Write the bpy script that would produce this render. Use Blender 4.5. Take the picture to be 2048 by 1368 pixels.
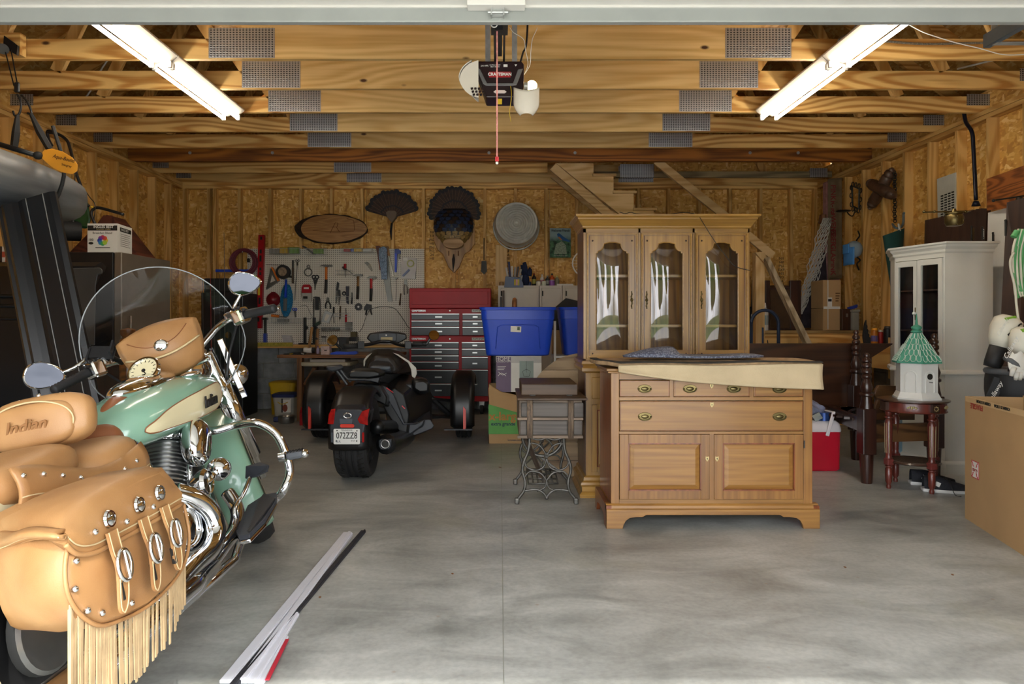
import bpy, math, random
from mathutils import Vector, Matrix, Euler
for _o in list(bpy.data.objects):
 bpy.data.objects.remove(_o)
scene = bpy.context.scene
COL = scene.collection
random.seed(7)
pi = math.pi
R = math.radians
# ------------------------------------------------------------------ camera
F, CX, CY, CAMH = 1360.0, 1000.0, 640.0, 1.18
cam_d = bpy.data.cameras.new('camera')
cam_d.sensor_width = 36.0
cam_d.lens = 36.0 * F / 2048.0
cam_d.shift_x = (1024 - CX) / 2048.0
cam_d.shift_y = -(684 - CY) / 2048.0
cam_d.clip_start = 0.02
cam = bpy.data.objects.new('camera', cam_d)
cam.location = (0, 0, CAMH)
cam.rotation_euler = (pi / 2, 0, 0)
COL.objects.link(cam)
scene.camera = cam
# ------------------------------------------------------------------ light
SKY_STRENGTH, SUN_STRENGTH, TUBE_STRENGTH, EXPOSURE = 5.6, 2.0, 22.0, 0.62
world = bpy.data.worlds.new('World')
scene.world = world
world.use_nodes = True
wt = world.node_tree
wt.nodes.clear()
w_out = wt.nodes.new('ShaderNodeOutputWorld')
w_bg = wt.nodes.new('ShaderNodeBackground')
w_sky = wt.nodes.new('ShaderNodeTexSky')
w_sky.sky_type = 'HOSEK_WILKIE'
w_sky.turbidity = 2.6
w_sky.ground_albedo = 0.35
sun_dir = Vector((-0.30, 0.717, -0.70)).normalized()
w_sky.sun_direction = (-sun_dir.x, -sun_dir.y, -sun_dir.z)
w_tc = wt.nodes.new('ShaderNodeTexCoord')
w_map = wt.nodes.new('ShaderNodeMapping')
w_map.inputs['Scale'].default_value = (1, 1, 2.2)
w_no = wt.nodes.new('ShaderNodeTexNoise')
w_no.inputs['Scale'].default_value = 3.2
w_no.inputs['Detail'].default_value = 6
w_rp = wt.nodes.new('ShaderNodeValToRGB')
w_rp.color_ramp.elements[0].position = 0.34
w_rp.color_ramp.elements[1].position = 0.54
w_mx = wt.nodes.new('ShaderNodeMix')
w_mx.data_type = 'RGBA'
w_mx.inputs[7].default_value = (1.35, 1.35, 1.4, 1)
wt.links.new(w_tc.outputs['Generated'], w_map.inputs['Vector'])
wt.links.new(w_map.outputs[0], w_no.inputs['Vector'])
wt.links.new(w_no.outputs['Fac'], w_rp.inputs['Fac'])
wt.links.new(w_rp.outputs['Color'], w_mx.inputs['Factor'])
wt.links.new(w_sky.outputs[0], w_mx.inputs[6])
wt.links.new(w_mx.outputs[2], w_bg.inputs['Color'])
w_bg.inputs['Strength'].default_value = SKY_STRENGTH
wt.links.new(w_bg.outputs[0], w_out.inputs[0])
sun_d = bpy.data.lights.new('sun', 'SUN')
sun_d.energy = SUN_STRENGTH
sun_d.angle = R(0.53)
sun_d.color = (1.0, 0.96, 0.9)
sun_o = bpy.data.objects.new('sun', sun_d)
sun_o.rotation_euler = sun_dir.to_track_quat('-Z', 'Y').to_euler()
sun_o.location = (2, -6, 8)
COL.objects.link(sun_o)
scene.cycles.diffuse_bounces = 5
scene.cycles.max_bounces = 8
scene.cycles.adaptive_threshold = 0.02
scene.cycles.transparent_max_bounces = 12
vs = scene.view_settings
vs.view_transform = 'Standard'
vs.look = 'None'
vs.exposure = EXPOSURE
vs.gamma = 1.0
vs.use_curve_mapping = False
# ------------------------------------------------------------------ helpers
def P(px, py, Y):
 """world point that stands at depth Y on the ray through a photograph pixel"""
 return Vector(((px - CX) / F * Y, Y, CAMH - (py - CY) / F * Y))
def FL(px, py):
 """floor point seen at a photograph pixel"""
 Y = CAMH * F / (py - CY)
 return Vector(((px - CX) / F * Y, Y, 0))
def X_(px, Y):
 return (px - CX) / F * Y
def Z_(py, Y):
 return CAMH - (py - CY) / F * Y
class B:
 """collects shapes that become one mesh object"""
 def __init__(s, M=None):
  s.v = []; s.f = []; s.M = M
 def add(s, vs_, fs):
  o = len(s.v)
  if s.M is not None:
   vs_ = [s.M @ Vector(p) for p in vs_]
  s.v += [tuple(p) for p in vs_]
  s.f += [tuple(i + o for i in f) for f in fs]
  return s
 def bx(s, x0, x1, y0, y1, z0, z1):
  return s.add([(x0,y0,z0),(x1,y0,z0),(x1,y1,z0),(x0,y1,z0),(x0,y0,z1),(x1,y0,z1),(x1,y1,z1),(x0,y1,z1)],
                     [(3,2,1,0),(4,5,6,7),(0,1,5,4),(1,2,6,5),(2,3,7,6),(3,0,4,7)])
 def box(s, c, d, rot=None):
  x, y, z = d[0]/2, d[1]/2, d[2]/2
  pts = [Vector(p) for p in ((-x,-y,-z),(x,-y,-z),(x,y,-z),(-x,y,-z),(-x,-y,z),(x,-y,z),(x,y,z),(-x,y,z))]
  if rot is not None:
   q = rot if isinstance(rot, Matrix) else Euler(rot).to_matrix()
   pts = [q @ p for p in pts]
  c = Vector(c)
  return s.add([p + c for p in pts], [(3,2,1,0),(4,5,6,7),(0,1,5,4),(1,2,6,5),(2,3,7,6),(3,0,4,7)])
 def bar(s, p0, p1, w, h, up=(0,0,1)):
  """straight bar of section w x h between two points"""
  p0, p1 = Vector(p0), Vector(p1)
  d = (p1 - p0).normalized()
  side = d.cross(Vector(up))
  if side.length < 1e-4: side = d.cross(Vector((1,0,0)))
  side.normalize(); u = side.cross(d).normalized()
  a, b = side*w/2, u*h/2
  return s.add([p0-a-b,p0+a-b,p0+a+b,p0-a+b,p1-a-b,p1+a-b,p1+a+b,p1-a+b],
                     [(0,1,2,3),(7,6,5,4),(0,4,5,1),(1,5,6,2),(2,6,7,3),(3,7,4,0)])
 def tube(s, pts, r, n=8, closed=False, caps=True):
  pts = [Vector(p) for p in pts]
  m = len(pts)
  rs = r if isinstance(r, (list, tuple)) else [r]*m
  tans = []
  for i in range(m):
   if closed: t = pts[(i+1) % m] - pts[i-1]
   else: t = pts[min(i+1, m-1)] - pts[max(i-1, 0)]
   tans.append(t.normalized() if t.length > 1e-9 else Vector((0,0,1)))
  u = tans[0].orthogonal().normalized()
  rings = []
  for i in range(m):
   t = tans[i]
   u = u - t*u.dot(t)
   u = u.normalized() if u.length > 1e-6 else t.orthogonal().normalized()
   w = t.cross(u)
   rings.append([pts[i] + (u*math.cos(2*pi*k/n) + w*math.sin(2*pi*k/n))*rs[i] for k in range(n)])
  return s.loft(rings, closed_path=closed, caps=caps)
 def cyl(s, p0, p1, r0, r1=None, n=12, caps=True):
  return s.tube([p0, p1], [r0, r0 if r1 is None else r1], n, caps=caps)
 def loft(s, rings, closed_path=False, caps=True):
  n = len(rings[0]); m = len(rings)
  vs_ = [p for r in rings for p in r]
  fs = []
  for i in range(m if closed_path else m-1):
   a, b = i*n, ((i+1) % m)*n
   for k in range(n):
    k2 = (k+1) % n
    fs.append((a+k, a+k2, b+k2, b+k))
  if caps and not closed_path:
   fs.append(tuple(range(n-1, -1, -1)))
   fs.append(tuple((m-1)*n + k for k in range(n)))
  return s.add(vs_, fs)
 def lathe(s, prof, n=16, org=(0,0,0), M=None):
  """profile of (radius, height) turned about Z"""
  o = Vector(org)
  rings = []
  for r, z in prof:
   ring = [Vector((max(r, 1e-4)*math.cos(2*pi*k/n), max(r, 1e-4)*math.sin(2*pi*k/n), z)) for k in range(n)]
   if M is not None: ring = [M @ p for p in ring]
   rings.append([p + o for p in ring])
  return s.loft(rings)
 def prism(s, poly, a, b, plane='XZ'):
  """polygon extruded from a to b across its plane"""
  def q(p, t):
   if plane == 'XZ': return (p[0], t, p[1])
   if plane == 'YZ': return (t, p[0], p[1])
   return (p[0], p[1], t)
  n = len(poly)
  vs_ = [q(p, a) for p in poly] + [q(p, b) for p in poly]
  fs = [tuple(range(n)), tuple(range(2*n-1, n-1, -1))]
  fs += [(k, n+k, n+(k+1) % n, (k+1) % n) for k in range(n)]
  return s.add(vs_, fs)
 def sph(s, c, r, nu=14, nv=8, rot=None):
  rx, ry, rz = (r, r, r) if not isinstance(r, (tuple, list)) else r
  c = Vector(c); q = None
  if rot is not None: q = Euler(rot).to_matrix()
  rings = []
  for j in range(nv+1):
   a = -pi/2 + pi*j/nv
   ca = max(math.cos(a), 1e-3)
   ring = [Vector((rx*ca*math.cos(2*pi*k/nu), ry*ca*math.sin(2*pi*k/nu), rz*math.sin(a))) for k in range(nu)]
   if q: ring = [q @ p for p in ring]
   rings.append([p + c for p in ring])
  return s.loft(rings)
 def ring(s, c, R0, r, n=24, m=8, M=None, arc=None):
  """torus about Z (or turned by matrix M)"""
  c = Vector(c)
  full = arc is None
  a0, a1 = (0, 2*pi) if full else arc
  pts = []
  for k in range(n if full else n+1):
   a = a0 + (a1-a0)*k/n
   p = Vector((R0*math.cos(a), R0*math.sin(a), 0))
   pts.append((M @ p if M is not None else p) + c)
  return s.tube(pts, r, m, closed=full)
 def surf(s, fn, nu, nv, wrap_u=False):
  vs_ = [fn(i/nu, j/nv) for j in range(nv+1) for i in range(nu if wrap_u else nu+1)]
  w = nu if wrap_u else nu+1
  fs = []
  for j in range(nv):
   for i in range(nu):
    i2 = (i+1) % w
    fs.append((j*w+i, j*w+i2, (j+1)*w+i2, (j+1)*w+i))
  return s.add(vs_, fs)
 def obj(s, name, mat, parent=None, smooth=None, bevel=0, seg=2, sub=0, solid=0, w=False, loc=None):
  me = bpy.data.meshes.new(name)
  vv = s.v
  if w and parent is not None:
   off = Vector((0,0,0)); q = parent
   while q is not None:
    off += q.location; q = q.parent
   vv = [tuple(Vector(p) - off) for p in vv]
  me.from_pydata(vv, [], s.f)
  me.update()
  o = bpy.data.objects.new(name, me)
  COL.objects.link(o)
  if mat is not None: me.materials.append(mat)
  if parent is not None: o.parent = parent
  if loc is not None: o.location = loc
  if smooth is not None and smooth is not False:
   me.polygons.foreach_set('use_smooth', [True]*len(me.polygons))
   if smooth is not True:
    me.set_sharp_from_angle(angle=R(smooth))
  if solid:
   md = o.modifiers.new('solid', 'SOLIDIFY'); md.thickness = solid; md.offset = 0
  if bevel:
   md = o.modifiers.new('bevel', 'BEVEL'); md.width = bevel; md.segments = seg
   md.limit_method = 'ANGLE'; md.angle_limit = R(35)
  if sub:
   md = o.modifiers.new('sub', 'SUBSURF'); md.levels = sub; md.render_levels = sub
  return o
def share(src, name, parent, loc=(0,0,0), rot=None, scale=None, mat=None):
 """another object on the same mesh data"""
 o = src.copy()
 o.name = name
 if mat is not None:
  o.data = src.data.copy(); o.data.materials.clear(); o.data.materials.append(mat)
 COL.objects.link(o)
 o.parent = parent
 o.location = loc
 if rot is not None: o.rotation_euler = rot
 if scale is not None: o.scale = scale
 return o
def copy_tree(o, parent=None):
 c = o.copy(); COL.objects.link(c); c.parent = parent
 for ch in o.children: copy_tree(ch, c)
 return c
def tag(o, label, cat, group=None, kind=None):
 if label: o['label'] = label
 if cat: o['category'] = cat
 if group: o['group'] = group
 o['kind'] = kind or o.get('kind', 'thing')
 return o
def thing(name, label, cat, loc=(0,0,0), rot=(0,0,0), group=None):
 o = bpy.data.objects.new(name, None)
 o.empty_display_size = 0.1
 COL.objects.link(o)
 o.location = loc; o.rotation_euler = rot
 return tag(o, label, cat, group)
def struct(name, loc=(0,0,0), label=None, cat=None):
 o = bpy.data.objects.new(name, None)
 COL.objects.link(o); o.location = loc
 return tag(o, label, cat, None, 'structure')
def text(body, size, M, mat, parent, name='lettering', extrude=0.0005, shear=0.0, align='CENTER', w=False, sx=1.0, bold=0.0):
 """flat lettering in the XY plane of matrix M"""
 cu = bpy.data.curves.new('lettering', 'FONT')
 cu.body = body; cu.size = size; cu.extrude = extrude; cu.shear = shear
 cu.align_x = align; cu.align_y = 'CENTER'; cu.resolution_u = 3
 if bold: cu.offset = bold
 tmp = bpy.data.objects.new('tmp', cu)
 me = bpy.data.meshes.new_from_object(tmp)
 bpy.data.objects.remove(tmp)
 me.name = name
 M = M @ Matrix.Diagonal((sx, 1, 1, 1))
 if w and parent is not None:
  off = Vector((0,0,0)); q = parent
  while q is not None:
   off += q.location; q = q.parent
  M = Matrix.Translation(-off) @ M
 me.transform(M)
 me.materials.clear(); me.materials.append(mat)
 o = bpy.data.objects.new(name, me)
 COL.objects.link(o); o.parent = parent
 return o
def frame(org, xdir, ydir):
 """matrix whose XY plane is spanned by two directions"""
 x = Vector(xdir).normalized(); y = Vector(ydir); y = (y - x*x.dot(y)).normalized(); z = x.cross(y)
 m = Matrix((x, y, z)).transposed().to_4x4()
 m.translation = Vector(org)
 return m
def facing(x, y, z):
 """lettering plane facing the door (towards -Y)"""
 return frame((x, y, z), (1,0,0), (0,0,1))
def bez(p, n=12):
 """smooth path through the given points (Catmull-Rom)"""
 p = [Vector(q) for q in p]
 out = []
 m = len(p)
 for i in range(m-1):
  a, b, c, d = p[max(i-1,0)], p[i], p[i+1], p[min(i+2, m-1)]
  for k in range(n):
   t = k/n
   out.append(0.5*((2*b) + (c-a)*t + (2*a-5*b+4*c-d)*t*t + (3*b-a-3*c+d)*t*t*t))
 out.append(p[-1])
 return out
def circ(cx, cy, r, n=16, a0=0.0, a1=2*pi, ry=None):
 k = n if abs(a1-a0-2*pi) < 1e-6 else n+1
 return [(cx + r*math.cos(a0+(a1-a0)*i/n), cy + (r if ry is None else ry)*math.sin(a0+(a1-a0)*i/n)) for i in range(k)]
def rrect(x0, x1, y0, y1, r, n=4):
 out = []
 for (cx, cy, a) in ((x1-r, y0+r, -pi/2), (x1-r, y1-r, 0), (x0+r, y1-r, pi/2), (x0+r, y0+r, pi)):
  out += [(cx + r*math.cos(a+pi/2*k/n), cy + r*math.sin(a+pi/2*k/n)) for k in range(n+1)]
 return out
# ------------------------------------------------------------------ materials
def lin(c):
 if isinstance(c, str):
  c = c.lstrip('#'); c = [int(c[i:i+2], 16) for i in (0, 2, 4)]
 return tuple(((v/255)/12.92 if v/255 <= 0.04045 else ((v/255+0.055)/1.055)**2.4) for v in c[:3]) + (1.0,)
class NT:
 def __init__(s, name):
  s.mat = bpy.data.materials.new(name); s.mat.use_nodes = True
  s.t = s.mat.node_tree; s.b = s.t.nodes['Principled BSDF']
 def n(s, typ, ins=None, **kw):
  nd = s.t.nodes.new('ShaderNode'+typ)
  for k, v in kw.items(): setattr(nd, k, v)
  for k, v in (ins or {}).items():
   s.set(nd.inputs[k], v)
  return nd
 def set(s, sock, v):
  if isinstance(v, bpy.types.NodeSocket): s.t.links.new(v, sock)
  elif isinstance(v, bpy.types.Node): s.t.links.new(v.outputs[0], sock)
  else: sock.default_value = v
 def p(s, **kw):
  for k, v in kw.items(): s.set(s.b.inputs[k.replace('_', ' ')], v)
  return s
 def ramp(s, fac, stops, interp='LINEAR'):
  nd = s.t.nodes.new('ShaderNodeValToRGB'); nd.color_ramp.interpolation = interp
  e = nd.color_ramp.elements
  while len(e) < len(stops): e.new(0.5)
  for el, (pos, col) in zip(e, stops):
   el.position = pos; el.color = col
  s.t.links.new(fac if isinstance(fac, bpy.types.NodeSocket) else fac.outputs[0], nd.inputs[0])
  return nd
 def math(s, op, a, b=0.0):
  nd = s.n('Math', operation=op); s.set(nd.inputs[0], a); s.set(nd.inputs[1], b); return nd
 def mix(s, fac, a, b, blend='MIX'):
  nd = s.n('Mix', data_type='RGBA', blend_type=blend)
  s.set(nd.inputs[0], fac); s.set(nd.inputs[6], a); s.set(nd.inputs[7], b)
  return nd.outputs[2]
 def coords(s, scale=(1,1,1), rot=(0,0,0), rand=0.0):
  tc = s.n('TexCoord')
  v = tc.outputs['Object']
  if rand:
   oi = s.n('ObjectInfo')
   mul = s.math('MULTIPLY', oi.outputs['Random'], rand)
   cmb = s.n('CombineXYZ', {0: mul.outputs[0], 1: mul.outputs[0], 2: mul.outputs[0]})
   ad = s.n('VectorMath', operation='ADD'); s.set(ad.inputs[0], v); s.set(ad.inputs[1], cmb.outputs[0])
   v = ad.outputs[0]
  mp = s.n('Mapping', {'Vector': v}); mp.inputs['Scale'].default_value = scale; mp.inputs['Rotation'].default_value = rot
  return mp.outputs[0]
 def bump(s, h, strength=0.3, dist=0.01):
  bn = s.n('Bump', {'Height': h if isinstance(h, bpy.types.NodeSocket) else h.outputs[0]})
  bn.inputs['Strength'].default_value = strength; bn.inputs['Distance'].default_value = dist
  s.t.links.new(bn.outputs[0], s.b.inputs['Normal']); return s
MATS = {}
def mat(name, col, rough=0.5, metal=0.0, var=0.12, nscale=6.0, bump=0.0, spec=None, coat=0.0, sheen=0.0):
 """plain finish with slight procedural unevenness"""
 if name in MATS: return MATS[name]
 t = NT(name); c = lin(col)
 no = t.n('TexNoise', {'Vector': t.coords(rand=9.0), 'Scale': nscale, 'Detail': 3.0})
 d = tuple(v*(1-var) for v in c[:3]) + (1,); l = tuple(min(1, v*(1+var)) for v in c[:3]) + (1,)
 t.p(Base_Color=t.ramp(no, [(0.3, d), (0.7, l)]), Roughness=rough, Metallic=metal)
 if spec is not None: t.p(**{'Specular_IOR_Level': spec})
 if coat: t.p(Coat_Weight=coat, Coat_Roughness=0.05)
 if bump:
  n2 = t.n('TexNoise', {'Vector': t.coords(), 'Scale': nscale*25, 'Detail': 2.0})
  t.bump(n2, bump, 0.004)
 MATS[name] = t.mat
 return t.mat
def wood(name, c1, c2, axis='X', rough=0.5, size=1.0, bump=0.15, ring=0.65, coat=0.0, mid=None, knots=False):
 """sawn timber: long growth-ring figure plus fine fibre along one axis, shifted for every board"""
 key = name
 if key in MATS: return MATS[key]
 t = NT(name)
 ai = 'XYZ'.index(axis)
 lo = [3.2/size]*3; lo[ai] = 0.38/size
 hi = [55.0/size]*3; hi[ai] = 1.6/size
 n1 = t.n('TexNoise', {'Vector': t.coords(tuple(lo), rand=31.0), 'Scale': 1.0, 'Detail': 1.5, 'Roughness': 0.45, 'Distortion': 0.25})
 m1 = t.math('MULTIPLY', n1.outputs['Fac'], 80.0)
 s1 = t.math('SINE', m1.outputs[0])
 a1 = t.math('MULTIPLY_ADD', s1.outputs[0], 0.5*ring); a1.inputs[2].default_value = 0.5
 n2 = t.n('TexNoise', {'Vector': t.coords(tuple(hi), rand=31.0), 'Scale': 1.0, 'Detail': 3.0})
 f = t.n('Mix', data_type='FLOAT'); t.set(f.inputs[0], 0.45); t.set(f.inputs[2], a1.outputs[0]); t.set(f.inputs[3], n2.outputs['Fac'])
 L1, L2 = lin(c1), lin(c2)
 st = [(0.28, L2), (0.62, L1)] if mid is None else [(0.25, L2), (0.45, lin(mid)), (0.65, L1)]
 col = t.ramp(f.outputs[0], st).outputs[0]
 n3 = t.n('TexNoise', {'Vector': t.coords((1.3,1.3,1.3), rand=31.0), 'Scale': 1.0, 'Detail': 2.0})
 col = t.mix(0.5, col, t.ramp(n3, [(0.3, (0.62,0.6,0.58,1)), (0.7, (1.15,1.15,1.15,1))]).outputs[0], 'MULTIPLY')
 oi = t.n('ObjectInfo')
 col = t.mix(0.35, col, t.ramp(oi.outputs['Random'], [(0.0, (0.72,0.7,0.66,1)), (1.0, (1.2,1.2,1.2,1))]).outputs[0], 'MULTIPLY')
 if knots:
  vo = t.n('TexVoronoi', {'Vector': t.coords(tuple(4.2 if k != ai else 2.0 for k in range(3)), rand=31.0), 'Scale': 1.0})
  kn = t.ramp(vo.outputs['Distance'], [(0.035, (1,1,1,1)), (0.075, (0,0,0,1))])
  col = t.mix(kn.outputs[0], col, lin('4a2a12'))
 t.p(Base_Color=col, Roughness=rough)
 if coat: t.p(Coat_Weight=coat, Coat_Roughness=0.15)
 if bump: t.bump(f.outputs[0], bump, 0.003)
 MATS[key] = t.mat
 return t.mat
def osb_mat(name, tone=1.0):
 t = NT(name)
 def flakes(rot, sc, seed):
  v = t.coords(sc, rot)
  no = t.n('TexNoise', {'Vector': v, 'Scale': 1.4, 'Detail': 1.0})
  wv = t.mix(0.25, v, no.outputs['Color'], 'ADD')
  return t.n('TexVoronoi', {'Vector': wv, 'Scale': 1.0 + seed*0.07})
 a = flakes((0.5, 0.6, 0.7), (11, 11, 36), 1)
 b = flakes((-0.6, -0.7, 0.2), (34, 12, 12), 2)
 c = flakes((0.2, 1.3, -0.4), (13, 13, 40), 3)
 sep = [t.n('SeparateColor', {0: q.outputs['Color']}).outputs[0] for q in (a, b, c)]
 m = t.n('TexNoise', {'Vector': t.coords((9,9,9)), 'Scale': 1.0, 'Detail': 2.0})
 f1 = t.n('Mix', data_type='FLOAT'); t.set(f1.inputs[0], t.ramp(m, [(0.42,(0,0,0,1)),(0.52,(1,1,1,1))]).outputs[0]); t.set(f1.inputs[2], sep[0]); t.set(f1.inputs[3], sep[1])
 m2 = t.n('TexNoise', {'Vector': t.coords((13,13,13)), 'Scale': 1.0, 'Detail': 2.0})
 f2 = t.n('Mix', data_type='FLOAT'); t.set(f2.inputs[0], t.ramp(m2, [(0.5,(0,0,0,1)),(0.6,(1,1,1,1))]).outputs[0]); t.set(f2.inputs[2], f1.outputs[0]); t.set(f2.inputs[3], sep[2])
 k = tone
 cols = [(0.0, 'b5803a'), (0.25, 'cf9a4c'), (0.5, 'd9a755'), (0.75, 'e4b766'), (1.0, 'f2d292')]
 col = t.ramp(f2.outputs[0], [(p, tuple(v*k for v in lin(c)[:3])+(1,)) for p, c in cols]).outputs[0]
 big = t.n('TexNoise', {'Vector': t.coords((0.8,0.8,0.8)), 'Scale': 1.0, 'Detail': 2.0})
 col = t.mix(0.6, col, t.ramp(big, [(0.3,(0.88,0.85,0.82,1)),(0.7,(1.1,1.1,1.1,1))]).outputs[0], 'MULTIPLY')
 t.p(Base_Color=col, Roughness=0.62)
 t.bump(f2.outputs[0], 0.25, 0.004)
 return t.mat
M_OSB = osb_mat('osb_sheathing')
M_OSB_ROOF = osb_mat('osb_roof_sheathing', 0.55)  # same OSB toned down, the roof's shade put into its colour
PINE_X = wood('pine_along_x', 'ecc278', 'bd8640', 'X', 0.6, ring=0.85, knots=True)
PINE_W = wood('wide_pine_chord', 'e9c786', 'cda25a', 'X', 0.6, ring=0.45, knots=True)
PINE_Y = wood('pine_along_y', 'e0b56e', 'bd8b45', 'Y', 0.6, ring=0.7, knots=True)
PINE_Z = wood('pine_along_z', 'e3b872', 'c08f48', 'Z', 0.6, ring=0.7, knots=True)
PINE_PALE = wood('pale_pine', 'd9b985', 'bb9355', 'Z', 0.6, ring=0.4)
PINE_PALE_X = wood('pale_pine_x', 'd9b985', 'bb9355', 'X', 0.6, ring=0.5)
TREATED_X = wood('stained_beam', 'b4702a', '6e3d14', 'X', 0.6, ring=0.6, knots=True)
def concrete_mat():
 t = NT('smooth_concrete_slab')
 v = t.coords()
 a = t.n('TexNoise', {'Vector': v, 'Scale': 0.9, 'Detail': 7.0, 'Roughness': 0.62, 'Distortion': 0.6})
 b = t.n('TexNoise', {'Vector': t.coords((2.0, 4.2, 1)), 'Scale': 1.0, 'Detail': 6.0, 'Roughness': 0.65, 'Distortion': 1.2})
 c = t.n('TexNoise', {'Vector': v, 'Scale': 45.0, 'Detail': 4.0})
 f = t.math('ADD', t.math('MULTIPLY', a.outputs['Fac'], 0.55).outputs[0], t.math('MULTIPLY', b.outputs['Fac'], 0.45).outputs[0])
 col = t.ramp(f, [(0.34, lin('6d6f6c')), (0.47, lin('92948f')), (0.56, lin('a6a8a3')), (0.70, lin('bcbdb8'))]).outputs[0]
 col = t.mix(0.35, col, t.ramp(c, [(0.35,(0.72,0.72,0.72,1)),(0.6,(1.08,1.08,1.08,1))]).outputs[0], 'MULTIPLY')
 spot = t.n('TexVoronoi', {'Vector': v, 'Scale': 5.5})
 sm = t.ramp(spot.outputs['Distance'], [(0.02,(1,1,1,1)),(0.06,(0,0,0,1))])
 sg = t.math('MULTIPLY', sm.outputs[0], 0.35)
 col = t.mix(sg.outputs[0], col, lin('8a6a4c'))
 st = t.n('TexNoise', {'Vector': v, 'Scale': 1.7, 'Detail': 3.0})
 sr = t.math('MULTIPLY', t.ramp(st, [(0.6,(0,0,0,1)),(0.72,(1,1,1,1))]).outputs[0], 0.18)
 col = t.mix(sr.outputs[0], col, lin('8d8a62'))
 t.p(Base_Color=col, Roughness=t.ramp(f, [(0.35,(0.3,0.3,0.3,1)),(0.65,(0.5,0.5,0.5,1))]).outputs[0])
 t.bump(c, 0.06, 0.002)
 return t.mat
M_CONC = concrete_mat()
M_DRIVE = mat('driveway_concrete', 'b9b7b0', 0.85, var=0.08, nscale=2)
M_BLOCK = mat('concrete_block', '85888a', 0.9, var=0.25, nscale=9, bump=0.5)
M_MORTAR = mat('mortar', '8f8f87', 0.95, var=0.15, nscale=20)
M_WHITE = mat('white_paint', 'dcdad4', 0.4, var=0.04)
M_GREYSTEEL = mat('grey_painted_steel', '9fa3a0', 0.45, 0.2, var=0.06)
M_GALV = mat('galvanised_steel', 'b9bcbb', 0.42, 0.55, var=0.2, nscale=18)
M_BLACK = mat('black_plastic', '16171a', 0.42, var=0.2)
M_BLACKM = mat('matt_black', '1b1b1d', 0.65, var=0.25)
M_CHROME = mat('chrome', 'e6e8ea', 0.06, 1.0, var=0.02)
M_STEEL = mat('bare_steel', '9a9a98', 0.32, 0.9, var=0.15)
M_IRON = mat('dark_iron', '33322f', 0.5, 0.6, var=0.3, nscale=14)
M_BRASS = mat('aged_brass', '6f6340', 0.35, 0.9, var=0.25, nscale=20)
M_RED = mat('red_enamel', 'a30c1a', 0.42, var=0.08, spec=0.3)
M_REDP = mat('red_plastic', 'c0202a', 0.4, var=0.08)
M_BLUE = mat('blue_plastic', '1b47c8', 0.38, var=0.06)
M_YEL = mat('yellow_plastic', 'c9a51e', 0.45, var=0.08)
M_ORANGE = mat('orange_plastic', 'd8721a', 0.45, var=0.08)
M_INK = mat('black_ink', '15130f', 0.7, var=0.05)
M_PAPER = mat('white_paper', 'd9d8d2', 0.7, var=0.04)
M_CARD = mat('brown_cardboard', 'ae8d62', 0.8, var=0.08, nscale=3)
def glass_mat(name, tint=(1,1,1,1), rough=0.0, ior=1.45, alpha=None):
 t = NT(name)
 t.p(Base_Color=tint, Roughness=rough, IOR=ior, **{'Transmission_Weight': 1.0})
 return t.mat
def pane_mat(name, tint=(0.97,0.98,0.98,1), refl=1.0):
 """thin clear sheet: see-through with a Fresnel reflection"""
 t = NT(name)
 tr = t.n('BsdfTransparent', {'Color': tint})
 gl = t.n('BsdfGlossy', {'Roughness': 0.02})
 fr = t.n('Fresnel', {'IOR': 1.5})
 mx = t.n('MixShader'); t.set(mx.inputs[0], t.math('MULTIPLY', fr.outputs[0], refl).outputs[0])
 t.t.links.new(tr.outputs[0], mx.inputs[1]); t.t.links.new(gl.outputs[0], mx.inputs[2])
 t.t.links.new(mx.outputs[0], t.t.nodes['Material Output'].inputs[0])
 return t.mat
M_PANE = pane_mat('clear_pane', refl=0.7)
def lamp_mat(name, col, strength):
 t = NT(name)
 t.p(Base_Color=lin(col), Emission_Color=lin(col), Emission_Strength=strength, Roughness=0.4)
 return t.mat
# ------------------------------------------------------------------ the garage shell
XW, YF, YB, ZC = 4.20, 0.20, 9.00, 3.00
floor = struct('floor', label='grey concrete garage slab with saw-cut joints', cat='floor')
jx, jy, g = 0.012, 4.72, 0.002
for x0, x1 in ((-XW-0.2, jx-g), (jx+g, XW+0.2)):
 for y0, y1 in ((YF, jy-g), (jy+g, YB+0.2)):
  B().bx(x0, x1, y0, y1, -0.1, 0.0).obj('slab_panel', M_CONC, floor)
B().bx(-XW-0.2, XW+0.2, YF, YB+0.2, -0.2, -0.003).obj('joint_bed', mat('joint_filler', '9a9b92', 0.9), floor)
drv = B().bx(-6, 6, -14, YF-0.003, -0.2, -0.004).obj('driveway', M_DRIVE)
tag(drv, 'pale concrete driveway outside the open garage door', 'driveway', kind='structure')
lawn = B().add([(-60,-60,-0.06),(60,-60,-0.06),(60,12,-0.06),(-60,12,-0.06)], [(0,1,2,3)]).obj('lawn', mat('lawn_grass', '4d6a2a', 0.9, var=0.35, nscale=2))
tag(lawn, 'mown green lawn around the driveway outside', 'lawn', kind='structure')
wb = struct('wall_back', label='unfinished stud wall with OSB sheathing above concrete block', cat='wall')
for i, (x0, x1) in enumerate(((-4.42, -3.0), (-3.0, -1.78), (-1.78, -0.56), (-0.56, 0.66), (0.66, 1.88), (1.88, 3.1), (3.1, 4.42))):
 B().bx(x0+0.002, x1-0.002, YB+0.09, YB+0.105, 0.85, 4.2).obj('sheathing_panel', M_OSB, wb)
sx = [-1.015 + 0.4064*k for k in range(-7, 13)]
s0 = B().bx(-0.019, 0.019, 0, 0.089, 0.855, 2.92).obj('stud', PINE_Z, wb, loc=(sx[0], YB, 0))
for x in sx[1:]:
 share(s0, 'stud', wb, (x, YB, 0))
for x in (-4.181, 4.181, -3.78): share(s0, 'stud', wb, (x, YB, 0))
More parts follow.
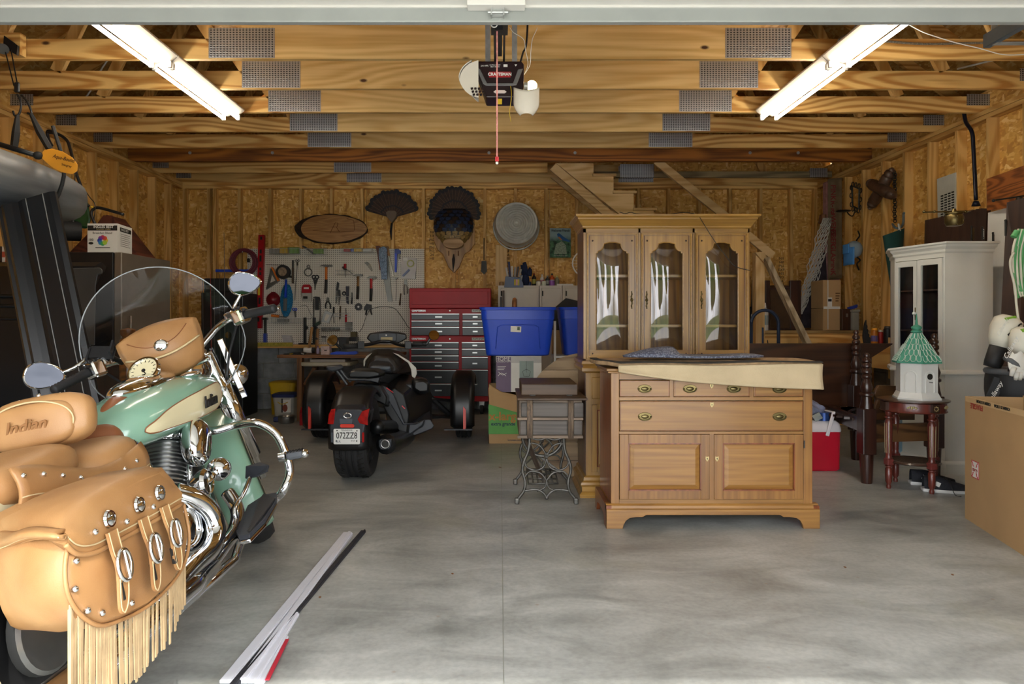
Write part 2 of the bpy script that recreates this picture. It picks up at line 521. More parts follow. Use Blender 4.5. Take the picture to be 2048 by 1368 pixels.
B().bx(-XW, XW, YB-0.002, YB+0.089, 2.962, 3.0).obj('top_plate', PINE_X, wb)
B().bx(-XW, XW, YB, YB+0.089, 2.921, 2.958).obj('top_plate', PINE_X, wb)
B().bx(-XW, XW, YB, YB+0.089, 0.815, 0.855).obj('sill_plate', PINE_X, wb)
def block_course(par, xa, xb, y0, y1, axis='X', loc=0):
 """courses of hollow block, one object each, joints recessed"""
 L, Hc = 0.406, 0.2032
 bl = B().bx(0.005, L-0.005, -0.012, 0.18, 0.005, Hc-0.005).obj('concrete_block', M_BLOCK, par, bevel=0.004, seg=1)
 first = True
 for r in range(4):
  x = xa - (L/2 if r % 2 else 0) - 0.1
  while x < xb:
   if axis == 'X': lo, ro = (x, loc, r*Hc), (0,0,0)
   else: lo, ro = (loc, x + (L if axis == 'R' else 0), r*Hc), (0, 0, pi/2 if axis == 'L' else -pi/2)
   if first: bl.location, bl.rotation_euler = lo, ro; first = False
   else: share(bl, 'concrete_block', par, lo, ro)
   x += L
block_course(wb, -4.25, 4.2, 0, 0, 'X', YB+0.012)
B().bx(-4.4, 4.4, YB+0.014, YB+0.2, 0, 0.812).obj('mortar_bed', M_MORTAR, wb)
for x, z, L in ((-2.5, 1.95, 0.5), (0.10, 2.35, 0.8), (-0.96+0.05, 2.35, 0.4), (3.76, 2.0, 0.7)):
 for k in range(int(L/0.045)):
  s = random.choice(('H8', 'NII', 'BO', '24', 'PS2', 'TR', 'EXP'))
  text(s, 0.05, frame((x, YB+0.088, z-0.05*k), (1,0,0), (0,0,1)), M_INK, wb, 'mill_stamp')
def side_wall(name, s):
 w = struct(name, label='unfinished stud wall with OSB sheathing, %s side' % ('left' if s < 0 else 'right'), cat='wall')
 X = s*XW
 y = YF
 while y < YB:
  y1 = min(y+1.22, YB+0.1)
  B().bx(min(X+s*0.09, X+s*0.105), max(X+s*0.09, X+s*0.105), y+0.002, y1-0.002, 0.85, 3.2).obj('sheathing_panel', M_OSB, w)
  y = y1
 st = None
 y = YB - 0.3
 while y > YF:
  if st is None: st = B().bx(min(0, s*0.089), max(0, s*0.089), -0.019, 0.019, 0.855, 2.92).obj('stud', PINE_Z, w, loc=(X, y, 0))
  else: share(st, 'stud', w, (X, y, 0))
  y -= 0.4064
 a, b = sorted((X, X+s*0.089))
 B().bx(a, b, YF, YB, 2.962, 3.0).obj('top_plate', PINE_Y, w)
 B().bx(a, b, YF, YB, 2.921, 2.958).obj('top_plate', PINE_Y, w)
 B().bx(a, b, YF, YB, 0.815, 0.855).obj('sill_plate', PINE_Y, w)
 block_course(w, YF, YB, 0, 0, 'L' if s < 0 else 'R', X+s*0.012)
 a, b = sorted((X+s*0.014, X+s*0.2))
 B().bx(a, b, YF, YB, 0, 0.812).obj('mortar_bed', M_MORTAR, w)
 return w
wl = side_wall('wall_left', -1)
wr = side_wall('wall_right', 1)
wf = struct('wall_front', label='front wall around the wide overhead door opening', cat='wall')
B().bx(-4.5, -2.55, YF-0.15, YF, 0, 3.1).obj('wall_pier', M_WHITE, wf)
B().bx(2.55, 4.5, YF-0.15, YF, 0, 3.1).obj('wall_pier', M_WHITE, wf)
B().bx(-2.55, 2.55, YF-0.15, YF, 2.13, 3.1).obj('door_header', M_WHITE, wf)
B().prism([(-4.7, 3.1), (4.7, 3.1), (0, 6.6)], YF-0.1, YF-0.05).obj('gable', M_WHITE, wf)
ce = struct('ceiling', label='open attic trusses of pine with steel connector plates under OSB roof', cat='ceiling')
TY = [4.74 + 0.6096*k for k in range(-7, 8)]
T = 0.038
def plate_mat():
 t = NT('toothed_steel_plate')
 w1 = t.n('TexWave', {'Vector': t.coords((1,1,1)), 'Scale': 14.0, 'Distortion': 0.0}, wave_type='BANDS', bands_direction='X')
 w2 = t.n('TexWave', {'Vector': t.coords((1,1,1)), 'Scale': 19.0, 'Distortion': 0.0}, wave_type='BANDS', bands_direction='Z')
 m = t.math('MULTIPLY', w1.outputs['Fac'], w2.outputs['Fac'])
 t.p(Base_Color=t.ramp(m, [(0.25, lin('b5b8bd')), (0.5, lin('4a4c52'))]).outputs[0], Metallic=0.75, Roughness=0.38)
 t.bump(m, 0.5, 0.004)
 return t.mat
M_PLATE = plate_mat()
cc = ec = pl = hp = None
ROOF = 0.72   # rise per run
def roof_z(x): return 3.12 + (4.62 - abs(x))*ROOF
for k, y in enumerate(TY):
 n = k - 7
 if y < YF + 0.15: continue
 if n == 5: continue          # the stained beam stands here
 stair = (n == 6)
 if not stair:
  if cc is None: cc = B().bx(-1.8, 1.8, 0, T, 3.0, 3.235).obj('bottom_chord', PINE_W, ce, loc=(0, y, 0))
  else: share(cc, 'bottom_chord', ce, (0, y, 0))
 else:
  B().bx(-1.8, X_(1095, 8.4), 0, T, 3.0, 3.14).obj('bottom_chord', PINE_X, ce, loc=(0, y, 0))
 for s in (-1, 1):
  if stair and s > 0: continue
  if ec is None: ec = B().bx(0, 2.5, 0, T, 3.0, 3.14).obj('end_chord', PINE_X, ce, loc=(1.8, y, 0))
  elif s > 0: share(ec, 'end_chord', ce, (1.8, y, 0))
  if s < 0: share(ec, 'end_chord', ce, (-4.3, y, 0))
  if pl is None: pl = B().bx(-0.23, 0.23, -0.003, 0, 3.005, 3.215).obj('connector_plate', M_PLATE, ce, loc=(1.8, y, 0))
  elif not stair or s < 0: share(pl, 'connector_plate', ce, (s*1.8 + (0 if not stair else -0.02), y, 0), scale=(1, 1, 1) if not stair else (1.0, 1, 1))
  if hp is None: hp = B().bx(-0.1, 0.1, -0.003, 0, 3.06, 3.16).obj('connector_plate', M_PLATE, ce, loc=(4.19, y, 0))
  else: share(hp, 'connector_plate', ce, (s*4.19, y, 0))
 if n >= -1:
  for s in (-1, 1):
   b = B(); q0 = Vector((s*4.62, y+0.019, 3.20)); q1 = Vector((s*0.05, y+0.019, 3.20+4.57*ROOF))
   b.bar(q0, q1, 0.038, 0.14, (0,1,0)) if False else b.bar(q0, q1, 0.14, 0.038, (0,1,0))
   b.obj('rafter', PINE_X, ce)
   B().bx(s*1.9-0.045, s*1.9+0.045, y, y+T, 3.235, roof_z(1.9)).obj('knee_stud', PINE_Z, ce)
   for xa, xb in ((2.0, 2.85), (3.5, 2.9)):
    B().bar((s*xa, y+0.019, 3.14), (s*xb, y+0.019, roof_z(xb)), 0.089, 0.038, (0,1,0)).obj('web', PINE_Z, ce)
B().bx(-4.25, 4.25, 7.77, 7.85, 3.0, 3.19).obj('stained_beam', TREATED_X, ce)
for px in (380, 545, 978, 1150, 1500, 1596):
 B().cyl((X_(px, 7.77), 7.77, 3.09), (X_(px, 7.77), 7.764, 3.09), 0.018, n=10).obj('bolt_washer', M_GALV, ce)
B().bx(X_(1190, 8.6), 4.2, 8.6, 8.64, 2.985, 3.06).obj('stairwell_board', wood('grey_board', 'a08f6a', '6d5f45', 'X', 0.7), ce)
B().bx(X_(1240, 8.59), X_(1308, 8.59), 8.59, 8.596, 2.98, 3.15).obj('connector_plate', M_PLATE, ce)
B().bx(X_(1620, 8.59), X_(1655, 8.59), 8.59, 8.596, 2.985, 3.1).obj('connector_plate', M_PLATE, ce)
B().bx(-2.1, 2.1, YF, 7.8, 3.236, 3.26).obj('attic_deck', M_OSB, ce)
B().bx(-2.1, 0.55, 7.85, 9.1, 3.236, 3.26).obj('attic_deck', M_OSB, ce)
for s in (-1, 1):
 b = B()
 b.add([(s*5.0, YF-0.6, roof_z(5.0)+0.12), (0, YF-0.6, roof_z(0)+0.12), (0, YB+0.4, roof_z(0)+0.12), (s*5.0, YB+0.4, roof_z(5.0)+0.12)], [(0,1,2,3)])
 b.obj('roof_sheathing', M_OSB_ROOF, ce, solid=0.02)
B().prism([(-4.7, 3.0), (4.7, 3.0), (0, 6.5)], YB+0.1, YB+0.15).obj('gable_sheathing', M_OSB, ce)
for s in (-1, 1):
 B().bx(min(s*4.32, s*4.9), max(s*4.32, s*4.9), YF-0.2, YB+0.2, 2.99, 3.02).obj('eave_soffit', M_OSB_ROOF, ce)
B().bx(-4.7, 4.7, YB+0.2, YB+0.25, -0.1, 3.2).obj('outer_siding', M_WHITE, wb)
for w_, s in ((wl, -1), (wr, 1)):
 B().bx(min(s*4.41, s*4.45), max(s*4.41, s*4.45), YF-0.1, YB+0.25, -0.1, 3.1).obj('outer_siding', M_WHITE, w_)
dr = struct('door_1', label='white overhead garage door raised under the ceiling', cat='door')
for k in range(4):
 y1 = 2.55 - 0.56*k
 B().bx(-2.44, 2.44, y1-0.552, y1, 2.36, 2.40).obj('door_section', M_WHITE, dr, bevel=0.004, seg=1)
B().bx(-2.44, 2.44, 2.555, 2.585, 2.30, 2.40).obj('steel_strut', M_GREYSTEEL, dr, bevel=0.004)
B().bx(-2.44, 2.44, 2.548, 2.556, 2.352, 2.362).obj('strut_lip', M_WHITE, dr)
B().bx(X_(935, 2.55), X_(1050, 2.55), 2.50, 2.552, 2.339, 2.40).obj('center_stile', M_WHITE, dr, bevel=0.003)
b = B()
for dx in (-0.035, 0.035): b.bx(-0.01+dx-0.012, -0.01+dx+0.012, 2.546, 2.549, 2.345, 2.375).cyl((-0.01+dx, 2.545, 2.355), (-0.01+dx, 2.536, 2.355), 0.008, n=6)
b.bx(-0.03, 0.012, 2.535, 2.55, 2.315, 2.378)
b.bx(-0.034, -0.030, 2.52, 2.55, 2.31, 2.35).bx(0.012, 0.016, 2.52, 2.55, 2.31, 2.35)
b.cyl((-0.045, 2.53, 2.325), (0.03, 2.53, 2.325), 0.006, n=8)
b.obj('door_bracket', M_GALV, dr)
for s in (-1, 1):
 B().bx(min(s*2.46, s*2.50), max(s*2.46, s*2.50), 0.4, 3.1, 2.40, 2.404).bx(s*2.5-0.002, s*2.5+0.002, 0.4, 3.1, 2.40, 2.47).bx(min(s*2.46, s*2.5), max(s*2.46, s*2.5), 0.4, 3.1, 2.466, 2.47).obj('door_track', M_GREYSTEEL, dr)
 if s > 0:
  B().bx(2.24, 2.27, 2.5, 3.15, 2.44, 2.444).bx(2.238, 2.242, 2.5, 3.15, 2.44, 2.50).obj('angle_brace', mat('dark_galvanised', '6f7a86', 0.45, 0.6), dr)
  B().bar((2.255, 3.10, 2.44), (2.49, 3.10, 2.44), 0.03, 0.004).bar((2.255, 3.1, 2.44), (2.255, 3.1, 3.0), 0.03, 0.004, (0,1,0)).obj('track_hanger', M_GALV, dr)
# ------------------------------------------------------------------ strip lights under the trusses
M_TUBE = lamp_mat('fluorescent_tube', 'fff4e2', TUBE_STRENGTH)  # fittings hang unlit; this glow is added as fill for the back wall
M_FIX = mat('white_light_fixture', 'cfc6b8', 0.4, var=0.03)
def strip_light(x, y0, label):
 t = thing('strip_light', label, 'ceiling light', (x, y0+0.605, 3.0), group='fluorescent strip lights')
 L = 0.605
 B().prism([(-0.11,-0.012),(-0.055,-0.06),(-0.03,-0.06),(0,-0.045),(0.03,-0.06),(0.055,-0.06),(0.11,-0.012),(0.11,0),(-0.11,0)], -L, L).obj('housing', M_FIX, t)
 for s in (-1, 1):
  B().cyl((s*0.062, -L+0.03, -0.083), (s*0.062, L-0.03, -0.083), 0.013, n=10).obj('tube', M_TUBE, t, smooth=40)
  for e in (-1, 1):
   B().box((s*0.062, e*(L-0.018), -0.075), (0.034, 0.022, 0.05)).obj('socket', M_WHITE, t, bevel=0.008)
 return t
strip_light(-2.32, 3.45, 'white twin-tube strip light over the motorcycle, nearer of its pair')
strip_light(-2.32, 4.67, 'white twin-tube strip light above the motorcycle, farther of its pair')
strip_light(2.32, 3.45, 'white twin-tube strip light near the grey door track')
strip_light(2.32, 4.67, 'white twin-tube strip light above the wooden cabinets, farther of its pair')
# ------------------------------------------------------------------ garage door opener
yo = 3.15
op = thing('door_opener', 'black and white garage door opener with open light lens and glowing bulb', 'door opener', (X_(998, yo), yo, Z_(195, yo)))
def oz(py): return Z_(py, yo)
def ox(px): return X_(px, yo)
M_OPB = mat('opener_black', '221013', 0.35, var=0.15)
M_LENS = mat('frosted_lens', 'd9d0c2', 0.5, var=0.04)
b = B()
b.prism([(ox(953),oz(122)),(ox(1043),oz(122)),(ox(1048),oz(128)),(ox(1048),oz(185)),(ox(1028),oz(195)),(ox(972),oz(195)),(ox(953),oz(140))], yo, yo+0.13)
b.obj('motor_housing', M_OPB, op, bevel=0.006, w=True)
B().prism([(ox(953),oz(137)),(ox(960),oz(139)),(ox(974),oz(167)),(ox(1026),oz(167)),(ox(1036),oz(140)),(ox(1046),oz(138)),(ox(1033),oz(171)),(ox(1024),oz(172)),(ox(972),oz(172)),(ox(966),oz(168))], yo-0.008, yo).obj('front_trim', mat('opener_grey', '6c6a6a', 0.35, 0.3), op, bevel=0.002, w=True)
def lens(fn, nm): B().surf(fn, 14, 10).obj(nm, M_LENS, op, smooth=True, solid=0.004, w=True)
lens(lambda u, v: Vector((ox(955)-0.085*math.sin(pi*(0.04+0.92*v))**0.55*math.sin(pi*(0.5*u+0.5)) if u < 1 else ox(955), yo-0.01+0.13*u, oz(122)-(oz(122)-oz(196))*v + 0.02*v)), 'left_lens')
b = B()
for i in range(3):
 for j in range(4):
  b.box((ox(944+7*j+i*2), yo-0.012, oz(179+6*i)), (0.011, 0.004, 0.010), (0, -0.25, 0))
b.obj('lens_vents', M_OPB, op, w=True)
B().surf(lambda u, v: Vector((ox(957)-0.086*math.sin(pi*v)**0.55*(1-u), yo-0.011, oz(122)-(oz(122)-oz(197))*v)), 6, 12).obj('left_lens_face', M_LENS, op, w=True, smooth=True)
def rl(u, v):
 a = (u-0.5)*2.0
 w_ = 0.060*(1 - max(0, v-0.55)**2*2.6)
 return Vector((ox(1052)+w_*math.sin(a*1.3), yo-0.03-0.05*math.cos(a*1.3), oz(185) - (oz(185)-oz(237))*v - 0.016*math.cos(a*2.2)*(1-v)))
lens(rl, 'open_lens')
B().cyl((ox(1048), yo+0.03, oz(168)), (ox(1056), yo+0.03, oz(168)), 0.018, n=12).obj('bulb_socket', M_GALV, op, w=True, smooth=40)
B().sph((ox(1064), yo+0.03, oz(167)), (0.026, 0.024, 0.024)).obj('light_bulb', lamp_mat('lit_bulb', 'ffdf9e', 14.0), op, w=True, smooth=True)
B().bx(ox(978), ox(1021), yo-0.004, yo, oz(155), oz(144)).obj('brand_badge', mat('badge_red', 'a02028', 0.4), op, w=True)
text('CRAFTSMAN', 0.019, facing(ox(999.5), yo-0.0055, oz(149.5)), M_PAPER, op, 'brand_lettering', w=True, bold=0.0006)
text('3/4 HPS', 0.011, facing(ox(969), yo-0.001, oz(132)), M_PAPER, op, 'lettering', w=True)
text('ULTRA-QUIET\nBELT DRIVE', 0.008, facing(ox(990), yo-0.001, oz(132)), M_PAPER, op, 'lettering', w=True)
B().bx(ox(1007), ox(1015), yo-0.002, yo, oz(134), oz(129)).obj('printed_mark', M_PAPER, op, w=True)
B().prism([(ox(1029),oz(129)),(ox(1034),oz(129)),(ox(1031.5),oz(133))], yo-0.002, yo).obj('printed_mark', M_PAPER, op, w=True)
B().prism([(ox(987),oz(184)),(ox(991),oz(181)),(ox(1009),oz(181)),(ox(1013),oz(184)),(ox(1009),oz(187)),(ox(991),oz(187))], yo-0.004, yo).obj('badge', mat('pale_badge', 'cdbcb8', 0.4), op, w=True)
zr = oz(118)
b = B()
b.bx(ox(988), ox(993), 2.5, yo+0.2, zr+0.005, zr+0.035).bx(ox(1006), ox(1010), 2.5, yo+0.2, zr+0.005, zr+0.035)
b.obj('rail', M_BLACK, op, w=True)
B().bx(ox(996), ox(1004), 2.56, yo, zr+0.012, zr+0.03).obj('belt', M_BLACKM, op, w=True)
B().bx(ox(984), ox(1014), 2.70, 2.86, zr-0.012, zr+0.012).box((ox(998), 2.72, zr-0.03), (0.03, 0.03, 0.05)).obj('trolley', M_BLACK, op, w=True)
B().ring((ox(990), 2.7, zr-0.035), 0.012, 0.0025, 14, 6, Matrix.Rotation(pi/2, 4, 'X')).obj('release_ring', M_PAPER, op, w=True)
B().bar((ox(998), 2.78, zr-0.02), (-0.009, 2.535, 2.325), 0.022, 0.005).obj('door_arm', M_IRON, op, w=True)
for px in (975, 1030):
 B().bar((ox(px), yo+0.1, oz(124)), (ox(px), yo+0.1, 3.0), 0.025, 0.003, (0,1,0)).bar((ox(px), yo+0.1, 3.0), (ox(px), 3.51, 3.0), 0.025, 0.003).obj('hanger_strap', M_GALV, op, w=True)
B().tube(bez([(ox(1038), yo+0.1, oz(122)), (ox(1047), yo+0.1, oz(90)), (ox(1056), yo+0.1, oz(52)), (ox(1060), yo+0.15, 2.99)], 6), 0.005, 6).obj('power_cord', M_BLACK, op, w=True)
for pts in ([(1045,145),(1050,138),(1057,118),(1052,90),(1048,68),(1028,54),(1020,44)], [(1049,140),(1061,120),(1063,90),(1066,68),(1073,52),(1076,44)]):
 B().tube(bez([(ox(a), yo+0.06, oz(c)) for a, c in pts], 5), 0.0016, 5).obj('bell_wire', M_PAPER, op, w=True)
B().tube(bez([(ox(1021), yo-0.004, oz(173)), (ox(1023), yo-0.01, oz(192)), (ox(1019), yo-0.01, oz(225)), (ox(1022), yo-0.01, oz(245))], 5), 0.0016, 5).obj('antenna_wire', M_YEL, op, w=True)
B().bx(ox(994), ox(1004), yo+0.01, yo+0.012, oz(207), oz(196)).obj('warning_tag', M_YEL, op, w=True)
yc = 2.72
cd = thing('release_cord', 'red and white emergency release cord hanging from the opener rail', 'cord', P(994, 325, yc))
B().cyl(P(994, 52, yc), P(994, 318, yc), 0.0028, n=6).obj('cord', mat('red_white_cord', 'd58a85', 0.7, var=0.3, nscale=60), cd, w=True)
B().cyl(P(994, 314, yc), P(994, 323, yc), 0.0075, n=8).obj('red_handle', M_REDP, cd, w=True)
B().sph(P(994, 326, yc), 0.006, 8, 6).obj('knot', M_PAPER, cd, w=True)
y = 4.73
cn = B().tube(bez([P(1714, 50, y-0.1), P(1700, 66, y-0.05), P(1678, 80, y-0.03), P(1690, 82, y-0.02), P(1770, 83, y-0.02), P(1850, 88, y-0.02), P(1950, 86, y-0.02), P(2060, 85, y-0.02)], 8), 0.008, 8).obj('flexible_conduit', mat('ribbed_conduit', '9a9a92', 0.4, 0.7, var=0.4, nscale=90))
tag(cn, 'ribbed steel conduit stapled along the front truss by the right strip light', 'conduit')
wv = B().tube(bez([P(1815, 48, 4.2), P(1850, 66, 4.2), P(1910, 85, 4.2), P(1960, 97, 4.2), P(2005, 109, 4.2), P(2048, 109, 4.2), P(2100, 105, 4.2)], 6), 0.003, 5).obj('white_wire', M_PAPER)
tag(wv, 'thin white wire sagging across the ceiling near the door track', 'wire')
wv = B().tube(bez([P(268, 48, 6.2), P(205, 135, 6.2), P(180, 183, 6.2), P(150, 225, 6.2)], 3), 0.008, 6).obj('conduit_rod', M_GALV)
tag(wv, 'thin metal rod slanting between trusses above the left wall', 'rod')
wv = B().tube([P(1915, 138, 5.6), P(2000, 117, 5.2)], 0.008, 6).obj('conduit_rod', M_GALV)
tag(wv, 'ribbed rod slanting between trusses at the right wall', 'rod')
# ------------------------------------------------------------------ sideboard in front
CH_X = wood('cherry_along_x', 'a0743a', '704a22', 'X', 0.38, ring=0.14, coat=0.25, bump=0.05)
CH_Z = wood('cherry_along_z', '986c36', '68421e', 'Z', 0.38, ring=0.14, coat=0.25, bump=0.05)
CH_Y = wood('cherry_side', '8a4a25', '5a2a14', 'Z', 0.3, ring=0.3, coat=0.4, bump=0.04)
M_GAP = mat('shadow_gap', '2a180c', 0.8)
def raised_panel(par, x0, x1, z0, z1, y, m, mx=None, depth=0.014, rail=0.05, name='panel'):
 """door leaf with a fielded centre panel; returns the leaf"""
 d = B().bx(x0, x0+rail, y, y+0.02, z0, z1).bx(x1-rail, x1, y, y+0.02, z0, z1)
 d.bx(x0+rail, x1-rail, y, y+0.02, z0, z0+rail).bx(x0+rail, x1-rail, y, y+0.02, z1-rail, z1)
 leaf = d.obj('door', m, par, w=True, bevel=0.002)
 a, b_, c, e = x0+rail+0.002, x1-rail-0.002, z0+rail+0.002, z1-rail-0.002
 k = min(0.03, (b_-a)*0.25)
 p = B()
 p.add([(a,y+depth,c),(b_,y+depth,c),(b_,y+depth,e),(a,y+depth,e),(a+k,y+0.002,c+k),(b_-k,y+0.002,c+k),(b_-k,y+0.002,e-k),(a+k,y+0.002,e-k)],
          [(0,1,5,4),(1,2,6,5),(2,3,7,6),(3,0,4,7),(4,5,6,7)])
 p.obj(name, mx or m, leaf, w=True)
 B().bx(a-0.004,b_+0.004,y-0.001,y+0.012,e-0.004,e+0.004).bx(a-0.004,b_+0.004,y-0.001,y+0.012,c-0.004,c+0.004).bx(a-0.004,a+0.003,y-0.001,y+0.012,c,e).bx(b_-0.003,b_+0.004,y-0.001,y+0.012,c,e).obj('moulding', CH_Y, leaf, w=True)
 return leaf
def oval_pull(par, x, y, z, rw=0.04, rh=0.024):
 h = B().prism(circ(x, z, rw, 24, ry=rh), y-0.004, y).obj('pull', M_BRASS, par, w=True, smooth=40, bevel=0.0015)
 B().sph((x, y-0.004, z), (rw*0.55, 0.006, rh*0.5), 16, 8).obj('boss', M_BRASS, h, w=True, smooth=True)
 B().tube([(x+rw*0.85*math.cos(a), y-0.010-0.004*math.sin(-a), z+rh*0.8*math.sin(a)) for a in [-pi*k/14 for k in range(15)]], 0.0028, 6).obj('bail', M_BRASS, h, w=True, smooth=True)
 for s in (-1, 1): B().sph((x+s*rw*0.85, y-0.007, z), 0.005, 8, 6).obj('post', M_BRASS, h, w=True, smooth=True)
 return h
def keyhole(par, x, y, z):
 k = B().prism([(x-0.009,z+0.014),(x,z+0.011),(x+0.009,z+0.014),(x+0.009,z-0.002),(x,z-0.015),(x-0.009,z-0.002)], y-0.002, y).obj('escutcheon', mat('pale_brass', 'b9a878', 0.35, 0.8), par, w=True)
 B().prism(circ(x, z+0.004, 0.003, 8), y-0.003, y-0.0015).bx(x-0.0013, x+0.0013, y-0.003, y-0.0015, z-0.007, z+0.003).obj('key_slot', M_INK, k, w=True)
Y0 = 3.87
fx = lambda p: X_(p, Y0); fz = lambda p: Z_(p, Y0)
xl, xr, yb = 0.632, 1.778, 4.30
sb = thing('sideboard', 'cherry wood sideboard with brass pulls standing on bracket feet in front', 'sideboard', (1.2, 4.08, 0))
B().bx(xl, xl+0.02, Y0+0.02, yb, 0.135, 0.89).obj('side_panel', CH_Y, sb, w=True)
B().bx(xr-0.02, xr, Y0+0.02, yb, 0.135, 0.89).obj('side_panel', CH_Y, sb, w=True)
B().bx(xl+0.02, xr-0.02, Y0+0.022, yb, 0.135, 0.89).obj('carcass', M_GAP, sb, w=True)
for a, c in ((xl, fx(1238.6)-0.001), (fx(1607)+0.001, xr)):
 B().bx(a, c, Y0, Y0+0.03, 0.135, 0.89).obj('stile', CH_Z, sb, w=True, bevel=0.002)
xa, xb = fx(1238.6), fx(1607)
for z0, z1 in ((fz(801), fz(794.5)), (fz(868), fz(863)), (0.135, fz(999)), (fz(759), 0.89)):
 B().bx(xa, xb, Y0+0.002, Y0+0.03, z0, z1).obj('rail', CH_X, sb, w=True)
for px in (1343.5, 1503.5):
 B().bx(fx(px)-0.011, fx(px)+0.011, Y0+0.002, Y0+0.03, fz(794.5), fz(759)).obj('divider', CH_Z, sb, w=True)
B().bx(fx(1423.8)-0.012, fx(1423.8)+0.012, Y0+0.002, Y0+0.03, fz(999), fz(868)).obj('divider', CH_Z, sb, w=True)
def drawer(par, x0, x1, z0, z1, y, pulls, key=None, m=CH_X):
 d = B().bx(x0+0.002, x1-0.002, y, y+0.02, z0+0.002, z1-0.002).obj('drawer', m, par, w=True, bevel=0.003)
 B().bx(x0+0.006,x1-0.006,y-0.0012,y,z1-0.008,z1-0.005).bx(x0+0.006,x1-0.006,y-0.0012,y,z0+0.005,z0+0.008).bx(x0+0.006,x0+0.009,y-0.0012,y,z0+0.006,z1-0.006).bx(x1-0.009,x1-0.006,y-0.0012,y,z0+0.006,z1-0.006).obj('cock_bead', CH_Y, d, w=True)
 for px, pz in pulls: oval_pull(d, px, y, pz)
 if key: keyhole(d, key[0], y, key[1])
 return d
yd = Y0-0.003
drawer(sb, xa, fx(1340), fz(794), fz(760), yd, [(fx(1289), fz(777.4))])
drawer(sb, fx(1347), fx(1500), fz(794), fz(760), yd, [(fx(1379.5), fz(777.4)), (fx(1467), fz(777.4))], (fx(1423), fz(771.5)))
drawer(sb, fx(1507), xb, fz(794), fz(760), yd, [(fx(1558), fz(778))])
drawer(sb, xa, xb, fz(862.5), fz(801.5), yd, [(fx(1289.5), fz(833)), (fx(1558.5), fz(833))], (fx(1423.4), fz(809.5)))
for x0, x1, kx in ((xa, fx(1420), fx(1414)), (fx(1427.6), xb, fx(1433.6))):
 d = raised_panel(sb, x0+0.002, x1-0.002, fz(998.5), fz(869), yd, CH_Z, CH_X)
 keyhole(d, kx, yd, fz(917.5))
b = B().cyl((xb+0.003, Y0-0.004, fz(881)), (xb+0.003, Y0-0.004, fz(896)), 0.004, n=8)
b.obj('hinge', M_IRON, sb, w=True)
B().prism([(-0.028,0.098),(-0.028,0.108),(-0.018,0.112),(-0.012,0.126),(0,0.135),(0.03,0.135),(0.03,0.098)], xl-0.03, xr+0.03, 'YZ').obj('base_moulding', CH_X, sb, loc=(-1.2, Y0-4.08, 0))
for x0 in (xl-0.03, xr):
 B().bx(x0, x0+0.03, Y0-0.02, yb, 0.098, 0.128).obj('side_moulding', CH_Y, sb, w=True)
pf = [(xl-0.03, 0.0), (xl+0.062, 0.0), (xl+0.066, 0.02), (xl+0.08, 0.045), (xl+0.10, 0.06), (xl+0.14, 0.066), (xl+0.175, 0.066), (xl+0.195, 0.078)]
pm = [(xl+xr-x, z) for x, z in reversed(pf)]
B().prism(pf + pm + [(xr+0.03, 0.098), (xl-0.03, 0.098)], Y0-0.028, Y0-0.004).obj('bracket_foot', CH_X, sb, w=True, bevel=0.002)
for x0 in (xl-0.03, xr+0.008):
 B().prism([(Y0-0.026, 0), (Y0+0.06, 0), (Y0+0.08, 0.05), (Y0+0.16, 0.066), (yb-0.16, 0.066), (yb-0.08, 0.05), (yb-0.06, 0), (yb, 0), (yb, 0.098), (Y0-0.026, 0.098)], x0, x0+0.022, 'YZ').obj('side_bracket', CH_Y, sb, w=True)
B().bx(xl-0.03, xr+0.03, Y0-0.03, yb, 0.89, 0.905).bx(xl-0.02, xr+0.02, Y0-0.018, yb, 0.878, 0.89).obj('top', CH_X, sb, w=True, bevel=0.004)
rg = thing('folded_rug', 'folded brown rug with black border and cream backing draped over the sideboard', 'rug', (1.2, 4.05, 0.906))
M_BACKING = mat('cream_rug_backing', 'b9a787', 0.95, var=0.1, nscale=5, bump=0.4)
M_RUG = mat('brown_braided_rug', 'a98b67', 0.95, var=0.3, nscale=26, bump=0.8)
top = [(fx(1232), 0.908), (fx(1644), 0.932)]
yf = 3.80
def flap(u, v):
 x = X_(1237 + (1646-1237)*u, yf)
 zt = 0.925 + 0.008*u + 0.003*math.sin(u*9)
 low = Z_(749 + 30*u + 5*math.sin(u*pi) - (6*(1-u)**6), yf)
 return Vector((x, yf + 0.012*math.sin(v*pi) - 0.01*v + 0.004*math.sin(u*14), zt + (low-zt)*v))
B().surf(flap, 40, 8).obj('cream_flap', M_BACKING, rg, w=True, smooth=True, solid=0.012)
def rtop(u, v):
 y = yf + 0.01 + (4.27-yf)*v
 xl_ = fx(1237) - 0.11*min(1, v*3.0) ; xr_ = X_(1646, yf) - 0.12*max(0, v-0.15)
 return Vector((xl_ + (xr_-xl_)*u, y, 0.925 + 0.008*u + 0.012*math.sin(pi*v)*0.6 + 0.003*math.sin(u*11+v*7)))
B().surf(rtop, 40, 12).obj('pile_face', M_RUG, rg, w=True, smooth=True, solid=0.022)
def band(u, v):
 p = rtop(u, v*0.09); p.z += 0.014; p.y -= 0.012; return p
B().surf(band, 40, 2).obj('black_border', mat('black_rug_border', '2a2723', 0.95, var=0.3, nscale=40), rg, w=True, smooth=True, solid=0.006)
def lband(u, v):
 p = rtop(u*0.035, v); p.z += 0.013; return p
B().surf(lband, 2, 14).obj('black_end_border', mat('black_rug_border', '2a2723', 0.95), rg, w=True, smooth=True, solid=0.006)
def mat_b(u, v):
 a = 2*pi*u
 r = v
 x = X_(1388, 4.0) + 0.415*r*math.cos(a); y = 4.02 + 0.13*r*math.sin(a)
 z = 0.966 + 0.022*(1-r**4)*(0.5+0.5*math.sin(x*9)) + (0.03 if x < 1.02 else 0.0)*(1-r)*2
 return Vector((x, y, z))
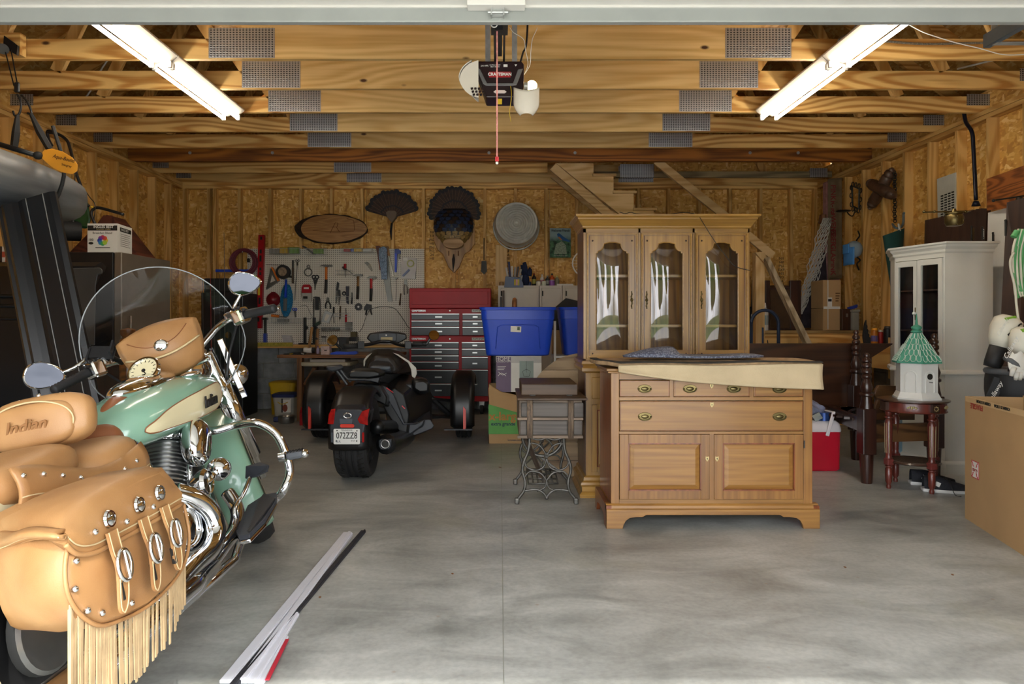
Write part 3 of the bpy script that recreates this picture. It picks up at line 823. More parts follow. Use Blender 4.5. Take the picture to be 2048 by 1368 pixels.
tm = NT('blue_bubble_mat')
vo = tm.n('TexVoronoi', {'Vector': tm.coords(), 'Scale': 95.0})
tm.p(Base_Color=tm.ramp(vo.outputs['Distance'], [(0.1, lin('8c93a3')), (0.6, lin('4a4f63'))]).outputs[0], Roughness=0.45).bump(vo.outputs['Distance'], 0.8, 0.004)
bm_ = B().surf(mat_b, 40, 8, True).obj('bubble_mat', tm.mat, None, smooth=True, solid=0.012)
tag(bm_, 'grey-blue bubble-textured mat lying on the folded rug', 'mat')
# ------------------------------------------------------------------ china hutch behind
HU_X = wood('maple_along_x', 'a9803c', '78521f', 'X', 0.35, ring=0.2, coat=0.25, bump=0.04)
HU_Z = wood('maple_along_z', 'a17938', '6e4a1b', 'Z', 0.35, ring=0.22, coat=0.25, bump=0.04)
HU_D = wood('maple_back', '9a6c33', '6c4520', 'Z', 0.4, ring=0.5)
HU_S = wood('hutch_side', '5d3426', '3a1d18', 'Z', 0.35, ring=0.3, coat=0.3)
Yu = 4.62
hx = lambda p: X_(p, Yu); hz = lambda p: Z_(p, Yu)
xl, xr = hx(1167), hx(1499)
zb, zt = hz(722), hz(455)
hu = thing('china_hutch', 'tall maple china hutch with three arched glass doors', 'hutch', ((xl+xr)/2, 4.75, 0))
yb = Yu + 0.36
B().bx(xl, xl+0.02, Yu+0.02, yb, zb, zt+0.03).obj('side_panel', HU_S, hu, w=True)
B().bx(xr-0.02, xr, Yu+0.02, yb, zb, zt+0.03).obj('side_panel', HU_S, hu, w=True)
B().bx(xl+0.02, xr-0.02, yb-0.012, yb, zb, zt).obj('back_panel', HU_D, hu, w=True)
B().bx(xl+0.02, xr-0.02, Yu+0.03, yb-0.012, zt, zt+0.02).obj('roof_board', HU_D, hu, w=True)
B().bx(xl+0.02, xr-0.02, Yu+0.03, yb-0.012, zb, zb+0.02).obj('floor_board', HU_D, hu, w=True)
for py in (551, 652):
 B().bx(xl+0.02, xr-0.02, Yu+0.05, yb-0.012, hz(py)-0.009, hz(py)+0.009).obj('shelf', HU_X, hu, w=True)
for px in (1278.7, 1387.2):
 B().bx(hx(px)-0.007, hx(px)+0.007, Yu, Yu+0.03, zb, zt).obj('mullion', HU_Z, hu, w=True)
 B().bx(hx(px)-0.006, hx(px)+0.006, Yu+0.06, yb-0.012, zb+0.02, zt).obj('divider', HU_D, hu, w=True)
for a, c in ((xl, hx(1172)), (hx(1496), xr)):
 B().bx(a, c, Yu, Yu+0.03, zb, zt+0.02).obj('stile', HU_Z, hu, w=True)
B().bx(xl, xr, Yu, Yu+0.03, hz(465), hz(453)).obj('frieze', HU_X, hu, w=True)
B().bx(xl, xr, Yu, Yu+0.03, zb-0.01, hz(718)).obj('bottom_rail', HU_X, hu, w=True)
cp = [(0.0, 0.0), (0.008, 0.006), (0.008, 0.016), (0.02, 0.03), (0.035, 0.052), (0.042, 0.058), (0.042, 0.068), (0.058, 0.078), (0.058, 0.09), (0.0, 0.09)]
zc0 = hz(457)
b = B(); rings = []
for o, z in cp:
 rings.append([Vector((xl-o, yb, zc0+z)), Vector((xl-o, Yu-o, zc0+z)), Vector((xr+o, Yu-o, zc0+z)), Vector((xr+o, yb, zc0+z))])
b.loft(rings)
b.obj('cornice', HU_X, hu, w=True)
def arch(x0, x1, z0, z1, n=6):
 """glass outline: straight foot, shouldered ogee head"""
 w_ = x1-x0; xm = (x0+x1)/2
 sh = z1 - 0.075
 half = [(x1, z0), (x1, sh), (x1-0.012, sh+0.004), (x1-0.014, sh+0.016)]
 half += [(x1-0.014-0.04*math.sin(t*pi/2/n), sh+0.016+0.05*(1-math.cos(t*pi/2/n))) for t in range(1, n+1)]
 half += [(xm+0.03, z1-0.003), (xm+0.024, z1)]
 return half + [(2*xm-x, z) for x, z in reversed(half)]
M_HGLASS = pane_mat('hutch_glass', (0.95,0.96,0.95,1), 1.6)
for (a, c, kx) in ((1172, 1276.5, 1263), (1281, 1384.5, 1293), (1390, 1496, 1402.5)):
 x0, x1 = hx(a)+0.002, hx(c)-0.002
 z0, z1 = hz(717.5), hz(465.5)
 gx0, gx1 = hx((a+c)/2)-0.111, hx((a+c)/2)+0.111
 gz0, gz1 = hz(700), hz(485)
 yd = Yu-0.006
 out = [(x1, z0)] + [(x1, z0+(z1-z0)*k/4) for k in range(1, 5)]
 ol = arch(gx0, gx1, gz0, gz1)
 n = len(ol)
 def onrect(p):
  cx, cz = (x0+x1)/2, (gz0+gz1)/2
  x, z = p
  if z >= gz1-0.08 and abs(x-cx) < (gx1-gx0)/2-0.02: return (cx+(x-cx)*1.35, z1)
  return (x1 if x > cx else x0, z)
 rect = []
 for i, p in enumerate(ol):
  q = onrect(p)
  if i == 0: q = (x1, z0)
  if i == n-1: q = (x0, z0)
  rect.append(q)
 hi = [i for i in range(n) if rect[i][1] == z1]
 rect[hi[0]-1] = (x1, z1); rect[hi[-1]+1] = (x0, z1)
 vs_ = []; fs = []
 for yy in (yd, yd+0.024):
  vs_ += [(p[0], yy, p[1]) for p in ol] + [(p[0], yy, p[1]) for p in rect]
 m2 = 2*n
 for i in range(n-1):
  fs.append((i, i+1, n+i+1, n+i)); fs.append((m2+n+i, m2+n+i+1, m2+i+1, m2+i))
  fs.append((i+1, i, m2+i, m2+i+1))
 fs.append((n-1, 0, n, 2*n-1)); fs.append((0, n-1, m2+n-1, m2))
 leaf = B().add(vs_, fs).obj('door', HU_Z, hu, w=True)
 B().bx(x0, x1, yd-0.002, yd+0.022, z0-0.001, gz0).obj('door_rail', HU_X, leaf, w=True)
 B().tube([(x0+0.008,yd,z0+0.008),(x1-0.008,yd,z0+0.008),(x1-0.008,yd,z1-0.008),(x0+0.008,yd,z1-0.008)], 0.005, 6, closed=True).obj('outer_bead', HU_X, leaf, w=True)
 B().tube([(x0+0.022,yd,z0+0.02),(x1-0.022,yd,z0+0.02),(x1-0.022,yd,z1-0.02),(x0+0.022,yd,z1-0.02)], 0.003, 6, closed=True).obj('inner_bead', HU_S, leaf, w=True)
 B().tube([(p[0], yd, p[1]) for p in ol], 0.004, 6, closed=True).obj('glass_bead', HU_X, leaf, w=True)
 def gl(u, v):
  bow = (math.sin(pi*u)**0.8)*(math.sin(pi*v)**0.35)
  return Vector((gx0 + (gx1-gx0)*u, yd+0.016-0.016*bow, gz0 + (gz1-gz0)*v))
 B().surf(gl, 12, 24).obj('glass_pane', M_HGLASS, leaf, w=True, smooth=True)
 for qx, qz in ((x0+0.042, z1-0.055), (x1-0.042, z1-0.055), (x0+0.042, z0+0.035), (x1-0.042, z0+0.035)):
  B().sph((qx, yd-0.001, qz), (0.006, 0.004, 0.006), 8, 6).obj('peg', M_GAP, leaf, w=True, smooth=True)
 pp = hx(kx)
 k = B()
 for dz, r in ((0.0, 0.013), (0.022, 0.008), (-0.022, 0.008), (0.04, 0.006), (-0.04, 0.006), (0.055, 0.004), (-0.055, 0.004)):
  k.sph((pp+0.003*math.sin(dz*200), yd-0.003, hz(600)+dz), (r*0.8, 0.005, r), 8, 6)
 k.cyl((pp, yd-0.002, hz(600)-0.06), (pp, yd-0.002, hz(600)+0.06), 0.003, n=6)
 k.obj('ornate_pull', M_BRASS, leaf, w=True, smooth=True)
 B().sph((pp, yd-0.014, hz(600)), 0.008, 8, 6).obj('knob', M_BRASS, leaf, w=True, smooth=True)
Yl = 4.55
lx0, lx1 = X_(1172, Yl), X_(1172, Yl)+1.16
lz = lambda p: Z_(p, Yl)
B().loft([[Vector((lx0-o, 4.99, z)), Vector((lx0-o, Yl-o, z)), Vector((lx1+o, Yl-o, z)), Vector((lx1+o, 4.99, z))] for o, z in ((0.03, lz(722)), (0.034, lz(727)), (0.02, lz(732)), (0.03, lz(736)), (0.03, lz(742)), (0.008, lz(746)))]).obj('waist_moulding', HU_X, hu, w=True)
B().bx(lx0, lx1, Yl, 4.99, 0.14, lz(745)).obj('lower_carcass', HU_Z, hu, w=True)
B().bx(lx0-0.002, lx0, Yl+0.03, 4.99, 0.1, lz(745)).obj('lower_side', HU_S, hu, w=True)
wd = (lx1-lx0-0.06)/3
for k in range(3):
 a = lx0+0.03+wd*k+0.008; c = a+wd-0.016
 B().bx(a, c, Yl-0.012, Yl, lz(798), lz(754)).obj('drawer', HU_Z, hu, w=True, bevel=0.006)
 raised_panel(hu, a, c, lz(943), lz(809), Yl-0.015, HU_Z, HU_Z, rail=0.035)
B().loft([[Vector((lx0-o, 4.99, z)), Vector((lx0-o, Yl-o, z)), Vector((lx1+o, Yl-o, z)), Vector((lx1+o, 4.99, z))] for o, z in ((0.045, 0.0), (0.047, 0.022), (0.03, 0.04), (0.03, 0.07), (0.04, 0.085), (0.035, 0.1), (0.018, 0.11), (0.015, 0.13), (0.0, 0.14))]).obj('plinth', HU_X, hu, w=True)
b = B(); b.tube(bez([P(1398, 432, 4.58), P(1412, 455, 4.55), P(1428, 480, 4.55), P(1450, 510, 4.56), P(1470, 532, 4.57), P(1500, 541, 4.59)], 6), 0.0025, 5)
tag(b.obj('loose_wire', M_IRON), 'thin dark wire trailing down over the hutch front', 'wire')
b = B(); b.tube(bez([P(1239, 424, 4.62), P(1250, 427, 4.62), P(1262, 425, 4.6), P(1278, 428, 4.6), P(1330, 429, 4.62), P(1370, 425, 4.6), P(1398, 430, 4.58)], 6), 0.0025, 5)
tag(b.obj('loose_wire', M_IRON), 'thin dark wire lying along the top of the hutch', 'wire')
# ------------------------------------------------------------------ treadle sewing table
SW_X = wood('weathered_oak_x', '7d6a57', '50433a', 'X', 0.6, ring=0.4)
SW_G = wood('grey_oak_x', '625b55', '423d39', 'X', 0.65, ring=0.3)
SW_T = wood('brown_oak_top', '57412d', '35261b', 'X', 0.5, ring=0.5)
Ys = 4.33
tx = lambda q: X_(980 + q/4.277, Ys); tz = lambda q: Z_(720 + q/4.277, Ys)
sw = thing('sewing_table', 'antique treadle sewing table with grey drawers on scrolled iron legs', 'sewing table', (tx(487), 4.62, 0))
ybk = 4.92
B().bx(tx(250), tx(790), Ys+0.01, ybk, tz(665), tz(345)).obj('case', SW_X, sw, w=True, bevel=0.004)
for a, c, e, f_ in ((265, 320, 365, 487), (362, 667, 365, 487), (715, 800, 365, 490), (255, 315, 515, 642), (362, 665, 515, 640), (715, 790, 515, 640)):
 B().bx(tx(a), tx(c), Ys-0.012, Ys+0.012, tz(f_), tz(e)).obj('drawer_front', SW_G, sw, w=True, bevel=0.008)
for a, c in ((318, 362), (668, 714)):
 for k in range(4):
  B().cyl((tx(a+6+11*k), Ys-0.012, tz(665)), (tx(a+6+11*k), Ys-0.012, tz(345)), 0.0055, n=8).obj('reed', SW_X, sw, w=True, smooth=True)
B().bx(tx(235), tx(795), Ys-0.012, Ys, tz(668), tz(645)).obj('bottom_rail', SW_X, sw, w=True)
B().bx(tx(235), tx(795), Ys-0.012, Ys, tz(512), tz(492)).obj('middle_rail', SW_X, sw, w=True)
B().bx(tx(232), tx(832), Ys-0.03, ybk+0.02, tz(342), tz(322)).obj('table_top', SW_T, sw, w=True, bevel=0.005)
B().bx(tx(272), tx(770), Ys+0.12, ybk+0.02, tz(322), tz(322)+0.075).obj('folded_leaf', SW_T, sw, w=True, bevel=0.006)
for px in (345, 670): B().bx(tx(px), tx(px+50), Ys+0.105, Ys+0.122, tz(322), tz(322)+0.006).obj('hinge', M_IRON, sw, w=True)
M_CAST = mat('cast_iron', '5f5d58', 0.45, 0.7, var=0.3, nscale=30)
def curve(pts, y, r, b):
 b.tube(bez([(tx(p), y, tz(q)) for p, q in pts], 6), r, 6)
mir = lambda pts: [(974-p, q) for p, q in pts]
for y, nm in ((Ys+0.03, 'near'), (ybk-0.04, 'far')):
 b = B()
 for pts, r in (([(340,672),(330,780),(287,890),(280,960),(302,1050),(290,1130),(245,1195),(232,1245)], 0.010),
                   ([(355,715),(430,742),(487,825)], 0.006), ([(487,850),(462,920),(400,952),(325,930),(300,880),(325,790),(352,715)], 0.006),
                   ([(298,1010),(345,962),(430,975),(480,1030),(487,1045)], 0.006), ([(487,1045),(470,1100),(405,1132)], 0.006),
                   ([(295,1128),(400,1118),(460,1148),(487,1190)], 0.009), ([(345,672),(420,690),(487,672)], 0.006)):
  curve(pts, y, r, b); curve(mir(pts), y, r, b)
 b.ring((tx(487), y, tz(825)), 0.012, 0.005, 14, 6, Matrix.Rotation(pi/2, 4, 'X'))
 b.sph((tx(487), y, tz(1188)), 0.013, 8, 6)
 b.obj('iron_frame', M_CAST, sw, w=True, smooth=True)
 for p in (232, 740): B().box((tx(p), y, 0.02), (0.03, 0.035, 0.04)).obj('foot', M_CAST, sw, w=True, bevel=0.008)
fw = B(); ym = Ys+0.22
fw.ring((tx(470), ym, tz(700)), 0.135, 0.012, 32, 8, Matrix.Rotation(pi/2, 4, 'X'))
for k in range(5):
 a = 2*pi*k/5+0.3
 fw.tube(bez([(tx(470), ym, tz(700)), (tx(470)+0.07*math.cos(a+0.25), ym, tz(700)+0.07*math.sin(a+0.25)), (tx(470)+0.13*math.cos(a), ym, tz(700)+0.13*math.sin(a))], 5), 0.006, 6)
fw.obj('flywheel', M_CAST, sw, w=True, smooth=True)
B().bar((tx(308), Ys+0.10, tz(680)), (tx(468), Ys+0.25, tz(1090)), 0.022, 0.02).obj('pitman_rod', wood('pitman', '5a4a3c', '3c3028', 'Z', 0.6), sw, w=True)
b = B()
for k in range(7): b.tube([(tx(335+44*k), Ys+0.16, 0.10), (tx(335+44*k), Ys+0.42, 0.14)], 0.006, 6)
for k in range(4): b.tube([(tx(330), Ys+0.16+0.085*k, 0.10+0.013*k), (tx(605), Ys+0.16+0.085*k, 0.10+0.013*k)], 0.007, 6)
b.obj('treadle', M_CAST, sw, w=True, smooth=True)
b = B().bar((tx(600), Ys+0.3, tz(720)), (tx(300), Ys+0.45, tz(1040)), 0.012, 0.01).bar((tx(330), Ys+0.42, 0.3), (tx(650), Ys+0.42, 0.12), 0.012, 0.012)
b.obj('cross_brace', M_CAST, sw, w=True)
# ------------------------------------------------------------------ round wooden table top leaning behind the sewing table
t = thing('round_tabletop', 'weathered round wooden tabletop leaning behind the sewing table', 'tabletop', (X_(1168, 5.05), 5.12, 0))
Rr = 0.47
Mt = Matrix.Translation((X_(1177, 5.05), 5.12, Rr*0.985+0.003)) @ Matrix.Rotation(R(-8), 4, 'X')
b = B(Mt); ns = 7
for k in range(ns):
 z0 = -Rr + 2*Rr*k/ns + 0.002; z1 = -Rr + 2*Rr*(k+1)/ns - 0.002
 zs = [z0 + (z1-z0)*j/8 for j in range(9)]
 poly = [(math.sqrt(max(Rr*Rr-z*z, 0.0004)), z) for z in zs]
 poly += [(-x, z) for x, z in reversed(poly)]
 B(Mt).prism(poly, -0.015, 0.015).obj('plank', wood('spool_plank', 'a78f70', '75604a', 'X', 0.75, ring=0.5), t, w=True)
# ------------------------------------------------------------------ stairs, landing and rail in the far right corner
st = struct('stairs', label='unfinished pine stairs to the attic with landing and rail', cat='stairs')
tag(st, 'unfinished pine stairs to the attic with a landing', 'stairs')
st['kind'] = 'structure'
Ya, Yb_ = 7.95, 8.75
def sp(px, py): return (X_(px, Ya), Z_(py, Ya))
run, rise = 0.235, 0.2
x0, z0 = sp(1150, 325)
poly = [(X_(1112, Ya), Z_(326, Ya)), (X_(1187, Ya), Z_(326, Ya))]
for k in range(7):
 xx = X_(1187, Ya) + run*k; zz = Z_(353, Ya) - rise*k
 poly += [(xx, zz), (xx+run, zz)]
xe, ze = poly[-1]
poly += [(xe, ze-0.2), (xe-0.1, ze-0.24)]
B().prism(poly, Ya, Ya+0.04).obj('stringer', PINE_PALE_X, st)
B().prism([(x+0.0, z) for x, z in poly], Yb_, Yb_+0.04).obj('stringer', PINE_PALE_X, st)
B().bar((X_(1106, Ya), Ya+0.02, Z_(333, Ya)), (X_(1106, Ya)+1.75, Ya+0.02, Z_(333, Ya)-1.49), 0.04, 0.10, (0,0,1)).obj('stringer_brace', PINE_PALE_X, st)
for k in range(7):
 xx = X_(1187, Ya) + run*k; zz = Z_(353, Ya) - rise*k
 B().bx(xx-0.01, xx+run+0.03, Ya-0.03, Yb_+0.06, zz, zz+0.03).obj('tread', PINE_PALE_X, st, bevel=0.004)
B().bar(P(1312, 322, 7.9), P(1452, 434, 7.9), 0.04, 0.09).bar(P(1452, 434, 7.9), P(1545, 512, 7.9), 0.04, 0.09).obj('handrail', PINE_PALE_X, st)
LZ = Z_(661, 7.6)
B().bx(2.55, 4.2, 7.58, 9.0, LZ-0.03, LZ).obj('landing_deck', wood('landing_ply', 'b0915c', '84683c', 'X', 0.7), st)
B().bx(2.55, 4.2, 7.6, 7.638, LZ-0.17, LZ-0.032).obj('rim_joist', PINE_X, st)
B().bx(2.55, 4.2, 7.6, 7.638, LZ-0.31, LZ-0.172).obj('rim_joist', PINE_X, st)
B().bx(2.55, 4.2, 7.64, 7.655, 0.0, LZ-0.31).obj('skirt_panel', M_OSB, st)
B().bx(X_(1508, 7.55), X_(1526, 7.55), 7.5, 7.6, 0.0, Z_(505, 7.55)).obj('newel_post', PINE_PALE, st)
B().prism([(X_(1508, 7.5), Z_(506, 7.5)), (X_(1526, 7.5), Z_(506, 7.5)), (X_(1533, 7.5), Z_(518, 7.5)), (X_(1526, 7.5), Z_(526, 7.5))], 7.46, 7.5).obj('rail_end', PINE_PALE, st)
B().bx(X_(1600, 7.2), X_(1609, 7.2), 7.15, 7.24, 0, Z_(665, 7.2)).obj('short_post', PINE_PALE, st)
B().bar(P(1532, 518, 7.45), P(1622, 702, 7.05), 0.05, 0.09, (0,1,0)).obj('lower_handrail', wood('grey_rail', 'c4b294', '8d7a5c', 'Z', 0.65), st)
B().bx(3.55, 4.2, 6.2, 7.6, Z_(690, 6.9)-0.04, Z_(690, 6.9)).obj('side_ledge', PINE_Y, st)
B().bx(3.55, 3.59, 6.2, 7.6, Z_(690, 6.9)-0.2, Z_(690, 6.9)-0.04).obj('ledge_face', PINE_Y, st)
# ------------------------------------------------------------------ things on the landing
t = thing('speaker_cabinet', 'dark wooden cabinet with cloth front standing on the stair landing', 'cabinet', (X_(1568, 8.0), 8.15, LZ))
y = 8.0
DK = wood('dark_walnut', '4a2c1e', '28150d', 'Z', 0.4, ring=0.3)
B().bx(X_(1533, y), X_(1600, y), y, y+0.2, LZ, Z_(575, y)).obj('body', DK, t, w=True, bevel=0.005)
B().bx(X_(1540, y), X_(1596, y), y-0.01, y, LZ+0.02, Z_(580, y)).obj('cloth_front', mat('brown_speaker_cloth', '54402c', 0.9, bump=0.5, nscale=12), t, w=True)
for a, c in ((1530, 1539), (1579, 1601)):
 B().bx(X_(a, y), X_(c, y), y-0.02, y+0.03, LZ, Z_(561, y)).obj('end_post', DK, t, w=True, bevel=0.006)
B().prism([(X_(1546,y),Z_(575,y)),(X_(1580,y),Z_(575,y)),(X_(1576,y),Z_(571,y)),(X_(1550,y),Z_(570,y))], y, y+0.2).obj('top_handle', DK, t, w=True)
t = thing('army_cooler_sleeve', 'grey padded sleeve with a gold star emblem behind the hand truck', 'sleeve', (X_(1518, 7.8), 7.82, LZ))
y = 7.8
B().prism([(X_(1506,y),Z_(613,y)),(X_(1527,y),Z_(616,y)),(X_(1530,y),Z_(560,y)),(X_(1526,y),Z_(552,y)),(X_(1518,y),Z_(549,y)),(X_(1511,y),Z_(552,y)),(X_(1508,y),Z_(560,y))], y, y+0.08).obj('shell', mat('sleeve_grey', '4d4f4c', 0.7), t, w=True, bevel=0.012)
B().bx(X_(1512,y),X_(1525,y),y-0.002,y,Z_(570,y),Z_(558,y)).obj('emblem_panel', M_INK, t, w=True)
star = []
for k in range(10):
 a = pi/2 + pi*k/5; r = 0.031 if k % 2 == 0 else 0.013
 star.append((X_(1518.5,y)+r*math.cos(a), Z_(564,y)+r*math.sin(a)))
B().prism(star, y-0.004, y-0.002).obj('star', mat('gold_white', 'e6d9a8', 0.5), t, w=True)
text('U.S. ARMY', 0.022, facing(X_(1518.5,y), y-0.003, Z_(574.5,y)), M_PAPER, t, w=True, bold=0.0005)
B().prism([(X_(1513,y),Z_(600,y)),(X_(1516,y),Z_(584,y)),(X_(1518,y),Z_(582,y)),(X_(1520,y),Z_(586,y)),(X_(1522,y),Z_(600,y))], y-0.002, y).obj('printed_figure', M_INK, t, w=True)
B().bx(2.7, X_(1532,y), 7.8, 7.95, LZ, Z_(613,y)).obj('foot_box', M_BLACKM, t, w=True)
def bottle(name, label, px, y, zb_, r, h, col, cap='e8e6e0', shape=0, group=None, lab=None):
 t = thing(name, label, 'bottle' if 'can' not in name else 'can', (X_(px, y), y, zb_), group=group)
 m = mat(name+'_'+col, col, 0.4)
 if shape == 0: pr = [(r*0.9,0),(r,h*0.03),(r,h*0.62),(r*0.85,h*0.72),(r*0.4,h*0.8),(r*0.38,h*0.86)]
 elif shape == 1: pr = [(r*0.95,0),(r,h*0.02),(r,h*0.85),(r*0.8,h*0.88)]
 else: pr = [(r,0),(r,h*0.75),(r*0.7,h*0.8),(r*0.5,h*0.85)]
 B().lathe(pr, 14).obj('body', m, t, smooth=40)
 z1 = pr[-1][1]; rr = pr[-1][0]
 B().cyl((0,0,z1), (0,0,h), rr*1.15, rr*0.95, 12).obj('cap', mat('cap_'+cap, cap, 0.4), t, smooth=40)
 if lab: B().cyl((0,0,h*0.2), (0,0,h*0.55), r*1.01, n=14, caps=False).obj('label_band', mat('label_'+lab, lab, 0.6), t, smooth=40)
 return t
bottle('white_jug', 'white round jug with mug picture on its label on the landing', 1527, 7.68, LZ, 0.052, 0.31, 'd6d4cf', 'e3e0d8', 2, lab='7d9aa3')
bottle('spray_can', 'short spray can with blue and white label beside the white jug', 1509, 7.66, LZ, 0.038, 0.21, 'c8c6c0', '22252c', 1, lab='2d3f7a')
t = thing('hand_truck', 'dark blue steel hand truck with rounded top handle', 'hand truck', (X_(1530, 6.9), 6.9, 0))
y = 6.85; M_NAVY = mat('navy_steel', '22304a', 0.45, 0.3)
xa, xb = X_(1502, y), X_(1557, y); xm = (xa+xb)/2; ra = (xb-xa)/2
pts = [(xa, y, 0.05), (xa, y, Z_(645, y))] + [(xm-ra*math.cos(pi*k/14), y, Z_(648, y)+ra*1.0*math.sin(pi*k/14)) for k in range(15)] + [(xb, y, 0.05)]
B().tube(pts, 0.017, 10).obj('frame_loop', M_NAVY, t, w=True, smooth=True)
B().bx(xa, xb, y-0.008, y+0.008, Z_(696,y), Z_(688,y)).obj('upper_cross_bar', M_NAVY, t, w=True)
B().bx(xa, xb, y-0.008, y+0.008, 0.4, 0.44).obj('lower_cross_bar', M_NAVY, t, w=True)
B().cyl((xm-0.02, y, 0.05), (xm-0.02, y, Z_(655,y)), 0.010, n=8).obj('center_bar', M_NAVY, t, w=True)
B().bx(xa-0.03, xb+0.03, y-0.2, y, 0.004, 0.01).obj('toe_plate', M_NAVY, t, w=True)
for s in (xa-0.04, xb+0.02):
 B().cyl((s, y+0.08, 0.11), (s+0.045, y+0.08, 0.11), 0.11, n=20).obj('wheel', M_BLACKM, t, w=True, smooth=40)
b = B(); y = 7.2
for pts in ([(1535,680),(1540,712),(1545,722)], [(1538,697),(1560,697),(1575,688),(1580,703),(1578,722)], [(1565,698),(1569,690),(1572,701),(1565,702)], [(1538,716),(1558,712),(1578,716)], [(1536,721),(1558,719),(1580,722)]):
 b.tube(bez([P(a, c, y) for a, c in pts], 5), 0.005, 5)
b.tube([P(1545, 722, y), (X_(1545, y), y, 0.0)], 0.006, 6).tube([P(1578, 722, y), (X_(1578, y), y, 0.0)], 0.006, 6)
tag(b.obj('wire_stand', M_IRON), 'black curly wire plant stand beside the hand truck', 'plant stand')
t = thing('hammock', 'white rope hammock with dark cloth hanging bundled in the corner', 'hammock', P(1630, 658, 8.3))
y = 8.3
def hm(u, v):
 a = 2*pi*u
 cx = 1648 - 20*v - 12*v*v; w_ = 6 + 24*min(1, v*1.4)
 return P(cx + w_*math.cos(a), 505 + (656-505)*v, y + 0.10*math.sin(a)*min(1, v*2+0.3))
B().surf(hm, 18, 14, True).obj('dark_cloth', mat('dark_purple_cloth', '302a33', 0.95, var=0.3, nscale=14, bump=0.6), t, w=True, smooth=True)
M_ROPE = mat('white_rope', 'bcbab2', 0.9, var=0.1)
b = B()
for k in range(16):
 pts = []
 for j in range(15):
  v = j/14
  cx = 1654 - 42*v + 6*math.sin(v*22 + k*1.3) - (16*(v**3))
  pts.append(P(cx + (k-8)*(0.6 + 0.9*math.sin(pi*min(v*1.1,1))), 436 + (628-436)*v, y-0.16 + 0.03*math.cos(v*22+k*1.3)))
 b.tube(pts, 0.0055, 5)
o = b.obj('rope_net', M_ROPE, t, w=True, smooth=True); o['kind'] = 'stuff'
b = B()
for k in range(9):
 b.tube(bez([P(1642+2.4*math.sin(k*2.1), 625+3.5*k, y-0.12), P(1634+2*math.cos(k), 632+2.5*k, y-0.14), P(1646+3*math.sin(k*1.7), 640+2*k, y-0.12)], 4), 0.006, 5)
o = b.obj('rope_tail', M_ROPE, t, w=True, smooth=True); o['kind'] = 'stuff'
B().cyl(P(1647, 447, y), P(1648, 430, y), 0.06, 0.05, 10).obj('spreader_pole', wood('spreader', '7a4a2c', '4c2a18', 'Z'), t, w=True)
B().tube([P(1646, 445, y), P(1640, 656, y+0.02)], 0.02, 8).obj('pole', wood('spreader', '7a4a2c', '4c2a18', 'Z'), t, w=True)
t = thing('insulation_batt', 'brown paper-faced insulation batt with red print in the corner bay', 'insulation', (X_(1670, 8.2), 8.3, LZ))
y = 8.2
B().surf(lambda u, v: P(1656+28*u, 560-202*v - 3*u, y + 0.02*math.sin(u*pi*3)*0.5 - 0.03*math.sin(v*11)*0.3), 8, 20).obj('paper_face', mat('kraft_paper', '6d5a42', 0.8, var=0.2, nscale=8), t, w=True, smooth=True, solid=0.01)
B().bx(X_(1657, y), X_(1684, y), y+0.03, y+0.16, LZ+0.45, Z_(360, y)).obj('fiberglass', mat('pink_fiberglass', 'a87a7a', 0.95, var=0.2, nscale=20, bump=0.6), t, w=True, bevel=0.02)
for k, s in enumerate(('PINK', 'R-19', 'OWENS', 'FIBER', 'GLAS', 'PINK')):
 text(s, 0.085, frame(P(1666, 385+30*k, y-0.02), (0,0,-1), (1,0,0)), mat('faded_red_ink', '7a2a26', 0.8), t, 'red_print', w=True, bold=0.002)
t = thing('cardboard_box', 'tall brown cardboard box with white tape on the landing', 'box', (X_(1666, 7.75), 7.9, LZ))
y = 7.75
for (z0, z1, nm) in ((LZ+0.001, Z_(617, y), 'lower_box'), (Z_(617, y)+0.004, Z_(560, y), 'upper_box')):
 B().bx(X_(1646, y), X_(1682, y), y, y+0.3, z0, z1).obj(nm, M_CARD, t, w=True, bevel=0.004)
B().bx(X_(1654.5, y), X_(1657, y), y-0.002, y, LZ+0.01, Z_(560, y)).obj('tape', mat('clear_tape', 'b9b3a6', 0.35), t, w=True)
B().bx(X_(1647, y), X_(1680, y), y-0.003, y-0.001, Z_(618,y), Z_(613,y)).obj('cross_tape', M_PAPER, t, w=True)
B().bx(X_(1655, y), X_(1664, y), y-0.003, y-0.0015, Z_(613,y), Z_(595,y)).obj('shipping_label', M_PAPER, t, w=True)
B().bx(X_(1656, y), X_(1663, y), y-0.0045, y-0.003, Z_(603,y), Z_(598,y)).obj('barcode', M_INK, t, w=True)
for k in range(4): B().bx(X_(1671,y), X_(1680-k,y), y-0.001, y, Z_(588+5*k,y), Z_(585.5+5*k,y)).obj('printed_line', mat('brown_print', '6a4a2a', 0.8), t, w=True)
t = thing('wooden_case', 'dark wooden case with steel latch beside the grey bin', 'case', (X_(1692, 7.7), 7.8, LZ))
y = 7.7
B().bx(X_(1684,y), X_(1704,y), y, y+0.25, LZ, Z_(618,y)).obj('body', DK, t, w=True, bevel=0.004)
B().bx(X_(1692,y), X_(1695,y), y-0.012, y, Z_(634,y), Z_(627,y)).obj('latch', M_STEEL, t, w=True)
t = thing('grey_bin', 'small grey plastic bin on the right end of the landing', 'bin', (X_(1713, 7.66), 7.75, LZ))
y = 7.66
B().bx(X_(1705,y), X_(1719,y), y, y+0.25, LZ, Z_(624,y)).obj('body', mat('grey_bin', '85857c', 0.6), t, w=True, bevel=0.01)
B().bx(X_(1704,y), X_(1720,y), y-0.01, y+0.26, Z_(624,y), Z_(619,y)).obj('lid', mat('grey_bin', '85857c', 0.6), t, w=True, bevel=0.006)
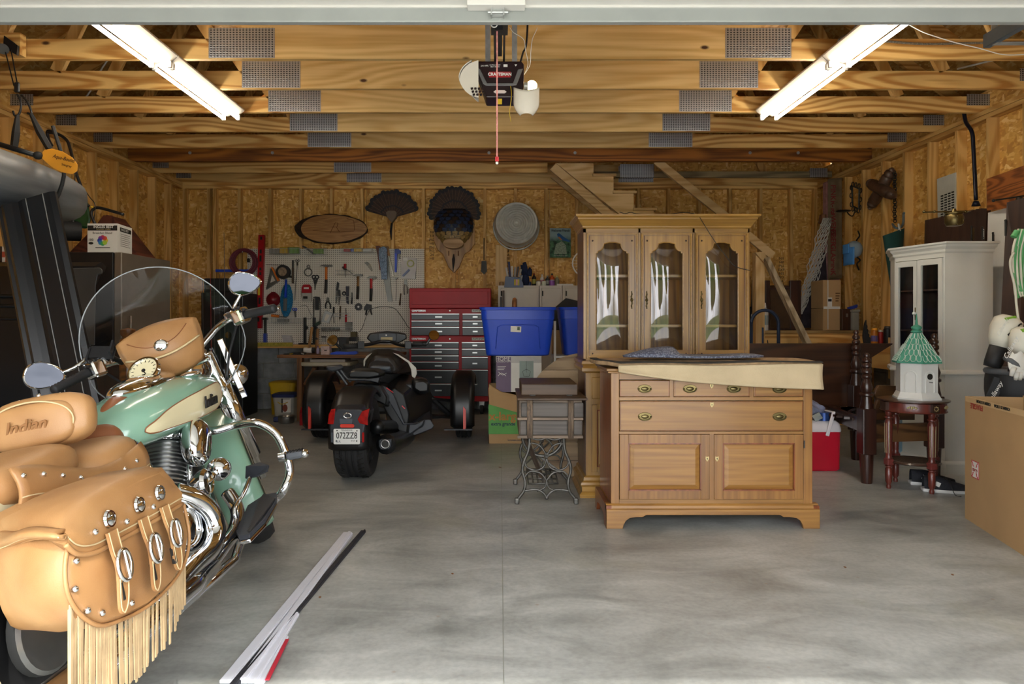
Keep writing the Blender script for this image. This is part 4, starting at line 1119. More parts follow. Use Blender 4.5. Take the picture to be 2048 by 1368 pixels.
b = B().bar(P(1696, 617, 7.75), P(1714, 611, 7.75), 0.03, 0.025).bar(P(1702, 616, 7.74), P(1712, 613, 7.74), 0.04, 0.03)
tag(b.obj('blue_torch', mat('blue_grip', '2b3f9a', 0.4)), 'small blue and black tool lying on the grey bin', 'tool')
LG = Z_(690, 6.9)
bottle('orange_bottle', 'orange bottle with blue cap standing on the right ledge', 1749, 7.0, LG, 0.035, 0.17, 'b8701c', 'e8a52a', 1, lab='2b4fa8')
bottle('red_bottle', 'small red bottle beside the orange bottle on the ledge', 1761, 7.0, LG, 0.026, 0.15, '9c2420', 'c8c0b0', 1)
bottle('black_can', 'black round can on the right ledge near the white hutch', 1776, 6.95, LG, 0.042, 0.19, '1e1d1f', '3a3836', 1)
b = B()
for k in range(6): b.tube(bez([P(1730+2*k, 690, 7.05), P(1727+3*k, 670+2*k, 7.05), P(1732+1.5*k, 640+9*k, 7.05)], 4), [0.012]*8+[0.004], 6)
tag(b.obj('black_clamp', M_BLACKM), 'tangle of black clamps standing on the right ledge', 'clamp')
B().bx(3.56, 3.63, 6.3, 6.45, LG, LG+0.12)
tag(B().bx(X_(1781,6.4), X_(1806,6.4), 6.4, 6.44, LG-0.3, Z_(675,6.4)).obj('pine_offcut', PINE_PALE), 'pale pine offcut standing behind the white hutch door', 'offcut')
# ------------------------------------------------------------------ hung on the right wall
def rwall(px, X=4.19):   # depth at which the wall plane is seen at px
 return X*F/(px-CX)
def PW(px, py, X=4.19):
 return P(px, py, rwall(px, X))
b = B(); X = 4.12
fr = [PW(1704,372,X), PW(1719,378,X), PW(1718,418,X), PW(1705,412,X)]
b.tube(fr, 0.012, 6, closed=True)
for k in range(4):
 for j in range(3):
  p = fr[k].lerp(fr[(k+1) % 4], (j+0.5)/3); c = sum(fr, Vector())/4; o_ = (p-c).normalized()
  b.ring(p+o_*0.03, 0.026, 0.006, 10, 5, Matrix.Rotation(pi/2, 4, 'Y'))
b.tube(bez([PW(1711,420,X), PW(1705,432,X), PW(1697,428,X), PW(1694,422,X)], 5), 0.007, 6)
b.sph(PW(1697, 422, X)-Vector((0.06,0,0)), (0.09, 0.07, 0.015), 14, 6)
tag(b.obj('candle_sconce', M_IRON, smooth=40), 'black wrought iron candle sconce on the right wall', 'sconce')
t = thing('spindle_cross', 'cross made of two turned wooden spindles on the right wall', 'cross', PW(1762, 378, 4.12))
SPW = wood('spindle', '5c4232', '34241c', 'Z', 0.4, ring=0.2)
def spindle(par, p0, p1, r, m, name='spindle', prof=None):
 p0, p1 = Vector(p0), Vector(p1); L = (p1-p0).length
 prof = prof or [(0.3,0),(0.5,0.03),(0.35,0.06),(0.8,0.09),(0.9,0.14),(0.6,0.17),(1,0.2),(0.95,0.45),(1,0.55),(0.95,0.8),(0.6,0.83),(0.9,0.86),(0.8,0.91),(0.35,0.94),(0.5,0.97),(0.3,1)]
 q = Vector((0,0,1)).rotation_difference((p1-p0).normalized()).to_matrix()
 return B().lathe([(a*r, z*L) for a, z in prof], 12, p0, q).obj(name, m, par, w=True, smooth=50)
spindle(t, PW(1739, 418, 4.12), PW(1785, 337, 4.12), 0.062, SPW)
spindle(t, PW(1736, 364, 4.10), PW(1790, 393, 4.06), 0.062, SPW)
b = B()
for k in range(22): b.ring(PW(1789.5+0.6*math.sin(k), 345+4.6*k, 4.14), 0.018, 0.005, 10, 5, Matrix.Rotation(pi/2*(k % 2), 4, 'Z') @ Matrix.Rotation(pi/2, 4, 'Y'))
tag(b.obj('hanging_chain', M_IRON), 'dark steel chain hanging below the spindle cross', 'chain')
t = thing('baseball_cap', 'light blue cap hanging from a curly iron hook', 'cap', PW(1708, 505, 4.1))
c = PW(1708, 499, 4.08)
B().sph(c, (0.09, 0.10, 0.10), 14, 8).obj('crown', mat('cap_grey', '8fa0ac', 0.85), t, w=True, smooth=True)
B().surf(lambda u, v: c + Vector((-0.06-0.05*math.sin(pi*u)*0.3, (u-0.5)*0.24, 0.02-0.2*v)), 8, 4).obj('brim', mat('cap_blue', '4d8fd0', 0.8), t, w=True, smooth=True, solid=0.008)
B().bx(c.x-0.1, c.x-0.085, c.y-0.07, c.y+0.07, c.z-0.05, c.z+0.06).obj('front_panel', mat('cap_blue', '4d8fd0', 0.8), t, w=True, bevel=0.01)
b = B()
b.tube(bez([PW(1716,462,4.14), PW(1719,472,4.12), PW(1713,482,4.12), PW(1716,500,4.12), PW(1713,512,4.1), PW(1720,520,4.1), PW(1714,528,4.1), PW(1718,540,4.14)], 5), 0.009, 6)
tag(b.obj('curly_hook', M_IRON, smooth=True), 'black curly iron wall hook holding the blue cap', 'hook')
t = thing('umbrella_bag', 'dark green canvas umbrella bag hanging tapered from a hook', 'bag', PW(1790, 630, 4.05))
y = 6.9
def ub(u, v):
 a = 2*pi*u
 c = 1787+7*v; w_ = 22-18*v
 return P(c + w_*math.cos(a), 464+170*v - 8*math.cos(a)*(1-v), y+0.07*math.sin(a)*(1-0.7*v))
B().surf(ub, 16, 12, True).obj('canvas', mat('green_canvas', '17403c', 0.9, var=0.2, nscale=7), t, w=True, smooth=True)
B().tube(bez([P(1796,464,y-0.02), P(1799,455,y-0.02), P(1797,448,y-0.02), P(1800,462,y-0.05)], 5), 0.01, 6).obj('drawstring', M_ROPE, t, w=True, smooth=True)
b = B().tube(bez([PW(1785,448,4.15), P(1790,455,6.95), P(1800,456,6.95), P(1806,447,7.0), P(1807,430,7.05), PW(1808,426,4.18)], 5), 0.012, 6)
tag(b.obj('storage_hook', mat('blue_grey_hook', '5f6f78', 0.5)), 'grey rubber-coated storage hook above the green bag', 'hook')
t = thing('louvred_vent', 'dusty white louvred wall vent between two studs', 'vent', PW(1895, 440, 4.2))
X = 4.20
B().add([PW(1876,358,X), PW(1913,345,X), PW(1913,455,X), PW(1878,462,X)], [(0,1,2,3)]).obj('face', mat('dusty_white', 'b9b8ae', 0.7, var=0.1), t, w=True, solid=0.02)
for j in range(4):
 for k in range(10):
  p = PW(1884+7.2*j, 392-2.6*j+5.2*k, X-0.014)
  B().box(p, (0.006, 0.03, 0.012)).obj('slot', M_INK, t, w=True)
t = thing('hanging_lamp', 'brass lamp with wide arm hanging before the dark doors', 'lamp', P(1908, 454, 5.0))
y = 5.0; M_OLDB = mat('old_brass', '6b5d3a', 0.35, 0.85, var=0.3, nscale=14)
B().lathe([(0.02,0.0),(0.05,0.005),(0.062,0.03),(0.062,0.07),(0.055,0.085),(0.06,0.09),(0.06,0.10),(0.02,0.105),(0.012,0.13)], 18, P(1908,453,y)).obj('font', M_OLDB, t, w=True, smooth=40)
B().cyl(P(1846,424.5,y), P(1935,422.5,y), 0.006, n=8).obj('arm', M_OLDB, t, w=True)
for px in (1848, 1869, 1908, 1931): B().sph(P(px, 423.5, y), 0.011, 8, 6).obj('finial', M_OLDB, t, w=True, smooth=True)
B().tube(bez([P(1914,432,y-0.06), P(1924,434,y-0.05), P(1926,446,y-0.05), P(1914,449,y-0.06)], 5), 0.006, 6).obj('handle', M_OLDB, t, w=True, smooth=True)
B().cyl(P(1935,423,y), PW(1946, 420, 4.2), 0.006, n=6).obj('wall_stem', M_OLDB, t, w=True)
t = thing('wall_lamp', 'dark oil lamp on a swing arm at the plywood board', 'lamp', P(2040, 430, 4.9))
y = 4.9
B().cyl(P(1986,401,y), P(2046,392,y), 0.006, n=8).obj('arm', M_IRON, t, w=True)
B().sph(P(1987,401,y), 0.012, 8, 6).obj('finial', M_IRON, t, w=True, smooth=True)
B().lathe([(0.02,0),(0.06,0.01),(0.068,0.05),(0.06,0.09),(0.03,0.10),(0.02,0.13)], 16, P(2039,431,y)).obj('font', M_IRON, t, w=True, smooth=40)
B().sph(P(2056,411,y-0.1), (0.06,0.06,0.06), 16, 10).obj('glass_globe', mat('white_globe', 'c9ccd2', 0.2), t, w=True, smooth=True)
B().cyl(P(2046,392,y), PW(2150, 385, 4.2), 0.006, n=6).obj('wall_stem', M_IRON, t, w=True)
b = B()
b.tube(bez([PW(1928,226,4.12), PW(1932,245,4.12), PW(1944,265,4.12), PW(1947,300,4.12), PW(1952,400,4.1)], 6), 0.016, 8)
b.cyl(PW(1952,402,4.1), PW(1952,412,4.1), 0.02, 0.035, 10)
tag(b.obj('metal_cane', mat('navy_black', '14182a', 0.35, 0.4), smooth=True), 'black metal cane with rubber foot hanging from the top plate', 'cane')
o = B().add([P(1975,358,5.55), P(2075,322,5.0), P(2075,408,5.0), P(1976,421,5.55)], [(0,1,2,3)]).obj('plywood_board', wood('stained_ply', '9a5a2a', '623214', 'Y', 0.5, ring=0.8, size=0.5), solid=0.018)
tag(o, 'red-brown stained plywood board fixed high on the right wall', 'board')
# ------------------------------------------------------------------ doors leaning on the right wall
DOORW = wood('dark_door', '3f2a20', '241610', 'Z', 0.45, ring=0.3)
def slab_door(name, label, p0, p1, top0, top1, th, m, panels=True):
 """door leaf standing between two floor points, leaning; top edge given by two points"""
 t = thing(name, label, 'door', (p0+p1)/2)
 a, b_, c, d = p0, p1, top1, top0
 n = (b_-a).cross(d-a).normalized()*th
 B().add([a,b_,c,d,a+n,b_+n,c+n,d+n], [(0,1,2,3),(7,6,5,4),(0,4,5,1),(1,5,6,2),(2,6,7,3),(3,7,4,0)]).obj('slab', m, t, w=True)
 if panels:
  for (u0,u1,v0,v1) in ((0.12,0.88,0.62,0.93),(0.12,0.88,0.08,0.5)):
   q = lambda u, v: a.lerp(b_, u).lerp(d.lerp(c, u), v) - n*0.06
   B().tube([q(u0,v0), q(u1,v0), q(u1,v1), q(u0,v1)], 0.008, 6, closed=True).obj('panel_moulding', m, t, w=True)
 return t
def hinge(par, p, w_, h, m):
 B().box(p, (w_, 0.004, h)).obj('hinge_leaf', m, par, w=True)
 b = B().cyl(p+Vector((-w_*0.62,-0.004,-h*0.62)), p+Vector((-w_*0.62,-0.004,h*0.62)), 0.007, n=8).sph(p+Vector((-w_*0.62,-0.004,h*0.66)), 0.009, 8, 6)
 b.obj('hinge_pin', M_IRON, par, w=True, smooth=40)
 for s in (-0.35,-0.12,0.12,0.35): B().sph(p+Vector((w_*(0.15 if s*s>0.05 else -0.15),-0.003,h*s)), 0.004, 6, 4).obj('screw', M_INK, par, w=True)
d1 = slab_door('panel_door', 'dark brown panelled door leaning behind the white hutch', Vector((3.95, 6.35, 0.0)), Vector((3.98, 5.80, 0)), P(1858,441,6.38), P(1972,417,5.82), 0.04, DOORW)
hinge(d1, P(1951,468,5.78), 0.06, 0.095, mat('tarnished_hinge', 'a08a62', 0.4, 0.8))
d2 = slab_door('panel_door', 'narrow dark door edge leaning beside the white door', Vector((3.93, 5.76, 0)), Vector((3.95, 5.64, 0)), P(1960,419,5.76), P(1982,418,5.66), 0.04, DOORW, False)
hinge(d2, P(1966,468,5.6), 0.016, 0.08, M_GALV)
d3 = slab_door('panel_door', 'white panelled door leaning on the right wall', Vector((4.0, 5.60, 0)), Vector((4.05, 5.1, 0)), P(1985,426,5.62), P(2060,407,5.2), 0.04, M_WHITE)
hinge(d3, P(1987,476,5.5), 0.012, 0.06, M_BRASS)
d4 = slab_door('panel_door', 'dark brown door leaning at an angle beside the green cord', Vector((X_(1990,4.75), 4.75, 0)), Vector((X_(2110,4.45), 4.45, 0)), P(2019,407,4.85), P(2120,380,4.5), 0.04, DOORW)
hinge(d4, P(2016,457,4.82), 0.032, 0.085, mat('pale_steel', 'b9b4a6', 0.4, 0.6))
# ------------------------------------------------------------------ white corner hutch
Yh = 4.55
wx = lambda p, y=Yh: X_(p, y); wz = lambda p, y=Yh: Z_(p, y)
A = Vector((X_(1789, 5.68), 5.68, 0)); Bp = Vector((X_(1890, 5.2), 5.2, 0)); Cp = Vector((X_(1986, 5.2), 5.2, 0)); Dp = Vector((X_(1986,5.2)+0.02, 5.75, 0)); Ep = Vector((X_(1789,5.68)+0.12, 5.95, 0))
M_HW = mat('white_hutch_paint', 'cfcfc8', 0.45, var=0.03)
wh = thing('white_hutch', 'white painted corner hutch with two glazed doors', 'hutch', (Bp+Dp)/2)
zt_ = Z_(506, 5.2); zm = Z_(742, 5.2)
ft = [A, Bp, Cp, Dp, Ep]
def ring_(o, z):
 c = sum(ft, Vector())/5
 out = []
 for p in ft:
  d = (p-c); d.z = 0
  out.append(p + d.normalized()*o + Vector((0,0,z)))
 return out
B().loft([ring_(0.03, 0.0), ring_(0.03, 0.08), ring_(0.02, 0.09), ring_(0.0, 0.10), ring_(0.0, zm-0.02)]).obj('lower_body', M_HW, wh, w=True)
B().loft([ring_(0.03, zm-0.03), ring_(0.035, zm-0.02), ring_(0.03, zm), ring_(0.012, zm+0.008)]).obj('waist_moulding', M_HW, wh, w=True)
cr = [(0.0, 0), (0.012, 0.012), (0.012, 0.03), (0.03, 0.05), (0.034, 0.066), (0.048, 0.072), (0.048, 0.086)]
B().loft([ring_(o, zt_+z) for o, z in cr]).obj('crown_moulding', M_HW, wh, w=True)
def wallpan(a, b_, z0, z1, th, m, nm):
 n = (b_-a).cross(Vector((0,0,1))).normalized()*th
 u = [a+Vector((0,0,z0)), b_+Vector((0,0,z0)), b_+Vector((0,0,z1)), a+Vector((0,0,z1))]
 B().add(u+[p-n for p in u], [(0,1,2,3),(7,6,5,4),(0,4,5,1),(1,5,6,2),(2,6,7,3),(3,7,4,0)]).obj(nm, m, wh, w=True)
wallpan(Bp, Cp, zm, zt_, 0.02, M_HW, 'front_panel')
wallpan(Cp, Dp, zm, zt_, 0.02, M_HW, 'side_panel')
wallpan(Dp, Ep, zm, zt_, 0.02, M_HW, 'back_panel')
wallpan(Ep, A, zm, zt_, 0.02, M_HW, 'side_panel')
M_HIN = wood('hutch_inside', '5a4030', '3a281c', 'Z', 0.6)
dirv = (Bp-A)
nrm = dirv.cross(Vector((0,0,1))).normalized()
def fpt(u, z, o=0.0): return A + dirv*u + Vector((0,0,z)) + nrm*o
def fbar(u0, u1, z0, z1, o0, o1, m, nm, par):
 v = [fpt(u0,z0,o0), fpt(u1,z0,o0), fpt(u1,z1,o0), fpt(u0,z1,o0), fpt(u0,z0,o1), fpt(u1,z0,o1), fpt(u1,z1,o1), fpt(u0,z1,o1)]
 return B().add(v, [(0,1,2,3),(7,6,5,4),(0,4,5,1),(1,5,6,2),(2,6,7,3),(3,7,4,0)]).obj(nm, m, par, w=True)
fbar(0, 1, zt_-0.03, zt_, 0, -0.03, M_HW, 'head_rail', wh)
fbar(0, 0.03, zm, zt_, 0, -0.03, M_HW, 'stile', wh)
fbar(0.97, 1, zm, zt_, 0, -0.03, M_HW, 'stile', wh)
for u0, u1 in ((0.035, 0.485), (0.495, 0.965)):
 d = fbar(u0, u0+0.07, zm+0.01, zt_-0.035, 0.012, -0.01, M_HW, 'door', wh)
 fbar(u1-0.07, u1, zm+0.01, zt_-0.035, 0.012, -0.01, M_HW, 'door_stile', d)
 fbar(u0+0.07, u1-0.07, zm+0.01, zm+0.055, 0.012, -0.01, M_HW, 'door_rail', d)
 fbar(u0+0.07, u1-0.07, zt_-0.08, zt_-0.035, 0.012, -0.01, M_HW, 'door_rail', d)
 v = [fpt(u0+0.07, zm+0.055, 0.0), fpt(u1-0.07, zm+0.055, 0.0), fpt(u1-0.07, zt_-0.08, 0.0), fpt(u0+0.07, zt_-0.08, 0.0)]
 B().add(v, [(0,1,2,3)]).obj('glass_pane', M_PANE, d, w=True)
for z in (zm+0.30, zm+0.62):
 B().loft([[p*1 + (sum(ft, Vector())/5-p)*0.06 + Vector((0,0,zz)) for p in ft] for zz in (z, z+0.012)]).obj('shelf', M_HIN, wh, w=True)
for a, b_ in ((Cp, Dp), (Dp, Ep), (Ep, A), (Bp, Cp)):
 n = (b_-a).cross(Vector((0,0,1))).normalized()*0.024
 v = [a-n+Vector((0,0,zm)), b_-n+Vector((0,0,zm)), b_-n+Vector((0,0,zt_)), a-n+Vector((0,0,zt_))]
 B().add(v, [(0,1,2,3)]).obj('lining', M_HIN, wh, w=True)
B().sph(fpt(0.47, Z_(627,5.45), 0.03), 0.014, 10, 6).obj('glass_knob', mat('crystal', 'd5dad8', 0.1), wh, w=True, smooth=True)
fbar(0.455, 0.468, Z_(640,5.45), Z_(615,5.45), 0.016, 0.012, M_BRASS, 'knob_plate', wh)
for z in (zm+0.15, zt_-0.15): fbar(0.966, 0.974, z-0.03, z+0.03, 0.018, 0.0, M_HW, 'hinge', wh)
# ------------------------------------------------------------------ antique bed frame
bd = thing('bed_frame', 'dark antique bed frame with turned posts beside the round stand', 'bed', (X_(1790, 4.9), 5.1, 0))
BED = wood('dark_bed', '3f2218', '22110b', 'Z', 0.3, ring=0.25, coat=0.3)
BEDH = wood('bed_headboard', '4a2c1a', '2b170d', 'X', 0.35, ring=0.6, coat=0.3)
post = [(0.20,1.0),(0.34,0.985),(0.25,0.965),(0.46,0.95),(0.46,0.935),(0.3,0.928),(0.5,0.915),(0.5,0.895),(0.32,0.885),(0.52,0.87),(0.52,0.85),(0.34,0.84),(0.5,0.825),(0.5,0.81),(0.36,0.80),(0.46,0.775),(0.66,0.735),(0.5,0.70),(0.72,0.69),(0.72,0.675),(0.5,0.665),(0.6,0.62),(0.72,0.585),(0.72,0.57)]
def bed_post(px, py_top, base, h=None, r=0.065):
 H_ = Z_(py_top, base.y)
 b = B().lathe([(a*r, z*H_) for a, z in reversed(post)], 14, base)
 b.obj('turned_post', BED, bd, w=True, smooth=50)
 B().box(base+Vector((0,0,H_*0.40)), (r*1.5, r*1.5, H_*0.35)).obj('post_block', BED, bd, w=True, bevel=0.006)
 B().lathe([(r*0.55,0),(r*0.6,H_*0.02),(r*0.72,H_*0.2),(r*0.74,H_*0.225)], 12, base).obj('post_foot', BED, bd, w=True, smooth=50)
pa = FL(1733, 966); pa.x += 0.0
pb = Vector((X_(1712, 5.75), 5.75, 0)); pc = Vector((X_(1868, 5.0), 5.0, 0)); pd = Vector((X_(1610, 6.4), 6.4, 0))
bed_post(1735, 706, pa); bed_post(1711, 660, pb); bed_post(1868, 667, pc)
B().lathe([(a*0.05, z*Z_(693, 6.4)) for a, z in reversed(post)], 14, pd).obj('turned_post', BED, bd, w=True, smooth=50)
B().cyl(pd, pd+Vector((0,0,0.56)), 0.03, n=10).obj('post_foot', BED, bd, w=True)
def zr_(p, py): return Z_(py, p.y)
B().bar(pa+Vector((0,0.03,0.36)), pb+Vector((0,0,0.36)), 0.03, 0.12).obj('end_rail', BED, bd, w=True)
B().bar(pa+Vector((0.03,0,0.36)), pc+Vector((-0.03,0,0.36)), 0.03, 0.13).obj('side_rail', wood('worn_rail', '6a4a2c', '3a2414', 'X', 0.4, ring=0.7), bd, w=True)
B().bar(pa+Vector((-0.02,0,0.42)), Vector((X_(1660,5.6), 5.6, 0.42)), 0.04, 0.10).obj('slat_rail', BED, bd, w=True)
for k in range(8):
 u = k/7
 B().bar(pa.lerp(pc,0.06+0.12*u)+Vector((-0.02-0.22*u,0.06+0.5*u,0.44)), Vector((X_(1662,5.6)+0.10*k, 5.75+0.03*k, 0.44)), 0.045, 0.018).obj('slat', BED, bd, w=True)
B().prism([(pb.x-1.0, 0.35), (pc.x-0.02, 0.35), (pc.x-0.02, 0.86), (pb.x+0.35, 0.98), (pb.x-1.0, 0.98)], 5.8, 5.83).obj('headboard', BEDH, bd, w=True)
B().prism([(X_(1752,5.3),0.40),(X_(1830,5.3),0.40),(X_(1830,5.3),0.66),(X_(1758,5.3),0.67),(X_(1752,5.3),0.64),(X_(1749,5.3),0.60),(X_(1755,5.3),0.56),(X_(1750,5.3),0.5)], 5.3, 5.33).obj('footboard_panel', wood('worn_rail', '6a4a2c', '3a2414', 'X'), bd, w=True, bevel=0.004)
o = B().bx(X_(1776,5.6), X_(1826,5.6), 5.6, 5.63, 0.0, 0.40).obj('blue_board', mat('pale_blue_panel', '7f9fb4', 0.6))
tag(o, 'pale blue painted board standing on the floor behind the bed', 'board')
# ------------------------------------------------------------------ red cooler
cl = FL(1655, 943)
co = thing('cooler', 'red picnic cooler with white lid behind the sideboard', 'cooler', (X_(1650, 5.35), 5.5, 0))
yq = 5.3; q = lambda p: X_(p, yq); qz = lambda p: Z_(p, yq)
M_CRED = mat('cooler_red', 'b8152c', 0.35, var=0.05)
M_LID = mat('cooler_white', 'd3cdd0', 0.4, var=0.04)
def rr_loft(x0, x1, y0, y1, zs, r=0.03, tap=0.0):
 rings = []
 for z, o in zs:
  rings.append([Vector((a, b_, z)) for a, b_ in rrect(x0-o, x1+o, y0-o, y1+o, r)])
 return rings
B().loft(rr_loft(q(1590), q(1682), yq, yq+0.32, ((0.0,-0.012),(0.015,0),(qz(864),0.004)))).obj('body', M_CRED, co, w=True, smooth=40)
B().loft(rr_loft(q(1590), q(1682), yq, yq+0.32, ((qz(864)+0.001,0.008),(qz(860),0.01),(qz(848),0.0),(qz(842),-0.02)))).obj('lid', M_LID, co, w=True, smooth=40)
B().bar((q(1665), yq-0.02, qz(824)), (q(1652), yq-0.02, qz(871)), 0.028, 0.012, (0,1,0)).obj('handle', M_LID, co, w=True, bevel=0.005)
B().bar((q(1665), yq-0.02, qz(824)), (q(1668), yq+0.16, qz(826)), 0.028, 0.012).obj('handle_top', M_LID, co, w=True, bevel=0.005)
def bag(u, v):
 a = 2*pi*u
 r = math.sin(pi*(0.15+0.8*v))*(1+0.12*math.sin(5*a+4*v)+0.07*math.sin(11*a))
 return Vector((q(1632) + 0.14*r*math.cos(a) - 0.02*v, yq+0.16+0.12*r*math.sin(a), qz(842) + 0.155*v + 0.012*math.sin(7*a+9*v)))
o = B().surf(bag, 40, 16, True).obj('plastic_bag', mat('crumpled_plastic', '7a7f98', 0.3, var=0.4, nscale=16, bump=0.5), smooth=True)
tag(o, 'crumpled blue-grey plastic bag on top of the red cooler', 'bag')
o = B().cyl((q(1652), yq+0.04, qz(842)), (q(1652), yq+0.04, qz(826)), 0.045, n=16).obj('drink_can', mat('blue_can', '34508f', 0.3, 0.5, var=0.3, nscale=30), smooth=40)
tag(o, 'blue drink can standing on the cooler lid', 'can')
o = B().cyl((q(1630), yq+0.02, qz(838)), (q(1642), yq+0.0, qz(830)), 0.03, 0.03, 6).obj('jar', mat('clear_jar', '9a9f9c', 0.2), smooth=False)
tag(o, 'small faceted glass jar lying on the cooler lid', 'jar')
# ------------------------------------------------------------------ round stand and birdhouse
sc_ = FL(1826, 980); yS = 4.62
sx_ = lambda p: X_(p, yS); sz_ = lambda p: Z_(p, yS)
cx0 = X_(1826, yS+0.17)
rs = thing('round_stand', 'red-brown round stand on four fluted legs with lower shelf', 'stand', (cx0, yS+0.17, 0))
MAH = wood('mahogany', '6e3026', '45180f', 'Z', 0.35, ring=0.25, coat=0.3)
MAHD = mat('dark_mahogany_top', '3f2a20', 0.3, var=0.25, nscale=9, coat=0.3)
cy0 = yS+0.17
zt0 = 0.625
def ell(r, z, n=36): return [Vector((cx0+r*math.cos(2*pi*k/n), cy0+r*math.sin(2*pi*k/n)*0.95, z)) for k in range(n)]
B().loft([ell(0.215,zt0-0.016), ell(0.228,zt0-0.008), ell(0.226,zt0), ell(0.20,zt0+0.004)]).obj('top', MAHD, rs, w=True, smooth=40)
B().loft([ell(0.205,zt0-0.085), ell(0.212,zt0-0.08), ell(0.205,zt0-0.07), ell(0.205,zt0-0.017)]).obj('apron', MAH, rs, w=True, smooth=40)
lp = [(0.9,0.0),(1.0,0.01)]
legp = [(0.014,0),(0.017,0.015),(0.012,0.03),(0.022,0.05),(0.023,0.14),(0.015,0.15),(0.024,0.155),(0.024,0.16),(0.014,0.165)]
legu = [(0.018,0.205),(0.026,0.21),(0.02,0.225),(0.021,0.24),(0.026,0.47),(0.016,0.49),(0.027,0.495),(0.027,0.505),(0.018,0.51),(0.024,0.53),(0.024,0.55)]
for k, a in enumerate((-pi/2+0.12, 0.25, pi/2+0.12, pi+0.12)):
 p = Vector((cx0+0.185*math.cos(a), cy0+0.175*math.sin(a), 0))
 lo = B().lathe(legp, 12, p).obj('leg', MAH, rs, w=True, smooth=45)
 B().lathe(legu, 12, p).obj('upper_turning', MAH, lo, w=True, smooth=45)
 B().box(p+Vector((0,0,0.187)), (0.046,0.046,0.044), (0,0,a)).obj('leg_block', mat('mahogany_block', '6a2f2a', 0.4), lo, w=True, bevel=0.004)
 for j in range(4):
  aa = a + (j-1.5)*0.75 + pi/2*0
  B().cyl(p+Vector((0.022*math.cos(aa), 0.022*math.sin(aa), 0.25)), p+Vector((0.026*math.cos(aa), 0.026*math.sin(aa), 0.46)), 0.003, n=5).obj('flute', mat('gilt_flute', '8c7a5a', 0.5), lo, w=True)
 B().box(p+Vector((0.018*math.cos(a),0.018*math.sin(a),zt0-0.045)), (0.05,0.05,0.055), (0,0,a)).obj('carved_block', MAHD, lo, w=True)
B().loft([ell(0.165,0.178), ell(0.175,0.185), ell(0.165,0.195), ell(0.15,0.195)]).obj('lower_shelf', MAHD, rs, w=True, smooth=40)
B().loft([ell(0.15,0.193), ell(0.149,0.197)]).obj('caned_inset', mat('cane_weave', '4d3c2c', 0.7, var=0.5, nscale=60), rs, w=True)
M_GILT = mat('gilt', 'b8a878', 0.4, 0.3)
for a0 in (-pi/2-0.55, -pi/2+0.75):
 for k in range(5):
  aa = a0+0.06*(k-2)
  B().sph((cx0+0.207*math.cos(aa), cy0+0.197*math.sin(aa), zt0-0.045+0.006*(k % 2)), (0.008,0.004,0.008 if k != 2 else 0.012), 8, 6).obj('gilt_flower', M_GILT, rs, w=True)
aa = -pi/2+0.12
pq = Vector((cx0+0.21*math.cos(aa), cy0+0.20*math.sin(aa)-0.006, zt0-0.045))
for k in range(8):
 B().sph(pq+Vector((0.014*math.cos(k*pi/4),-0.012,0.014*math.sin(k*pi/4))), (0.005,0.003,0.005), 6, 4).obj('rosette_petal', M_GILT, rs, w=True)
bh = thing('birdhouse', 'white hexagonal birdhouse with green shingled cone roof on the round stand', 'birdhouse', (X_(1833, cy0-0.02), cy0-0.02, zt0+0.004))
M_BHW = mat('birdhouse_white', 'cfcfca', 0.6, var=0.06)
M_BHG = mat('birdhouse_green', '3f8a72', 0.6, var=0.12, nscale=12)
rot = 0.2
def hexr(r, z): return [Vector((r*math.cos(pi/3*k+rot), r*math.sin(pi/3*k+rot), z)) for k in range(6)]
B().loft([hexr(0.155,0), hexr(0.155,0.012), hexr(0.148,0.02), hexr(0.135,0.045), hexr(0.132,0.05)]).obj('base', M_BHW, bh)
B().loft([hexr(0.132,0.045), hexr(0.132,0.262)]).obj('wall', M_BHW, bh)
zr0, zr1 = 0.258, 0.46
B().loft([hexr(0.158,zr0-0.006), hexr(0.158,zr0), hexr(0.028,zr1), hexr(0.02,zr1+0.01)]).obj('roof', M_BHG, bh)
B().lathe([(0.02,zr1),(0.034,zr1+0.004),(0.036,zr1+0.012),(0.026,zr1+0.02),(0.026,zr1+0.026),(0.032,zr1+0.03),(0.034,zr1+0.042),(0.02,zr1+0.052),(0.009,zr1+0.058),(0.006,zr1+0.1),(0.002,zr1+0.135)], 12).obj('finial', M_BHG, bh, smooth=40)
M_SHL = mat('shingle_line', 'c8d2c8', 0.7)
